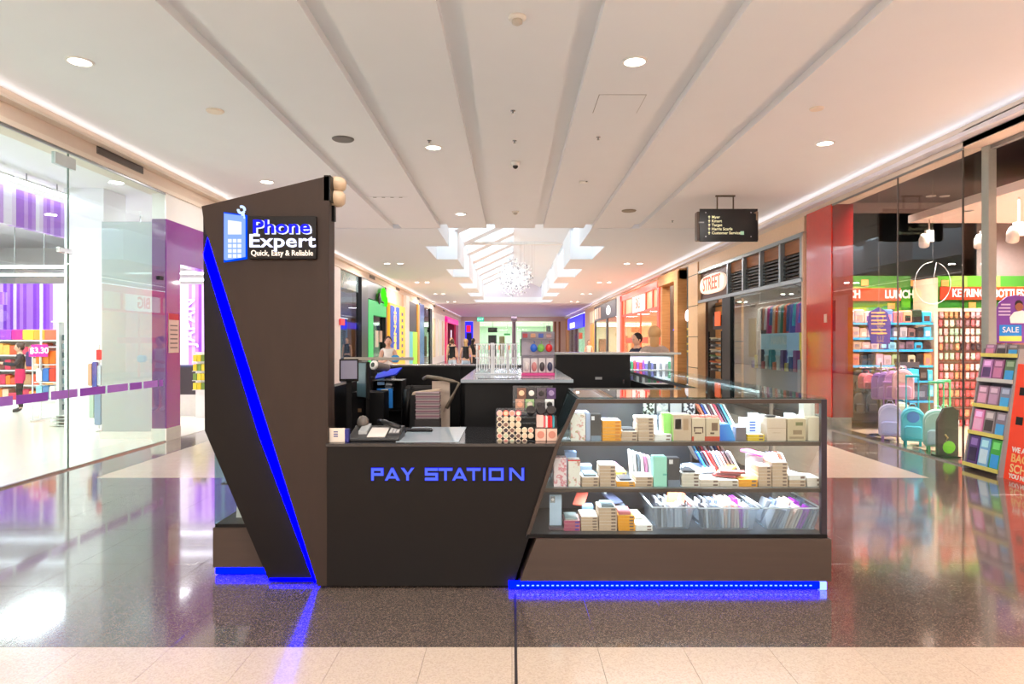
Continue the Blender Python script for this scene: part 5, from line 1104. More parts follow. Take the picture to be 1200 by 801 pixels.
# tall white gondola end with baskets
GE = thing('basket_tower', 'tall narrow white gondola end with dark mesh racks', 'display stand', (X(75, 12.6), 12.6, 0))
MB().box(X(68, 12.6), X(71, 12.6), 12.55, 12.75, .02, Z(378, 12.6)).build('upright', white, GE); MB().box(X(64, 12.6), X(82, 12.6), 12.5, 12.9, Z(378, 12.6), Z(376.5, 12.6)).build('top_bar', white, GE)
MB().box(X(80, 12.6), X(81, 12.6), 12.55, 12.65, .02, 1.9).build('upright', white, GE)
for i in range(9):
    z_ = .3+i*.16; MB().box(X(73, 12.6), X(80, 12.6), 12.6, 12.75, z_, z_+.1).build('mesh_rack', M((110, 134, 140) if i % 2 else (60, 84, 92), .5), GE)
for i in range(4): MB().box(X(64, 12.6), X(82, 12.6), 12.45, 12.9, .02+i*.06, .03+i*.06).build('base_rail', M((214, 216, 206), .4), GE)
# clothing rack by column
CR = thing('accessory_rack', 'rack of hanging denim bags with red sign against the white column', 'display stand', (X(115, 11.9), 11.9, 0))
Yc = 11.9
MB().tube([(X(116, Yc), Yc, .02), (X(116, Yc), Yc, Z(404, Yc))], .015, 8).build('pole', white, CR); MB().tube([(X(108, Yc), Yc, Z(424, Yc)), (X(122, Yc), Yc, Z(424, Yc))], .01, 8).build('crossbar', white, CR); MB().rbox(X(111, Yc), X(121, Yc), Yc-.2, Yc+.2, 0, .03, .005).build('foot_plate', white, CR)
MB().box(X(114, Yc), X(123, Yc), Yc-.03, Yc-.02, Z(422, Yc), Z(410, Yc)).build('sign_card', M((225, 30, 50), .5), CR)
for i, (a, b2, c, d_, col) in enumerate([(108, 112, 426, 452, (206, 160, 130)), (112, 117, 424, 458, (40, 80, 170)), (117, 121, 428, 452, (190, 210, 220)), (113, 120, 459, 498, (110, 150, 176)), (106, 111, 462, 490, (170, 200, 180))]):
    tag(MB().rbox(X(a, Yc), X(b2, Yc), Yc-.12+.02*i, Yc-.06+.02*i, Z(d_, Yc), Z(c, Yc), .015).build('hanging_bag', M(col, .6)), ['tan strap bag left on the accessory rack', 'deep blue bag at the centre of the accessory rack', 'pale bag right on the accessory rack', 'long denim blue bag low on the accessory rack', 'pale green bag lowest left on the accessory rack'][i], 'bag')
# counter and yellow shelf beyond portal
BC = thing('shop_counter', 'low dark counter with white base beyond the purple portal', 'counter', (X(224, 14.5), 14.5, 0))
MB().box(-7.3, -6.2, 14.3, 14.8, .45, 1.02).build('body', M((60, 50, 52), .4), BC); MB().box(-7.3, -6.2, 14.28, 14.85, 1.02, 1.06).build('worktop', M((60, 66, 100), .4), BC); MB().box(-7.3, -6.2, 14.3, 14.8, 0, .45).build('kickboard', M((220, 216, 206), .4), BC)
YR = thing('snack_rack', 'rack of yellow packs beyond the purple portal', 'rack', (-6.4, 13.8, 0))
Yr = 13.8; ra, rb = X(225, Yr), X(240, Yr)
MB().box(ra-.02, rb, Yr+.2, Yr+.22, 0, Z(413, Yr)).build('back_panel', white, YR)
for i in range(4):
    MB().box(ra, rb, Yr, Yr+.2, Z(424+i*11, Yr)-.01, Z(424+i*11, Yr)).build('shelf_board', white, YR)
    for j in range(3):
        x = ra+.01+j*.085; tag(MB().rbox(x, x+.075, Yr+.02, Yr+.1, Z(424+i*11, Yr), Z(416+i*11, Yr), .006).build('yellow_pack', M([(236, 214, 60), (226, 200, 40), (120, 150, 60)][(i+j) % 3], .5)), 'yellow pack, %s on the %s shelf of the rack beyond the portal' % (['left', 'centre', 'right'][j], nth(3-i, 4)), 'packet', 'yellow packs on the rack beyond the portal')

# ------------------------------------------------------------------ shops down the left side
WL = -5.4
def lb(y0, y1, z0, z1, d0=0, d1=.2, mb=None): return (mb or MB()).box(WL-d1, WL-d0, y0, y1, z0, z1)
def room(side, y0, y1, depth, col, power, lc, zc=3.8, name='room'):
    W = WL if side < 0 else 5.65; s = side
    struct(MB().box(W+s*depth, W+s*(depth+.1), y0, y1, 0, zc).build('wall_back', M(col, .6))); struct(MB().box(W+s*.3, W+s*depth, y0-.02, y0+.05, 0, zc).build('wall_side', M(col, .6))); struct(MB().box(W+s*.3, W+s*depth, y1-.05, y1+.02, 0, zc).build('wall_side', M(col, .6)))
    struct(MB().box(W+s*.31, W+s*depth, y0, y1, zc, zc+.1).build('ceiling', M((220, 215, 210), .6))); struct(MB().box(W+s*.3, W+s*depth, y0, y1, -.1, 0).build('floor', M((150, 136, 124), .3)))
    if power: area('shop_light', (W+s*depth*.55, (y0+y1)/2, zc-.05), depth*.6, (y1-y0)*.6, power, lc)
def yL(px): return 4320/(600-px)
def yR(px): return 4520/(px-600)
room(-1, 20.9, 24.25, 3, (150, 156, 166), 70, (.85, .92, 1))
s1 = thing('shopfront', 'tall silver grey glass shopfront at far left behind the tower, with a blue screen', 'shopfront', (WL, 22.5, 0))
lb(20.8, 21.5, 0, ZB, 0, .3).build('pilaster', M((232, 220, 214), .5), s1); lb(21.5, 24.2, 3.3, ZB-.02, .05, .1).build('upper_glass', M((130, 150, 154), .1, spec=.9, coat=.8, noise=.35, scale=5), s1)
lb(21.5, 24.2, .05, 3.3, .05, .06).build('pane', darkglass, s1); lb(22.2, 24.2, 2.0, 2.22, .1, .14).build('screen', emit((40, 60, 255), 2), s1); lb(21.3, 21.9, 2.08, 2.28, -.04, -.01).build('sign_card', M((220, 40, 50), .5, emit=.3, noise=0), s1)
room(-1, 24.4, 29.2, 3, (24, 24, 26), 30, (.9, 1, .95))
s2 = thing('shopfront', 'black shopfront with a bright green door frame and green emblem', 'shopfront', (WL, 26.8, 0))
lb(24.3, 25.4, 0, ZB, -.05, .3).build('black_column', M((18, 18, 20), .3), s2); lb(25.4, 29.2, 3.2, ZB, 0, .15).build('fascia', M((76, 74, 84), .35, noise=.3, scale=8), s2)
gm = M((40, 190, 96), .4, emit=.35, noise=0)
lb(25.45, 26.3, .05, 3.15, -.06, .1).build('door_frame', gm, s2); lb(26.3, 29.0, 2.6, 3.15, -.06, .1).build('door_frame', gm, s2); lb(29.0, 29.3, 0, ZB, -.03, .2).build('black_column', M((28, 26, 30), .3), s2)
lb(26.3, 29.0, .05, 2.6, .1, .12).build('pane', darkglass, s2)
em = MB(); em.ball((WL+.1, 28.2, 3.5), (.06, .55, .3), 10); em.ball((WL+.1, 28.7, 3.25), (.06, .3, .25), 8); em.build('green_emblem', emit((70, 235, 30), 1.2), s2); MB().ball((WL+.08, 27.4, 3.3), (.05, .3, .25), 8).build('dark_emblem', black, s2)
for i, yy in enumerate((26.6, 27.4)): tag(lb(yy, yy+.5, 1.35+.2*i, 2.0, -.1, -.06).build('poster', M([(220, 210, 196), (196, 170, 150)][i], .6)), ['pale poster on the green framed shop door', 'tan poster beside the pale one on the green framed door'][i], 'poster')
s3 = thing('shopfront', 'cream shopfront with a tall blue and yellow vertical letter sign', 'shopfront', (WL, 31.5, 0))
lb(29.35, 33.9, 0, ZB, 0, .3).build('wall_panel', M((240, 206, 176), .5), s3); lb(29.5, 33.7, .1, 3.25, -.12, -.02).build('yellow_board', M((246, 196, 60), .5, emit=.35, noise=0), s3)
bb = lb(29.6, 31.9, 1.2, 3.15, -.14, -.12).build('blue_board', M((40, 76, 176), .5, emit=.3, noise=0), s3)
text('BENCH', (WL+.15, 30.7, 2.2), .75, M((250, 216, 90), .5, emit=.5), s3, rot=(Euler((R(90), 0, R(90))).to_matrix() @ Euler((0, 0, R(90))).to_matrix()).to_euler(), depth=.005, offset=.02, sx=.85)
for i in range(8): lb(32.6, 33.1, .7+i*.3, .85+i*.3, -.125, -.12).build('small_letter', M((90, 110, 140), .5), s3)
lb(33.9, 34.9, 0, ZB, -.15, .2).build('pilaster', M((244, 240, 236), .5), s3)
room(-1, 35, 45.5, 3.5, (50, 36, 32), 120, (1, .9, .8))
s4 = thing('shopfront', 'dark brown and blue glass shopfront in the middle of the left row', 'shopfront', (WL, 40, 0))
lb(35, 38.6, 2.1, 3.7, 0, .1).build('dark_panel', M((46, 26, 20), .4), s4); lb(35.1, 36.8, .1, 2.1, -.05, .02).build('poster', M((110, 200, 205), .5, emit=.2), s4); lb(36.8, 38.6, .1, 2.1, -.05, .02).build('poster', M((160, 226, 60), .5, emit=.25), s4)
lb(38.8, 39.6, 0, 3.7, -.05, .05).build('gold_strip', M((196, 140, 40), .4), s4); lb(39.6, 41.6, 0, 3.8, -.05, .06).build('blue_column', M((20, 76, 150), .25, emit=.3, noise=.3), s4); lb(41.6, 44.6, 0, 3.6, 0, .02).build('pane', darkglass, s4); lb(44.6, 45.8, 0, 3.75, -.05, .1).build('black_column', black, s4)
lb(35, 45.8, 3.7, ZB, 0, .2).build('fascia', M((246, 226, 200), .5), s4)
s5 = thing('shopfront', 'pale cream shopfront with gold framed windows further along the left row', 'shopfront', (WL, 50, 0))
lb(45.8, 55.4, 0, ZB, .05, .3).build('wall_panel', M((246, 238, 222), .5, emit=.1), s5)
for yy, c in ((47, (214, 190, 140)), (50.3, (236, 226, 200)), (53.2, (220, 180, 140))): lb(yy, yy+1.4, .5, 3.2, .02, .06).build('window_panel', M(c, .3, emit=.2), s5)
room(-1, 55.5, 68, 3, (120, 20, 60), 250, (1, .7, .8))
s6 = thing('shopfront', 'magenta shopfront near the far end of the left row', 'shopfront', (WL, 61, 0))
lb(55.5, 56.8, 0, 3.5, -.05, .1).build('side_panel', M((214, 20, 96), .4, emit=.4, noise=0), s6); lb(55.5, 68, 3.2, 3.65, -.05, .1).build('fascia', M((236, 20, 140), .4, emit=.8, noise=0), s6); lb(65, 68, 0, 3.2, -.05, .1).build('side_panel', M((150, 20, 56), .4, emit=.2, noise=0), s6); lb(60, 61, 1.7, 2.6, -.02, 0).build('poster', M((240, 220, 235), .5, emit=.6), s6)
struct(lb(68, 72, 0, ZB, 0, .3).build('wall_left', cream)); struct(lb(45.8, 68, 3.65, ZB, .01, .2).build('wall_left', cream))

# ------------------------------------------------------------------ far end of the walk
YE_ = 72
struct(MB().box(-5.4, 5.65, YE_, YE_+.3, 3.75, 4.6).build('wall_back', M((226, 204, 188), .6)))
fe = thing('shopfront', 'wide glazed store entrance closing the far end of the walk', 'shopfront', (0, YE_, 0))
MB().box(-5.4, -4.95, YE_, YE_+.2, 0, 3.75).build('pier', cream, fe); MB().box(-4.95, -4.1, YE_+.05, YE_+.15, 0, 3.7).build('blue_frame', M((30, 40, 230), .5, emit=1.2, noise=0), fe); MB().box(-4.8, -4.35, YE_, YE_+.05, 2.6, 3.3).build('red_card', M((230, 30, 60), .5, emit=.9, noise=0), fe); MB().box(-4.8, -4.25, YE_-.0, YE_+.05, .2, 2.5).build('dark_opening', M((20, 30, 100), .5), fe)
MB().box(-4.1, -3.4, YE_, YE_+.3, 0, 3.75).build('pier', M((236, 214, 186), .5, emit=.15), fe); MB().box(4.3, 5.65, YE_, YE_+.3, 0, 3.75).build('pier', M((236, 214, 186), .5), fe)
for x in (4.45, 4.9): MB().box(x, x+.2, YE_-.1, YE_, 0, 3.7).build('timber_post', timber_d, fe)
MB().box(.0, .42, YE_-2, YE_-1.6, 0, 3.9).build('column_cladding', M((196, 180, 176), .5), fe); MB().box(.17, .27, YE_-2.1, YE_-2, 0, 3.6).build('dark_strip', M((60, 40, 40), .5), fe); MB().box(-.1, .52, YE_-2.1, YE_-1.6, 3.75, 4.2).build('column_head', M((90, 76, 78), .5), fe)
MB().box(-3.4, 4.3, YE_+.1, YE_+.12, 0, 3.6).build('pane', shopglass, fe)
struct(MB().box(-9, 9, YE_+24, YE_+24.2, 0, 3.8).build('wall_back', M((206, 226, 204), .6))); struct(MB().box(-9, 9, YE_+.4, YE_+24, 3.7, 3.9).build('ceiling', M((222, 236, 220), .6))); struct(MB().box(-9, 9, YE_+.3, YE_+24, -.1, 0).build('floor', M((214, 206, 196), .3)))
for x in (-9, 9): struct(MB().box(x-.1, x+.1, YE_+.3, YE_+24, 0, 3.8).build('wall_side', M((226, 226, 220), .6)))
for y in (YE_+5, YE_+12, YE_+19): area('shop_light', (0, y, 3.65), 12, 3, 700, (.95, 1, .94))
for i, (x, w_, z0_, z1_, col, lb_, nm) in enumerate([(-2.6, 1.0, 2.6, 3.1, (30, 26, 28), 'black hanging board just inside the far store entrance', 'hanging_board'), (-2.6, .9, 0, 2.3, (40, 34, 36), 'dark display block at the left of the far store entrance', 'display_block'), (-1.4, .6, 0, 2.2, (190, 160, 120), 'tan display block in the far store', 'display_block'), (.9, .8, 0, 1.9, (90, 120, 80), 'green display block in the far store', 'display_block'), (-.9, .7, 2.3, 2.5, (40, 140, 60), 'small green hanging board in the far store', 'hanging_board'), (3.4, .5, 1.9, 2.6, (244, 90, 30), 'orange card at the right of the far store entrance', 'hanging_board'), (3.9, .5, 2.4, 3.4, (26, 24, 26), 'black speaker shaped board beside the far timber posts', 'hanging_board')]):
    o = tag(MB().box(x, x+w_, YE_+2+i*.6, YE_+2.3+i*.6, z0_, z1_).build(nm, M(col, .5)), lb_, 'display' if nm == 'display_block' else 'sign')
    if nm != 'display_block': MB().box(x+w_/2-.02, x+w_/2+.02, YE_+2.1+i*.6, YE_+2.14+i*.6, z1_, 3.7).build('hanger_rod', alu, o)
es = thing('exit_sign', 'small green lit exit sign hanging before the far end', 'exit sign', (X(563, 60), 60, 3.5))
MB().rbox(X(559, 60), X(567, 60), 60, 60.08, Z(377, 60), Z(372, 60), .01).build('box', emit((60, 215, 170), 1), es); text('EXIT', (X(563, 60), 59.98, Z(374.6, 60)), .26, emit((240, 255, 250), 1.3), es, depth=.002); MB().tube([(X(563, 60), 60.04, Z(372, 60)), (X(563, 60), 60.04, 4.2)], .02, 6).build('rod', white, es)

# ------------------------------------------------------------------ right side: red pillar, skate shop, others
WR = 5.65
def rb(y0, y1, z0, z1, d0=0, d1=.2, mb=None): return (mb or MB()).box(WR+d0, WR+d1, y0, y1, z0, z1)
RP = thing('red_pillar', 'tall glossy red pillar on the right side of the walk', 'pillar', (WR, 12.5, 0))
rb(12.04, 13.05, .22, 3.98, -.02, .35).build('cladding', redgloss, RP); rb(12.03, 12.06, .22, 3.98, -.0, .36).build('shaded_end_face', red_shade, RP); rb(12.04, 13.05, 0, .22, -.01, .34).build('steel_base', steel, RP); rb(12.2, 12.3, 1.9, 2.05, -.03, -.02).build('plate', M((226, 180, 160), .4), RP)  # end face takes a darker red as its painted shade
skd = 3.2
struct(MB().box(WR+skd, WR+skd+.1, 13.1, 20.8, 0, 4).build('wall_back', M((120, 112, 104), .6))); struct(MB().box(WR+.3, WR+skd, 20.7, 20.8, 0, 4).build('wall_side', M((110, 100, 92), .6))); struct(MB().box(WR+.36, WR+skd, 13.0, 13.1, 0, 4).build('wall_side', M((110, 100, 92), .6)))
struct(MB().box(WR+.31, WR+skd, 13.1, 20.8, 3.7, 3.8).build('ceiling', M((90, 84, 80), .6))); struct(MB().box(WR+.2, WR+skd, 13.1, 20.8, -.1, 0).build('floor', M((90, 80, 72), .3)))
area('shop_light', (WR+1.6, 16, 3.65), 1.5, 3.5, 240, (1, .93, .85)); area('shop_light', (WR+1.2, 19.6, 3.2), 1, 1.2, 26, (1, .9, .78))
SK = thing('shopfront', 'timber and black steel shopfront with a band of louvres over its window', 'shopfront', (WR, 17, 0))
stl = M((150, 164, 172), .3, .5)
ya, yb_, yc_, yd = 13.2, yR(855), yR(850), yR(819)
rb(ya, yd, 3.66, 3.98, .0, .3).build('timber_band', M((238, 208, 176), .5), SK)
rb(ya, yd, 3.60, 3.68, -.03, .08).build('top_rail', stl, SK); rb(ya, yd, 2.72, 2.8, -.03, .08).build('middle_rail', stl, SK)
lv = [13.3, 14.35, yR(891), yR(873), yR(853)]
lv = [yR(940), yR(915), yR(891.5), yR(871.5), yR(853.5)]
for i in range(5): rb(lv[i]-.05, lv[i]+.05, 2.78, 3.62, -.03, .08).build('mullion', stl, SK)
for i in range(4):
    lo = rb(lv[i]+.05, lv[i+1]-.05, 2.8, 3.6, .12, .14).build('louvre_panel', M((60, 40, 30), .4), SK)
    rb(lv[i]+.05, lv[i+1]-.05, 3.34, 3.6, .06, .1).build('timber_insert', timber_d, lo)
    for k_ in range(7): rb(lv[i]+.06, lv[i+1]-.06, 2.82+k_*.075, 2.85+k_*.075, .03, .11).build('slat', black, lo)
rb(lv[4]+.05, yd, 2.8, 3.6, .06, .12).build('sign_backing', M((86, 44, 34), .45), SK)
ov = MB(); yc2 = (lv[4]+yd)/2+.05; hy = (yd-lv[4])*.42
pts = [(yc2+hy*(.72+.28*math.cos(t)) if math.cos(t) > 0 else yc2-hy*(.72-.28*math.cos(t)), 3.2+.3*math.sin(t)) for t in [2*math.pi*i/24 for i in range(24)]]
ov.prism([(yc2-hy+.0+ (hy*2)*0.5*(1+math.copysign(abs(math.cos(t))**.6, math.cos(t))), 3.2+.27*math.copysign(abs(math.sin(t))**.8, math.sin(t))) for t in [2*math.pi*i/28 for i in range(28)]], WR-.02, WR+.05, 'x')
ovo = ov.build('oval_sign', M((246, 222, 200), .4, emit=.7, noise=0), SK)
text('STREET', (WR-.025, yc2, 3.2), .55, M((236, 110, 80), .5, emit=.3), SK, face='-x', depth=.003, sx=.95, offset=.006)
rb(yb_-.1, yR(847), 0, 2.72, -.02, .1).build('black_post', black, SK)
rb(ya, yb_-.1, .1, 2.72, .03, .04).build('pane', glass((225, 235, 235), 1.5), SK); rb(ya, yb_, 0, .1, 0, .1).build('sill', black, SK); rb(ya-.03, ya+.05, 0, 3.66, -.03, .08).build('mullion', M((230, 200, 170), .4), SK)
for i in range(4):
    rb(yR(847), yd, .0+i*.7, .69+i*.7 if i < 3 else 2.72, .5, .56).build('timber_panel', timber, SK)
rb(yd, yR(808), 0, 3.98, -.04, .2).build('timber_pilaster', M((236, 196, 150), .5), SK)
for i in range(4): rb(yd-.01, yR(808)+.01, .75+i*.95, .77+i*.95, -.045, -.03).build('groove', M((60, 40, 30), .5), SK)
for i in range(2): rb(yR(849), yR(817), 1.55+i*1.05, 1.58+i*1.05, .45, .5).build('groove', black, SK)
# board rack
BRK = thing('board_rack', 'rack of stacked skateboards with orange sign in the timber niche', 'rack', (5.75, 19.2, 0))
y0_, y1_ = 18.6, 19.8
for y in (y0_, y1_): MB().box(5.7, 5.74, y, y+.04, 0, 1.85).build('post', black, BRK)
dk = [(60, 50, 50), (226, 110, 60), (90, 140, 80), (230, 210, 180), (40, 40, 46), (220, 200, 160)]
for i in range(6):
    z_ = .75+i*.17; MB().box(5.7, 6.0, y0_, y1_+.04, z_-.02, z_-.008).build('shelf_board', black, BRK)
    t = thing('skateboard', 'skateboard deck, %s on the niche rack' % nth(i, 6), 'skateboard', (5.85, 19.2, z_), 'skateboards on the niche rack')
    MB().prism([(y0_-.05, z_+.08), (y0_+.1, z_+.05), (y1_-.1, z_+.05), (y1_+.05, z_+.08), (y1_+.05, z_+.09), (y1_-.1, z_+.062), (y0_+.1, z_+.062), (y0_-.05, z_+.09)], 5.72, 5.92, 'x').build('deck', M(dk[i], .4), t)
    for y in (y0_+.2, y1_-.25): MB().tube([(5.7, y, z_+.022), (5.94, y, z_+.022)], .026, 10).build('wheel', white, t)
tag(MB().box(5.76, 5.78, 18.9, 19.4, 2.0, 2.4).build('orange_poster', M((246, 100, 30), .5, emit=.3, noise=0)), 'orange poster above the skateboard rack', 'poster'); tag(MB().box(5.8, 5.82, 18.6, 19.7, 1.9, 2.3).build('black_placard', black), 'black placard behind the orange poster above the skateboards', 'placard')
# window display of hanging clothing
HR = thing('clothes_rail', 'high rail with colourful hanging garments in the glazed window', 'clothes rail', (6.4, 15.6, 2.5))
MB().tube([(6.4, 13.9, 2.52), (6.4, 17.7, 2.52)], .015, 8).build('rail', steel, HR)
for y in (14.0, 17.6): MB().tube([(6.4, y, 2.52), (6.4, y, 3.7)], .008, 6).build('hanger_rod', steel, HR)
gcl = [(230, 226, 220), (110, 100, 96), (196, 130, 100), (240, 240, 236), (220, 80, 140), (90, 120, 170), (230, 210, 180), (230, 110, 60), (200, 190, 180), (60, 140, 120), (236, 100, 60), (50, 50, 60), (90, 60, 140), (40, 180, 170), (220, 60, 120), (60, 70, 200), (30, 90, 220), (20, 60, 200), (40, 60, 180), (20, 30, 110)]
for i in range(20):
    y = 17.4-i*.17; L = rnd.uniform(.45, .85); t = thing('hanging_garment', 'narrow colourful garment, %s from the left on the window rail' % ORD[i], 'garment', (6.4, y, 2.5-L), 'garments on the window rail')
    MB().prism([(6.4-.16, 2.42-L), (6.4+.16, 2.42-L), (6.4+.13, 2.38), (6.4+.03, 2.44), (6.4-.03, 2.44), (6.4-.13, 2.38)], y-.035, y+.035).build('cloth', M(gcl[i], .6), t); MB().tube([(6.4, y, 2.42), (6.4, y, 2.53)], .006, 6).build('hook', steel, t)
WB = thing('window_display', 'pale blue display board on a counter in the glazed window', 'display board', (6.15, 16.4, 0))
MB().box(6.1, 6.14, yR(912), yR(870), .95, 1.75).build('board', M((186, 206, 216), .4, emit=.15), WB); text('HAWAII', (6.095, 15.6, 1.58), .26, white, WB, face='-x', depth=.003, offset=.01)
MB().box(6.15, 6.7, 14.4, 17.2, .0, .9).build('counter_block', M((150, 150, 150), .4), WB); MB().box(6.09, 6.13, yR(914), yR(912), 1.0, 1.75).build('yellow_strip', M((240, 214, 60), .5, emit=.3, noise=0), WB)
for i in range(3): MB().box(6.09, 6.1, 14.8, 16.5, 1.05+i*.14, 1.11+i*.14).build('print_line', M((220, 232, 236), .5), WB)
mc = [(230, 226, 220), (226, 120, 80), (70, 160, 170), (200, 190, 180), (180, 60, 70), (60, 60, 70), (230, 200, 90), (120, 90, 150)]
for i in range(16):
    y = 13.5+i*.23; h_ = .18+.14*((i*5) % 3); t = tag(MB().rbox(6.0, 6.16, y, y+.16, .91 if y > 14.4 else .0, (.91 if y > 14.4 else 1.0)+h_, .01).build('boxed_shoe', M(mc[i % 8], .5)), 'boxed item, %s from the right along the glazed window counter' % ORD[i], 'box', 'boxed items in the glazed window')
for i in range(7):
    tag(MB().rbox(6.2, 6.5, 13.4+i*.12, 13.48+i*.12, 1.3+.1*(i % 3), 2.0+.08*(i % 4), .02).build('hanging_bag', M([(40, 60, 130), (30, 30, 40), (210, 70, 50), (90, 150, 200), (226, 214, 200), (40, 40, 60), (180, 60, 90)][i], .5)), 'bag, %s from the right edge of the glazed window' % ORD[i], 'bag', 'bags at the right edge of the glazed window')
# blue grey strip, timber portal
NS = thing('window_strip', 'narrow blue grey glass strip between the timber portal and timber pilaster', 'glass panel', (WR, 22.1, 0))
rb(yR(808), yR(803), 0, 3.98, .05, .1).build('glass_face', M((130, 156, 170), .15, spec=.9, noise=.1), NS)
for i in range(8): rb(yR(808)+.1, yR(803)-.1, 1.1+i*.12, 1.16+i*.12, .02, .05).build('shelf_line', M((214, 210, 120) if i % 2 else (90, 100, 80), .5), NS)
MB().ball((WR, (yR(808)+yR(803))/2, 2.4), (.04, .3, .2), 10).build('round_emblem', M((240, 236, 245), .5, emit=.6), NS)
yo0_ = yR(774)
TP = thing('timber_portal', 'deep timber box portal right of the red framed shop', 'portal', (WR, 24, 0))
yt0, yt1 = yR(803), yR(777)
rb(yt0, yt0+.5, 0, 3.9, -.25, .2).build('side_board', timber, TP); rb(yt1-.3, yt1, 0, 3.9, -.1, .2).build('side_board', timber, TP); rb(yt0, yt1, 3.6, 3.95, -.2, .2).build('head_board', timber, TP)
for i in range(9): rb(yt0+.5, yt1-.3, i*.4, i*.4+.395, .35, .42).build('plank', timber_d, TP)
rb(yt0+.5, yt1-.3, 1.98, 2.02, .3, .34).build('purple_light_line', emit((120, 90, 240), 2), TP); rb(yt0+.9, yt0+1.9, 1.5, 1.9, .28, .34).build('framed_picture', M((90, 90, 60), .5), TP)
struct(rb(yd, yo0_, 0, 3.98, .6, .7).build('wall_right', timber_d)); struct(rb(yt1, yR(775)+.15, 0, 3.98, 0, .3).build('wall_right', M((216, 216, 220), .5)))  # first wall is added behind the portal to block leaking daylight
# red framed shop
yo0, yo1 = yR(774), yR(728)
room(1, yo0, yo1, 3.5, (250, 214, 180), 420, (1, .84, .68))
RS = thing('shopfront', 'shopfront with a thin red frame and red transom band over warm glass', 'shopfront', (WR, 30, 0)); rd = M((246, 84, 64), .4, emit=.5, noise=0)
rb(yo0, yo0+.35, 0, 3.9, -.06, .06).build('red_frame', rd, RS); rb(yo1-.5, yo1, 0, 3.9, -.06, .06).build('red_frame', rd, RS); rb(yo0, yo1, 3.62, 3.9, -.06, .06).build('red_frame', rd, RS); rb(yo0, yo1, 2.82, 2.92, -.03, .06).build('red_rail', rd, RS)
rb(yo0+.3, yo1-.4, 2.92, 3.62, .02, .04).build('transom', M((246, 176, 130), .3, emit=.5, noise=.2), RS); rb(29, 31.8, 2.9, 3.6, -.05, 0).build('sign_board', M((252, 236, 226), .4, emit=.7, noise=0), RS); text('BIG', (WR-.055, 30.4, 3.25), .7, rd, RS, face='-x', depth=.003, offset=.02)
for yy in (27.3, 28.7, 32, 34): rb(yy, yy+.12, 2.9, 3.65, -.03, .04).build('transom_post', rd, RS)
rb(yo0+.3, 30.1, 0, 2.82, .03, .05).build('pane', glass((250, 236, 220), 1.4), RS); rb(30.2, yo1-.5, 0, 2.82, .03, .05).build('pane', glass((250, 236, 220), 1.4), RS); rb(30.1, 30.2, 0, 2.82, 0, .06).build('mullion', M((250, 120, 90), .4), RS)
rb(28.5, 34, 1.5, 1.75, .02, .03).build('window_lettering_band', M((240, 90, 60), .5, emit=.2), RS)
struct(rb(yo1, yR(723), 0, 3.98, -.02, .3).build('wall_right', M((226, 226, 230), .5)))
# charcoal shop
yg0, yg1 = yR(722.5), yR(697)
room(1, yg0, yg1, 3, (240, 206, 190), 420, (1, .86, .78))
GY = thing('shopfront', 'charcoal framed shopfront with a round white emblem', 'shopfront', (WR, 41, 0)); gy = M((70, 68, 72), .4)
rb(yg0, yg1, 2.95, 3.9, -.03, .06).build('fascia', gy, GY); rb(yg0+3.5, yg0+3.9, 0, 2.95, -.03, .06).build('post', gy, GY); rb(yg1-.4, yg1, 0, 2.95, -.03, .06).build('post', gy, GY)
MB().ball((WR-.04, 39.8, 3.4), (.04, .9, .28), 14).build('round_emblem', M((245, 245, 245), .5, emit=.7), GY)
for yy in (43.2, 44.3, 45.4): rb(yy, yy+.7, 3.05, 3.75, -.05, -.02).build('pale_inset', M((226, 190, 170), .5), GY)
rb(yg0, yg1, .2, 2.95, .02, .03).build('pane', glass((250, 236, 226), 1.4), GY)
# small timber and blue shop further away
yw0, yw1 = yg1, yR(685)
TS2 = thing('shopfront', 'narrow timber shopfront with an orange door beyond the charcoal one', 'shopfront', (WR, 49.5, 0))
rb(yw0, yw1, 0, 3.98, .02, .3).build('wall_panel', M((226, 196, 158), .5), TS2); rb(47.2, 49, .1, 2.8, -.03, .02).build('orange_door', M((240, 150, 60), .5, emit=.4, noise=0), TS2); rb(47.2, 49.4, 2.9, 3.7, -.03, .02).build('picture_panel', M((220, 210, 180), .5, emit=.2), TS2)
yb0, yb1 = yw1, 70
room(1, yb0, yb1, 3, (170, 190, 190), 300, (.9, .95, 1))
BS = thing('shopfront', 'shopfront with a saturated blue fascia near the far right end', 'shopfront', (WR, 60, 0))
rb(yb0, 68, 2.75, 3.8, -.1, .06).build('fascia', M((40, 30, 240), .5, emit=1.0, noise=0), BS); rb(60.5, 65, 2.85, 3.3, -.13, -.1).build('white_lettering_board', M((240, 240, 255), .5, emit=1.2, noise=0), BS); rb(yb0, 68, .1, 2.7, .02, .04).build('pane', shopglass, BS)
for yy in (54, 57.5, 61, 65): rb(yy, yy+1.2, .2, 2.3, .3, .6).build('display_unit', M([(110, 150, 120), (70, 76, 150), (180, 150, 170), (60, 60, 70)][int(yy) % 4], .5), BS)
struct(rb(70, 72, 0, 3.98, 0, .3).build('wall_right', timber))

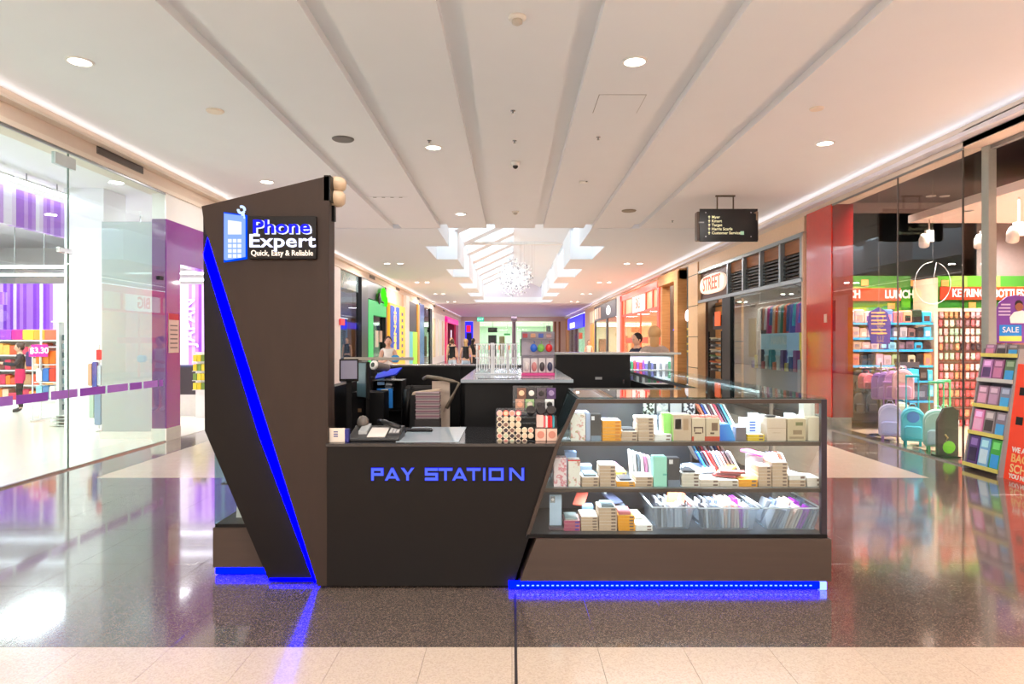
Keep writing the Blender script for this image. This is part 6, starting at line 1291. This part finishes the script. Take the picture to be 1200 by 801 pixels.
# ------------------------------------------------------------------ right bag shop
struct(MB().box(5.75, 13, 13.0, 13.12, 0, 4.3).build('wall_back', M((150, 136, 134), .6))); struct(MB().box(13, 13.2, -2, 13.1, 0, 4.3).build('wall_right', M((170, 150, 146), .6)))
struct(MB().box(5.97, 13, -2, 13, 4.2, 4.4).build('ceiling', M((84, 72, 70), .7))); struct(MB().box(5.95, 13, -2, 13.0, -.2, -.001).build('floor', M((196, 168, 146), .2, noise=.1))); struct(MB().box(5.9, 13, -2.2, -2, 0, 4.3).build('wall_front', cream))
tag(MB().box(6.5, 13, 1, 11.2, 3.5, 3.62).build('ceiling_raft', M((240, 214, 204), .6, noise=.01)), 'pale pinkish dropped ceiling raft inside the right shop', 'ceiling raft')
for x, y in ((8, 10), (11, 10), (8, 6.5), (11, 6.5), (8, 3)): area('shop_light', (x, y, 3.48), 1.4, 1.4, 150, (1, .89, .82), spread=130)
for x, y in ((6.5, 11.8), (9, 12.0)): area('shop_light', (x, y, 4.1), .8, .5, 110, (1, .9, .82), spread=112)
RG = thing('glass_wall', 'frameless glass shopfront of the bag shop on the right side', 'glass wall', (5.65, 10, 0))
for a, b2 in ((8.56, 9.99), (10.0, 12.02)): MB().box(5.644, 5.656, a, b2, .02, 3.95).build('pane', glass((236, 238, 236), 1.42), RG)
RT = thing('glass_return', 'short glass return pane at the corner of the bag shop window', 'glass panel', (5.77, 8.55, 0)); MB().box(5.66, 5.88, 8.55, 8.562, .0, 3.97).build('pane', glass((236, 238, 236), 1.42), RT); MB().box(5.635, 5.66, 8.545, 12.04, 0, .02).build('floor_channel', steel, RG); MB().box(5.64, 5.66, 8.54, 12.04, 3.95, 3.98).build('top_channel', alu, RG)
MB().box(5.64, 5.66, 9.988, 10.002, .02, 3.95).build('joint', M((90, 84, 80), .4), RG); MB().box(5.643, 5.66, 8.545, 8.562, .02, 3.95).build('joint', M((70, 64, 60), .4), RG)
MB().box(5.88, 5.975, 8.42, 8.55, 0, 4.02).build('aluminium_jamb', M((186, 190, 184), .35, .4), RG)
struct(MB().box(5.65, 5.97, -2, 8.56, 3.99, 4.2).build('wall_right', M((216, 200, 186), .6))); struct(MB().box(5.9, 5.96, 3.5, 8.42, 3.93, 4.0).build('trim_4', alu))
area('shop_light', (6.75, 10.3, 3.46), .5, .9, 90, (1, .93, .88), spread=130); area('shop_light', (6.75, 9.2, 3.46), .4, .6, 50, (1, .93, .88), spread=130)  # two lamps added near the window to brighten the bags
# wall graphics
greens = ramp_mat([(0, (60, 130, 40)), (.3, (100, 180, 50)), (.55, (70, 140, 50)), (.75, (150, 190, 90)), (1, (120, 176, 60))], 'white', 1, .5, .3, stretch=(3.2, .0001, 5), const=True)
GP = thing('wall_graphic', 'green patchwork wall graphic with red header strips in the right shop', 'wall graphic', (8, 12.95, 2.2))
MB().box(5.8, 7.55, 12.93, 12.98, 2.1, 2.8).build('green_panel', greens, GP); MB().box(8.05, 12.5, 12.93, 12.98, 2.15, 2.8).build('green_panel', greens, GP)
rdh = M((232, 66, 30), .5, emit=.15, noise=.02)
MB().box(5.8, 7.35, 12.9, 12.93, Z(352.5, 12.9), Z(338, 12.9)).build('header_strip', rdh, GP); MB().box(8.1, 12.5, 12.9, 12.93, Z(351.5, 12.9), Z(336.5, 12.9)).build('header_strip', rdh, GP)
for s, px, py, sw in (('LUNCH', 991, 345.5, .78), ('LUNCH', 1054, 345.5, .78), ('KEYRINGS', 1137, 344, .72), ('BOTTLES', 1182, 344.5, .66)):
    text(s, (X(px, 12.9), 12.895, Z(py, 12.9)), .21, M((250, 240, 235), .5, emit=.3), GP, depth=.003, offset=.006, sx=sw)
for px, py in ((1014, 331.5), (1072, 332), (1045, 359), (1108, 332), (1140, 358)): MB().box(X(px-4, 12.9), X(px+4, 12.9), 12.91, 12.925, Z(py+3.5, 12.9), Z(py-3.5, 12.9)).build('orange_square', M((244, 170, 90), .5), GP)
MB().ball((X(1085, 12.9), 12.88, Z(344, 12.9)), (.17, .03, .08), 12).build('green_logo', M((90, 220, 40), .5, emit=.5, noise=0), GP)
tag(MB().box(X(1093, 12.3), X(1097, 12.3), 12.25, 12.9, 0, Z(326, 12.3)).build('cream_post', M((240, 214, 190), .5)), 'narrow cream divider between the lunch shelves and keyring wall', 'post')
# lunch shelf unit
Yl = 12.2; LX0, LX1 = 5.8, X(1093, Yl)
LU = thing('shelf_unit', 'wall shelf unit with bright blue shelf edges in the right shop', 'shelf', (6.6, 12.5, 0))
MB().box(LX0, LX1, 12.75, 12.8, 1.05, 2.1).build('back_panel', M((200, 160, 150), .6), LU)
sy = [378.5, 396, 410, 428.5]
for i, py in enumerate(sy):
    z_ = Z(py, Yl); MB().box(LX0, LX1, Yl, 12.75, z_-.02, z_).build('shelf_board', white, LU); MB().box(LX0, LX1, Yl-.012, Yl, z_-.035, z_+.005).build('shelf_edge', M((60, 170, 226), .4, emit=.15), LU)
rowc = [[(80, 50, 50), (210, 200, 206), (246, 190, 190), (240, 200, 196), (120, 80, 140), (110, 140, 200), (236, 120, 130), (240, 160, 130), (44, 36, 36), (60, 180, 230)],
        [(236, 190, 196), (230, 190, 196), (236, 200, 200), (240, 200, 190), (236, 206, 200), (120, 90, 150), (90, 140, 190), (110, 110, 130), (200, 190, 200), (150, 110, 110), (50, 44, 50), (80, 190, 236)],
        [(206, 170, 160), (196, 160, 156), (210, 180, 170), (236, 190, 190), (240, 200, 200), (110, 80, 140), (150, 210, 230), (120, 100, 110), (130, 100, 120), (60, 180, 226), (70, 50, 50)],
        [(236, 110, 110), (240, 130, 120), (240, 140, 130), (50, 60, 70), (60, 66, 74), (226, 170, 200), (210, 180, 200), (160, 190, 150), (50, 46, 44), (210, 190, 160), (48, 40, 40), (246, 150, 90)]]
for r_, py in enumerate(sy):
    n = len(rowc[r_]); w_ = (LX1-LX0)/n; z_ = Z(py, Yl)+.001
    for i in range(n):
        hh = [.24, .2, .16, .22][r_]*(.85+.15*((i*7) % 3)/2); x = LX0+i*w_+.008
        t = thing('lunch_box' if r_ != 3 else 'bag', 'lunch bag or case, %s from the left on the %s blue edged shelf' % (ORD[i], ORD[r_]), 'bag', (x, Yl, z_), 'lunch goods on the blue edged shelves')
        MB().rbox(x, x+w_-.016, Yl+.03, Yl+.25, z_, z_+hh, .02).build('case_body', M(rowc[r_][i], .5), t)
        MB().rbox(x+.03, x+w_-.046, Yl+.022, Yl+.03, z_+.03, z_+hh*.6, .003).build('front_pocket', M([min(255, int(c*1.15)) for c in rowc[r_][(i+1) % n]] if i % 2 else [int(c*.8) for c in rowc[r_][i]], .5), t)
# smaller second blue shelf (y 463)
L2 = thing('shelf_unit', 'small lower blue shelf with dark and blue goods beside the purple backpacks', 'shelf', (X(1085, 11.6), 11.8, 0)); Y2 = 11.5
for py in (446.5, 470): MB().box(X(1066, Y2), X(1094, Y2), Y2, Y2+.4, Z(py, Y2)-.03, Z(py, Y2)).build('shelf_board', M((60, 160, 220), .4), L2)
MB().box(X(1066, Y2), X(1094, Y2), Y2+.4, Y2+.44, 0, 1.2).build('back_panel', M((90, 80, 84), .5), L2)
for i, (a, b2, c, d_, col, lb_) in enumerate([(1067, 1078, 433, 446, (60, 180, 236), 'bright blue case on the small lower shelf, left'), (1079, 1088, 431, 446, (50, 40, 36), 'dark brown case between the blue ones'), (1089, 1094, 434, 446, (70, 190, 236), 'bright blue case on the small lower shelf, right'), (1068, 1088, 452, 469, (60, 66, 84), 'large slate bag on the lower blue shelf'), (1089, 1095, 452, 465, (100, 180, 220), 'light blue card on the lower blue shelf')]):
    carton(X(a, Y2), X(b2, Y2), Y2+.03, Y2+.25, Z(d_, Y2)+.0, (d_-c)*Y2/800, M(col, .5), lb_, [(.15, .85, .2, .6, tuple(min(255, c_+50) for c_ in col), 'front_pocket')], cat='case', name='case')
# keyring wall
KW = thing('peg_wall', 'pegboard wall of keyrings in the right shop', 'pegboard', (X(1130, 12), 12, 0)); Yk2 = 12.5
kx0, kx1 = X(1097.5, Yk2), X(1200, Yk2)+2
MB().box(kx0, kx1, Yk2+.15, Yk2+.2, .1, Z(361, Yk2)).build('pegboard', M((150, 96, 84), .6), KW)
MB().box(kx0, kx1, Yk2+.1, Yk2+.2, Z(365, Yk2), Z(361, Yk2)).build('header_rail', M((246, 226, 206), .5), KW)
kc = [(240, 180, 190), (244, 200, 200), (236, 120, 130), (250, 226, 220), (60, 44, 50), (180, 210, 190), (236, 150, 110), (150, 110, 120), (226, 90, 90), (120, 60, 60)]
rowp = [368, 378, 388, 397, 406, 417, 430, 440, 451, 461, 472, 484, 496]
bias = [[0, 1, 3, 6], [3, 0, 2, 7], [3, 5, 0, 4], [5, 3, 5, 1], [4, 7, 6, 4], [0, 5, 2, 1], [6, 2, 1, 3], [2, 1, 6, 2], [2, 9, 8, 1], [8, 2, 6, 0], [8, 6, 1, 9], [2, 6, 8, 4], [1, 8, 2, 4]]
kmesh = {}
for ci, c in enumerate(kc):
    b = MB(); b.box(-.03, .03, -.008, .008, .05, .1); b.ball((0, 0, .02), (.04, .018, .045), 8)
    o = b.build('keyring_pack', M(c, .45), origin=(0, 0, 0)); kmesh[ci] = o.data; bpy.data.objects.remove(o)
for r_, py in enumerate(rowp):
    MB().box(kx0, kx1, Yk2+.13, Yk2+.15, Z(py-5, Yk2), Z(py-5.5, Yk2)).build('rail', alu, KW)
    for i in range(16):
        x = kx0+.05+i*.098
        item(kmesh[bias[r_][rnd.randrange(4)]], 'keyring_pack', (x+rnd.uniform(-.01, .01), Yk2+.108+rnd.uniform(-.004, .004), Z(py+3.5, Yk2)), rnd.uniform(-.4, .4), 'hanging keyring pack, %s from the left in the %s row of the pegboard' % (ORD[i], ORD[r_]), 'keyring', 'keyring packs on the pegboard')
# black backpacks wall (lower left)
def backpack(x, y, z, w_, h_, col, label, rz=0, col2=None, trolley=None, d_=.2, grp=None, handle_col=None, emblem=None):
    t = thing('trolley_bag' if trolley else 'backpack', label, 'bag', (0, 0, 0), grp); z0 = .07 if trolley else 0
    m = M(col, .5); m2 = M(col2 or [int(c*.8) for c in col], .5)
    n = 16; pts = [(-w_/2, z0+.02), (-w_/2+.02, z0), (w_/2-.02, z0), (w_/2, z0+.02)] + [(w_/2*math.cos(a)*(1 if 1 else 1), z0+h_*.68+h_*.32*math.sin(a)) for a in [math.pi*i/n for i in range(n+1)]]
    MB().prism(pts, -d_/2, d_/2).build('body', m, t, bevel=.02)
    pp = [(-w_*.38, z0+.03), (w_*.38, z0+.03), (w_*.38, z0+h_*.4), (w_*.28, z0+h_*.46), (-w_*.28, z0+h_*.46), (-w_*.38, z0+h_*.4)]
    MB().prism(pp, -d_/2-.05, -d_/2+.005).build('front_pocket', m2, t, bevel=.015)
    MB().tube([(w_*.46*math.cos(a), -d_/2-.006, z0+h_*.62+h_*.3*math.sin(a)) for a in [math.pi*i/10 for i in range(11)]], .006, 6).build('zip', M([min(255, c+30) for c in col], .4), t)
    MB().tube([(-.05, 0, z0+h_), (-.03, 0, z0+h_+.05), (.03, 0, z0+h_+.05), (.05, 0, z0+h_)], .009, 6).build('top_loop', m2, t, True)
    if emblem: MB().lathe((0, 0, 0), [(w_*.27, 0), (w_*.25, .006)], 18, 0, Matrix.Translation((0, -d_/2-.004, z0+h_*.72)) @ Euler((R(90), 0, 0)).to_matrix().to_4x4()).build('emblem', M(emblem, .4), t)
    if trolley:
        hm = M(handle_col or col, .35)
        for sx_ in (-1, 1):
            MB().tube([(sx_*w_*.26, d_/2, z0+.05), (sx_*w_*.26, d_/2, z0+h_+trolley)], .011, 8).build('handle_rod', hm, t)
            MB().tube([(sx_*w_*.33-.015, d_/2-.02, .035), (sx_*w_*.33+.015, d_/2-.02, .035)], .035, 14).build('wheel', hm, t); MB().box(sx_*w_*.3-.015, sx_*w_*.3+.015, -d_/2, -d_/2+.03, 0, z0+.01).build('foot', hm, t)
        MB().rbox(-w_*.3, w_*.3, d_/2-.015, d_/2+.015, z0+h_+trolley-.02, z0+h_+trolley+.02, .006).build('handle_grip', hm, t)
    else:
        for sx_ in (-1, 1): MB().tube([(sx_*w_*.2, d_/2, z0+h_*.9), (sx_*w_*.25, d_/2+.05, z0+h_*.6), (sx_*w_*.3, d_/2+.01, z0+h_*.1)], .015, 8).build('strap', m2, t)
    t.location = (x, y, z); t.rotation_euler = (0, 0, rz); return t
Yq = 12.0
HB = thing('hook_panel', 'dark hook panel carrying black backpacks in the right shop', 'panel', (6.5, 12.6, 0)); MB().box(5.8, X(1066, 12.4), 12.5, 12.55, .1, Z(432, 12.5)).build('board', M((50, 44, 46), .6), HB)
for r_, z_ in enumerate((.28, .68)):
    for i in range(5):
        x = 6.18+i*.225; backpack(x, 12.25, z_, .22, .38, [(40, 42, 46), (46, 52, 56), (36, 36, 40), (44, 40, 44), (34, 40, 44)][i], 'charcoal backpack, %s from the left in the %s row of the hook panel' % (ORD[i], ['lower', 'upper'][r_]), grp='charcoal backpacks on the hook panel')
        MB().tube([(x, 12.5, z_+.44), (x, 12.2, z_+.43)], .006, 6).build('hook', chrome, HB)
for i in range(3): backpack(6.02+i*.24, 11.6, Z(452-2*i, 11.6)-.05, .2, .26, [(214, 110, 120), (60, 60, 66), (40, 44, 40)][i], 'small %s bag hanging below the blue shelves' % ['coral', 'grey', 'dark green'][i])
MB().tube([(5.9, 11.6, Z(431, 11.6)), (6.7, 11.6, Z(431, 11.6))], .012, 8).build('front_rail', chrome, HB)
# purple backpacks on stand
def yq(px, x=6.0): return x*800/(px-600)
sx0, sy0 = 6.12, yq(1037, 6.12)
PS = thing('bag_stand', 'thin chrome stand carrying purple and pink backpacks behind the glass', 'display stand', (sx0, sy0, 0))
MB().tube([(sx0, sy0+.12, .02), (sx0, sy0+.12, Z(425, sy0))], .012, 8).build('pole', steel, PS)
MB().tube([(6.0, sy0+.1, Z(430, sy0)), (sx0, sy0+.12, Z(434, sy0)), (6.5, sy0+.1, Z(430, sy0))], .01, 8).build('arm', steel, PS)
MB().lathe((sx0, sy0+.12, 0), [(.18, 0), (.18, .012), (.03, .03)], 20).build('base', steel, PS)
for px_, x_, w_, h_, col_, lb_, r_, c2_, em_ in [(1029, 6.08, .19, .44, (150, 110, 190), 'purple backpack, leftmost on the chrome stand', -40, (130, 90, 170), None), (1037, 6.1, .2, .45, (160, 120, 200), 'lilac purple backpack, second on the chrome stand', -38, (176, 140, 210), None),
    (1046, 6.12, .24, .46, (190, 140, 200), 'violet backpack, third on the chrome stand', -30, (170, 120, 190), None), (1058, 6.14, .3, .47, (236, 176, 190), 'pink backpack with round emblem on the chrome stand', -26, (220, 160, 190), (250, 200, 190))]:
    yy_ = yq(px_, x_); backpack(x_, yy_, Z(468, yy_), w_, h_, col_, lb_, R(r_), c2_, emblem=em_, d_=.13)
# trolley bags
backpack(6.0, yq(1043), 0, .33, .5, (196, 190, 232), 'lavender trolley backpack, leftmost of the row at the glass', R(-27), (176, 176, 226), .33, handle_col=(170, 120, 200))
backpack(6.02, yq(1068), 0, .31, .5, (90, 200, 226), 'turquoise trolley backpack with a blue round emblem', R(-27), (70, 190, 220), .46, emblem=(90, 140, 220), handle_col=(50, 180, 200))
backpack(6.05, yq(1094), 0, .34, .52, (176, 230, 220), 'pale mint trolley backpack in front of the green handled one', R(-27), (170, 210, 226), .0+.38, handle_col=(110, 220, 160))
backpack(6.38, yq(1107, 6.38), 0, .3, .5, (150, 226, 180), 'light green trolley backpack mostly hidden behind the mint one', R(-27), (130, 214, 160), .4, handle_col=(110, 226, 150))
backpack(6.4, yq(1056, 6.4), 0, .3, .56, (196, 214, 196), 'sage green backpack standing behind the turquoise one', R(-22), (180, 200, 184))
bb_ = thing('floor_standee', 'dark grey floor standee with a green round sticker behind the corner glass', 'standee', (X(1108, 9.2), 9.2, 0))
MB().prism([(X(1098, 9.2), .02), (X(1122, 9.2), .02), (X(1122, 9.2), .62), (X(1116, 9.2), .68), (X(1106, 9.2), .66), (X(1098, 9.2), .48)], 9.18, 9.23).build('board', M((64, 60, 58), .4), bb_)
MB().box(X(1099, 9.2), X(1121, 9.2), 9.1, 9.35, 0, .02).build('base', black, bb_)
Mx = Matrix.Translation((X(1112, 9.18), 9.178, Z(524, 9.2))) @ Euler((R(90), 0, 0)).to_matrix().to_4x4(); MB().lathe((0, 0, 0), [(.085, 0), (.085, .003)], 20, 0, Mx).build('sticker', M((120, 220, 40), .4), bb_)
MB().tube([(X(1106, 9.2), 9.175, Z(509, 9.2)), (X(1109, 9.2), 9.17, Z(513, 9.2)), (X(1107, 9.2), 9.17, Z(517, 9.2))], .012, 8).build('lock_emblem', M((170, 150, 90), .4), bb_, True)
# sign hanging in the window (purple and orange oval)
po = thing('hanging_poster', 'dark purple rounded poster with orange text lines inside the bag shop glass', 'poster', (X(1034, 11.3), 11.3, Z(404, 11.3)))
MB().prism([(X(1021, 11.3), Z(403, 11.3)), (X(1043, 11.3), Z(403, 11.3)), (X(1044, 11.3), Z(378, 11.3)), (X(1040, 11.3), Z(366, 11.3)), (X(1030, 11.3), Z(360, 11.3)), (X(1019, 11.3), Z(366, 11.3)), (X(1017, 11.3), Z(380, 11.3))], 11.3, 11.315).build('board', M((84, 60, 120), .5), po)
for i, py in enumerate((366, 370, 375, 379, 386, 390)): MB().box(X(1021, 11.3), X(1037+(i % 3), 11.3), 11.294, 11.2995, Z(py+1.6, 11.3), Z(py, 11.3)).build('text_line', M((236, 170, 90), .5, emit=.2), po)
MB().box(X(1030, 11.3), X(1030.3, 11.3), 11.305, 11.31, Z(360, 11.3), 4.2).build('wire', alu, po)
# neon ring
nr = tag(MB().tube([(X(1093, 11), 11, Z(332, 11))]+[(X(1093, 11)+.29*math.sin(a), 11, Z(332, 11)+ .34*math.cos(a)) for a in [2*math.pi*i/30 for i in range(31)]][1:], .0035, 6).build('wire_ring', M((220, 220, 216), .4), None, True), 'thin pale wire ring hanging inside the bag shop', 'ring')
MB().tube([(X(1093, 11), 11, Z(332, 11)+.34), (X(1093, 11), 11, 4.2)], .003, 5).build('wire', alu, nr)
# spotlights
for i, (px, py, Y, r_) in enumerate([(1083, 282, 10.9, 0), (1148, 283, 10.5, 1), (1187, 275, 9.2, 1), (1196, 246, 8.0, 0)]):
    if i == 3: continue
    t = thing('track_spotlight', 'white track spotlight under the raft, %s in the right shop' % ['left one', 'middle one', 'right one'][i], 'spotlight', (X(px, Y), Y, 3.5))
    c = Vector((X(px, Y), Y, Z(py, Y))); Mx = Matrix.Translation(c) @ Euler((R(35), R(-25), 0)).to_matrix().to_4x4()
    MB().lathe((0, 0, 0), [(.075, -.1), (.075, .02), (.05, .1), (.02, .12)], 18, 0, Mx).build('head', M((226, 210, 200), .4), t, True); MB().lathe((0, 0, 0), [(.06, -.102), (.055, -.104)], 16, 0, Mx).build('lens', emit((255, 236, 214), 10 if i == 0 else 2), t)
    MB().box(c.x+.02, c.x+.14, c.y-.03, c.y+.03, c.z-.02, c.z+.16).build('gear_box', M((222, 206, 196), .4), t); MB().tube([(c.x+.08, c.y, c.z+.1), (c.x+.08, c.y, 3.5)], .012, 6).build('stem', M((222, 206, 196), .4), t)
for i, (px, py) in enumerate([(1091, 303), (1107, 307), (1134, 248)]):
    Y = 3.0*0 + (2.65 if i < 2 else 1.94)*800/(401-py); t = thing('shop_downlight', 'small lit downlight inside the right shop, %s' % ['left of the deep pair', 'right of the deep pair', 'the one in the pale raft'][i], 'light', (X(px, Y) if i == 2 else X(px, 12.4), Y if i == 2 else 12.4, 3.5))
    zz = 3.5 if i == 2 else 4.2; loc = (X(px, Y), min(Y, 10.9), zz) if i == 2 else (X(px, 12.4)*1.0, 12.4, zz)
    MB().lathe(loc, [(.08, -.01), (.085, 0), (.06, 0), (.06, -.01)], 16).build('trim_ring', white, t); MB().lathe(loc, [(.0, -.006), (.06, -.006)], 16).build('lamp_lens', emit((255, 240, 220), 8), t)
# ladder display stand outside the glass
LS = thing('ladder_display', 'leaning grey ladder display with yellow shelf lips full of coloured goods', 'display stand', (5.6, 8.1, 0))
gA = M((150, 150, 150), .4); LYA, LYB = 8.42, 7.82
def lx(z): return 5.56 + z*.17
for y in (LYA, LYB):
    s_ = -1 if y == LYB else 1
    MB().prism([(lx(0)-.0, 0), (lx(0)+.36, 0), (lx(1.47)+.12, 1.47), (lx(1.47), 1.47)], y-.012, y+.012).build('side_panel', gA, LS)
zl = [.10, .52, .84, 1.15, 1.42]
zl = [Z(548, 8.1)*0+.07, .46, .79, 1.10, 1.40]
MB().prism([(lx(0)+.33, .05), (lx(0)+.36, .05), (lx(1.45)+.12, 1.45), (lx(1.45)+.09, 1.45)], LYB, LYA).build('back_sheet', M((120, 120, 124), .5), LS)
for i, z_ in enumerate(zl):
    x = lx(z_); MB().box(x, x+.34-.12*i/4, LYB+.012, LYA-.012, z_-.015, z_).build('shelf_board', gA, LS)
    MB().box(x-.02, x-.006, LYB, LYA, z_-.03, z_+.015).build('shelf_lip', M((226, 216, 110) if i != 3 else (214, 214, 206), .4), LS)
lc = [[(90, 60, 130), (120, 180, 220), (60, 170, 60)], [(236, 140, 190), (150, 140, 140), (130, 120, 130)], [(170, 130, 150), (160, 130, 150), (120, 130, 150)], [(190, 130, 190), (150, 90, 130), (90, 120, 80)], [(150, 110, 140), (120, 110, 116), (110, 100, 100)]]
lc2 = [[(40, 24, 70), (200, 230, 240), (50, 160, 226)], [(240, 180, 210), (60, 54, 54), (70, 170, 226)], [(220, 160, 190), (190, 150, 180), (60, 170, 226)], [(90, 60, 110), (200, 120, 160), (50, 160, 220)], [(210, 130, 160), (60, 50, 60), (50, 160, 220)]]
for r_, z_ in enumerate(zl):
    hh = [.34, .27, .23, .24, .12][r_]
    for i in range(3):
        ya_ = LYA-.03-i*.19; x = lx(z_)
        t = thing('boxed_set', 'boxed set, %s on the %s shelf of the ladder display' % (['left', 'centre', 'right'][i], nth(r_, 5)), 'box', (x, ya_, z_), 'boxed sets on the ladder display')
        sh2 = .17*hh
        MB().prism([(x+.01, z_), (x+.12, z_), (x+.12+sh2, z_+hh), (x+.01+sh2, z_+hh)], ya_-.17, ya_).build('box_body', M(lc[r_][i], .4), t)
        a_, b2 = (.12, .6) if i < 2 else (.05, .5)
        MB().prism([(x+.006+sh2*a_, z_+hh*a_), (x+.01+sh2*a_, z_+hh*a_), (x+.01+sh2*b2, z_+hh*b2), (x+.006+sh2*b2, z_+hh*b2)], ya_-.15, ya_-.02).build('label_panel', M(lc2[r_][i], .4), t)
        MB().prism([(x+.006+sh2*.68, z_+hh*.68), (x+.01+sh2*.68, z_+hh*.68), (x+.01+sh2*.92, z_+hh*.92), (x+.006+sh2*.92, z_+hh*.92)], ya_-.14, ya_-.03).build('label_panel', M([min(255, c+60) for c in lc[r_][i]], .4), t)
# red standee
RD = thing('red_standee', 'leaning orange red advertising board at the right edge of the frame', 'sign', (5.65, 7.5, 0))
def rx_(z): return 5.6+z*.13
MB().prism([(rx_(0), 0), (rx_(0)+.03, 0), (rx_(1.3)+.03, 1.3), (rx_(1.3), 1.3)], 7.0, 7.78).build('board', M((236, 62, 22), .45, emit=.1, noise=.02), RD); MB().prism([(rx_(0)+.03, 0), (rx_(0)+.4, 0), (rx_(1)+.05, .95), (rx_(1)+.03, .95)], 7.35, 7.4).build('rear_strut', M((200, 60, 30), .5), RD)
rt = Euler((R(90-0), 0, R(-90))).to_matrix().to_4x4(); tl = (Matrix.Rotation(math.atan(.13), 4, 'Y') @ rt).to_euler()
for s, z_, sz, m_ in (('WE ARE', .34, .08, M((250, 236, 220), .5)), ('BACK TO', .245, .13, M((250, 190, 110), .5)), ('SCHOOL', .13, .13, M((250, 210, 140), .5)), ('YOU NEED', .045, .07, M((250, 236, 220), .5))):
    text(s, (rx_(z_)-.004, 7.7, z_), sz, m_, RD, rot=tl, align='LEFT', depth=.001, offset=.003)
for z_ in (.62, .95): MB().prism([(rx_(z_)-.004, z_), (rx_(z_)-.001, z_), (rx_(z_+.09)-.001, z_+.09), (rx_(z_+.09)-.004, z_+.09)], 7.6, 7.7).build('dark_figure', black, RD)
# purple poster in doorway
PP = thing('arched_poster', 'purple arched poster with a figure and blue and yellow lower panel at the doorway', 'poster', (X(1185, 8.6), 8.6, 1.45)); Yv = 8.6
MB().prism([q(1169, 402, Yv), q(1206, 402, Yv), q(1206, 350, Yv), q(1199, 347, Yv), q(1190, 346, Yv), q(1180, 348, Yv), q(1171, 355, Yv), q(1167, 366, Yv)], Yv, Yv+.015).build('board', M((116, 66, 160), .45), PP)
MB().box(X(1171, Yv), X(1197, Yv), Yv-.004, Yv, Z(394, Yv), Z(381, Yv)).build('blue_panel', M((30, 130, 214), .45), PP); MB().box(X(1171, Yv), X(1197, Yv), Yv-.004, Yv, Z(400, Yv), Z(394, Yv)).build('yellow_panel', M((220, 216, 100), .45), PP)
for i in range(4): MB().box(X(1170+(0 if i else 3), Yv), X(1184, Yv), Yv-.004, Yv-.001, Z(358+i*4, Yv), Z(356.3+i*4, Yv)).build('text_line', M((206, 190, 226), .5), PP)
MB().prism([q(1184, 379, Yv), q(1206, 379, Yv), q(1206, 368, Yv), q(1198, 364, Yv), q(1188, 366, Yv), q(1183, 372, Yv)], Yv-.006, Yv-.001).build('figure_shirt', M((236, 232, 232), .5), PP)
MB().lathe((0, 0, 0), [(.052, 0), (.05, .004)], 16, 0, Matrix.Translation((X(1194, Yv), Yv-.004, Z(360, Yv))) @ Euler((R(90), 0, 0)).to_matrix().to_4x4()).build('figure_head', M((150, 96, 70), .5), PP); MB().lathe((0, 0, 0), [(.05, 0), (.045, .006)], 16, 0, Matrix.Translation((X(1194, Yv), Yv-.001, Z(356.5, Yv))) @ Euler((R(90), 0, 0)).to_matrix().to_4x4()).build('figure_hair', M((40, 26, 24), .5), PP)
text('SALE', (X(1184, Yv), Yv-.006, Z(387, Yv)), .1, white, PP, depth=.001)
MB().box(X(1180, Yv), X(1181, Yv), Yv+.015, Yv+.03, 0, 1.6).build('stand_pole', alu, PP); MB().box(X(1172, Yv), X(1190, Yv), Yv-.1, Yv+.15, 0, .015).build('stand_foot', alu, PP)
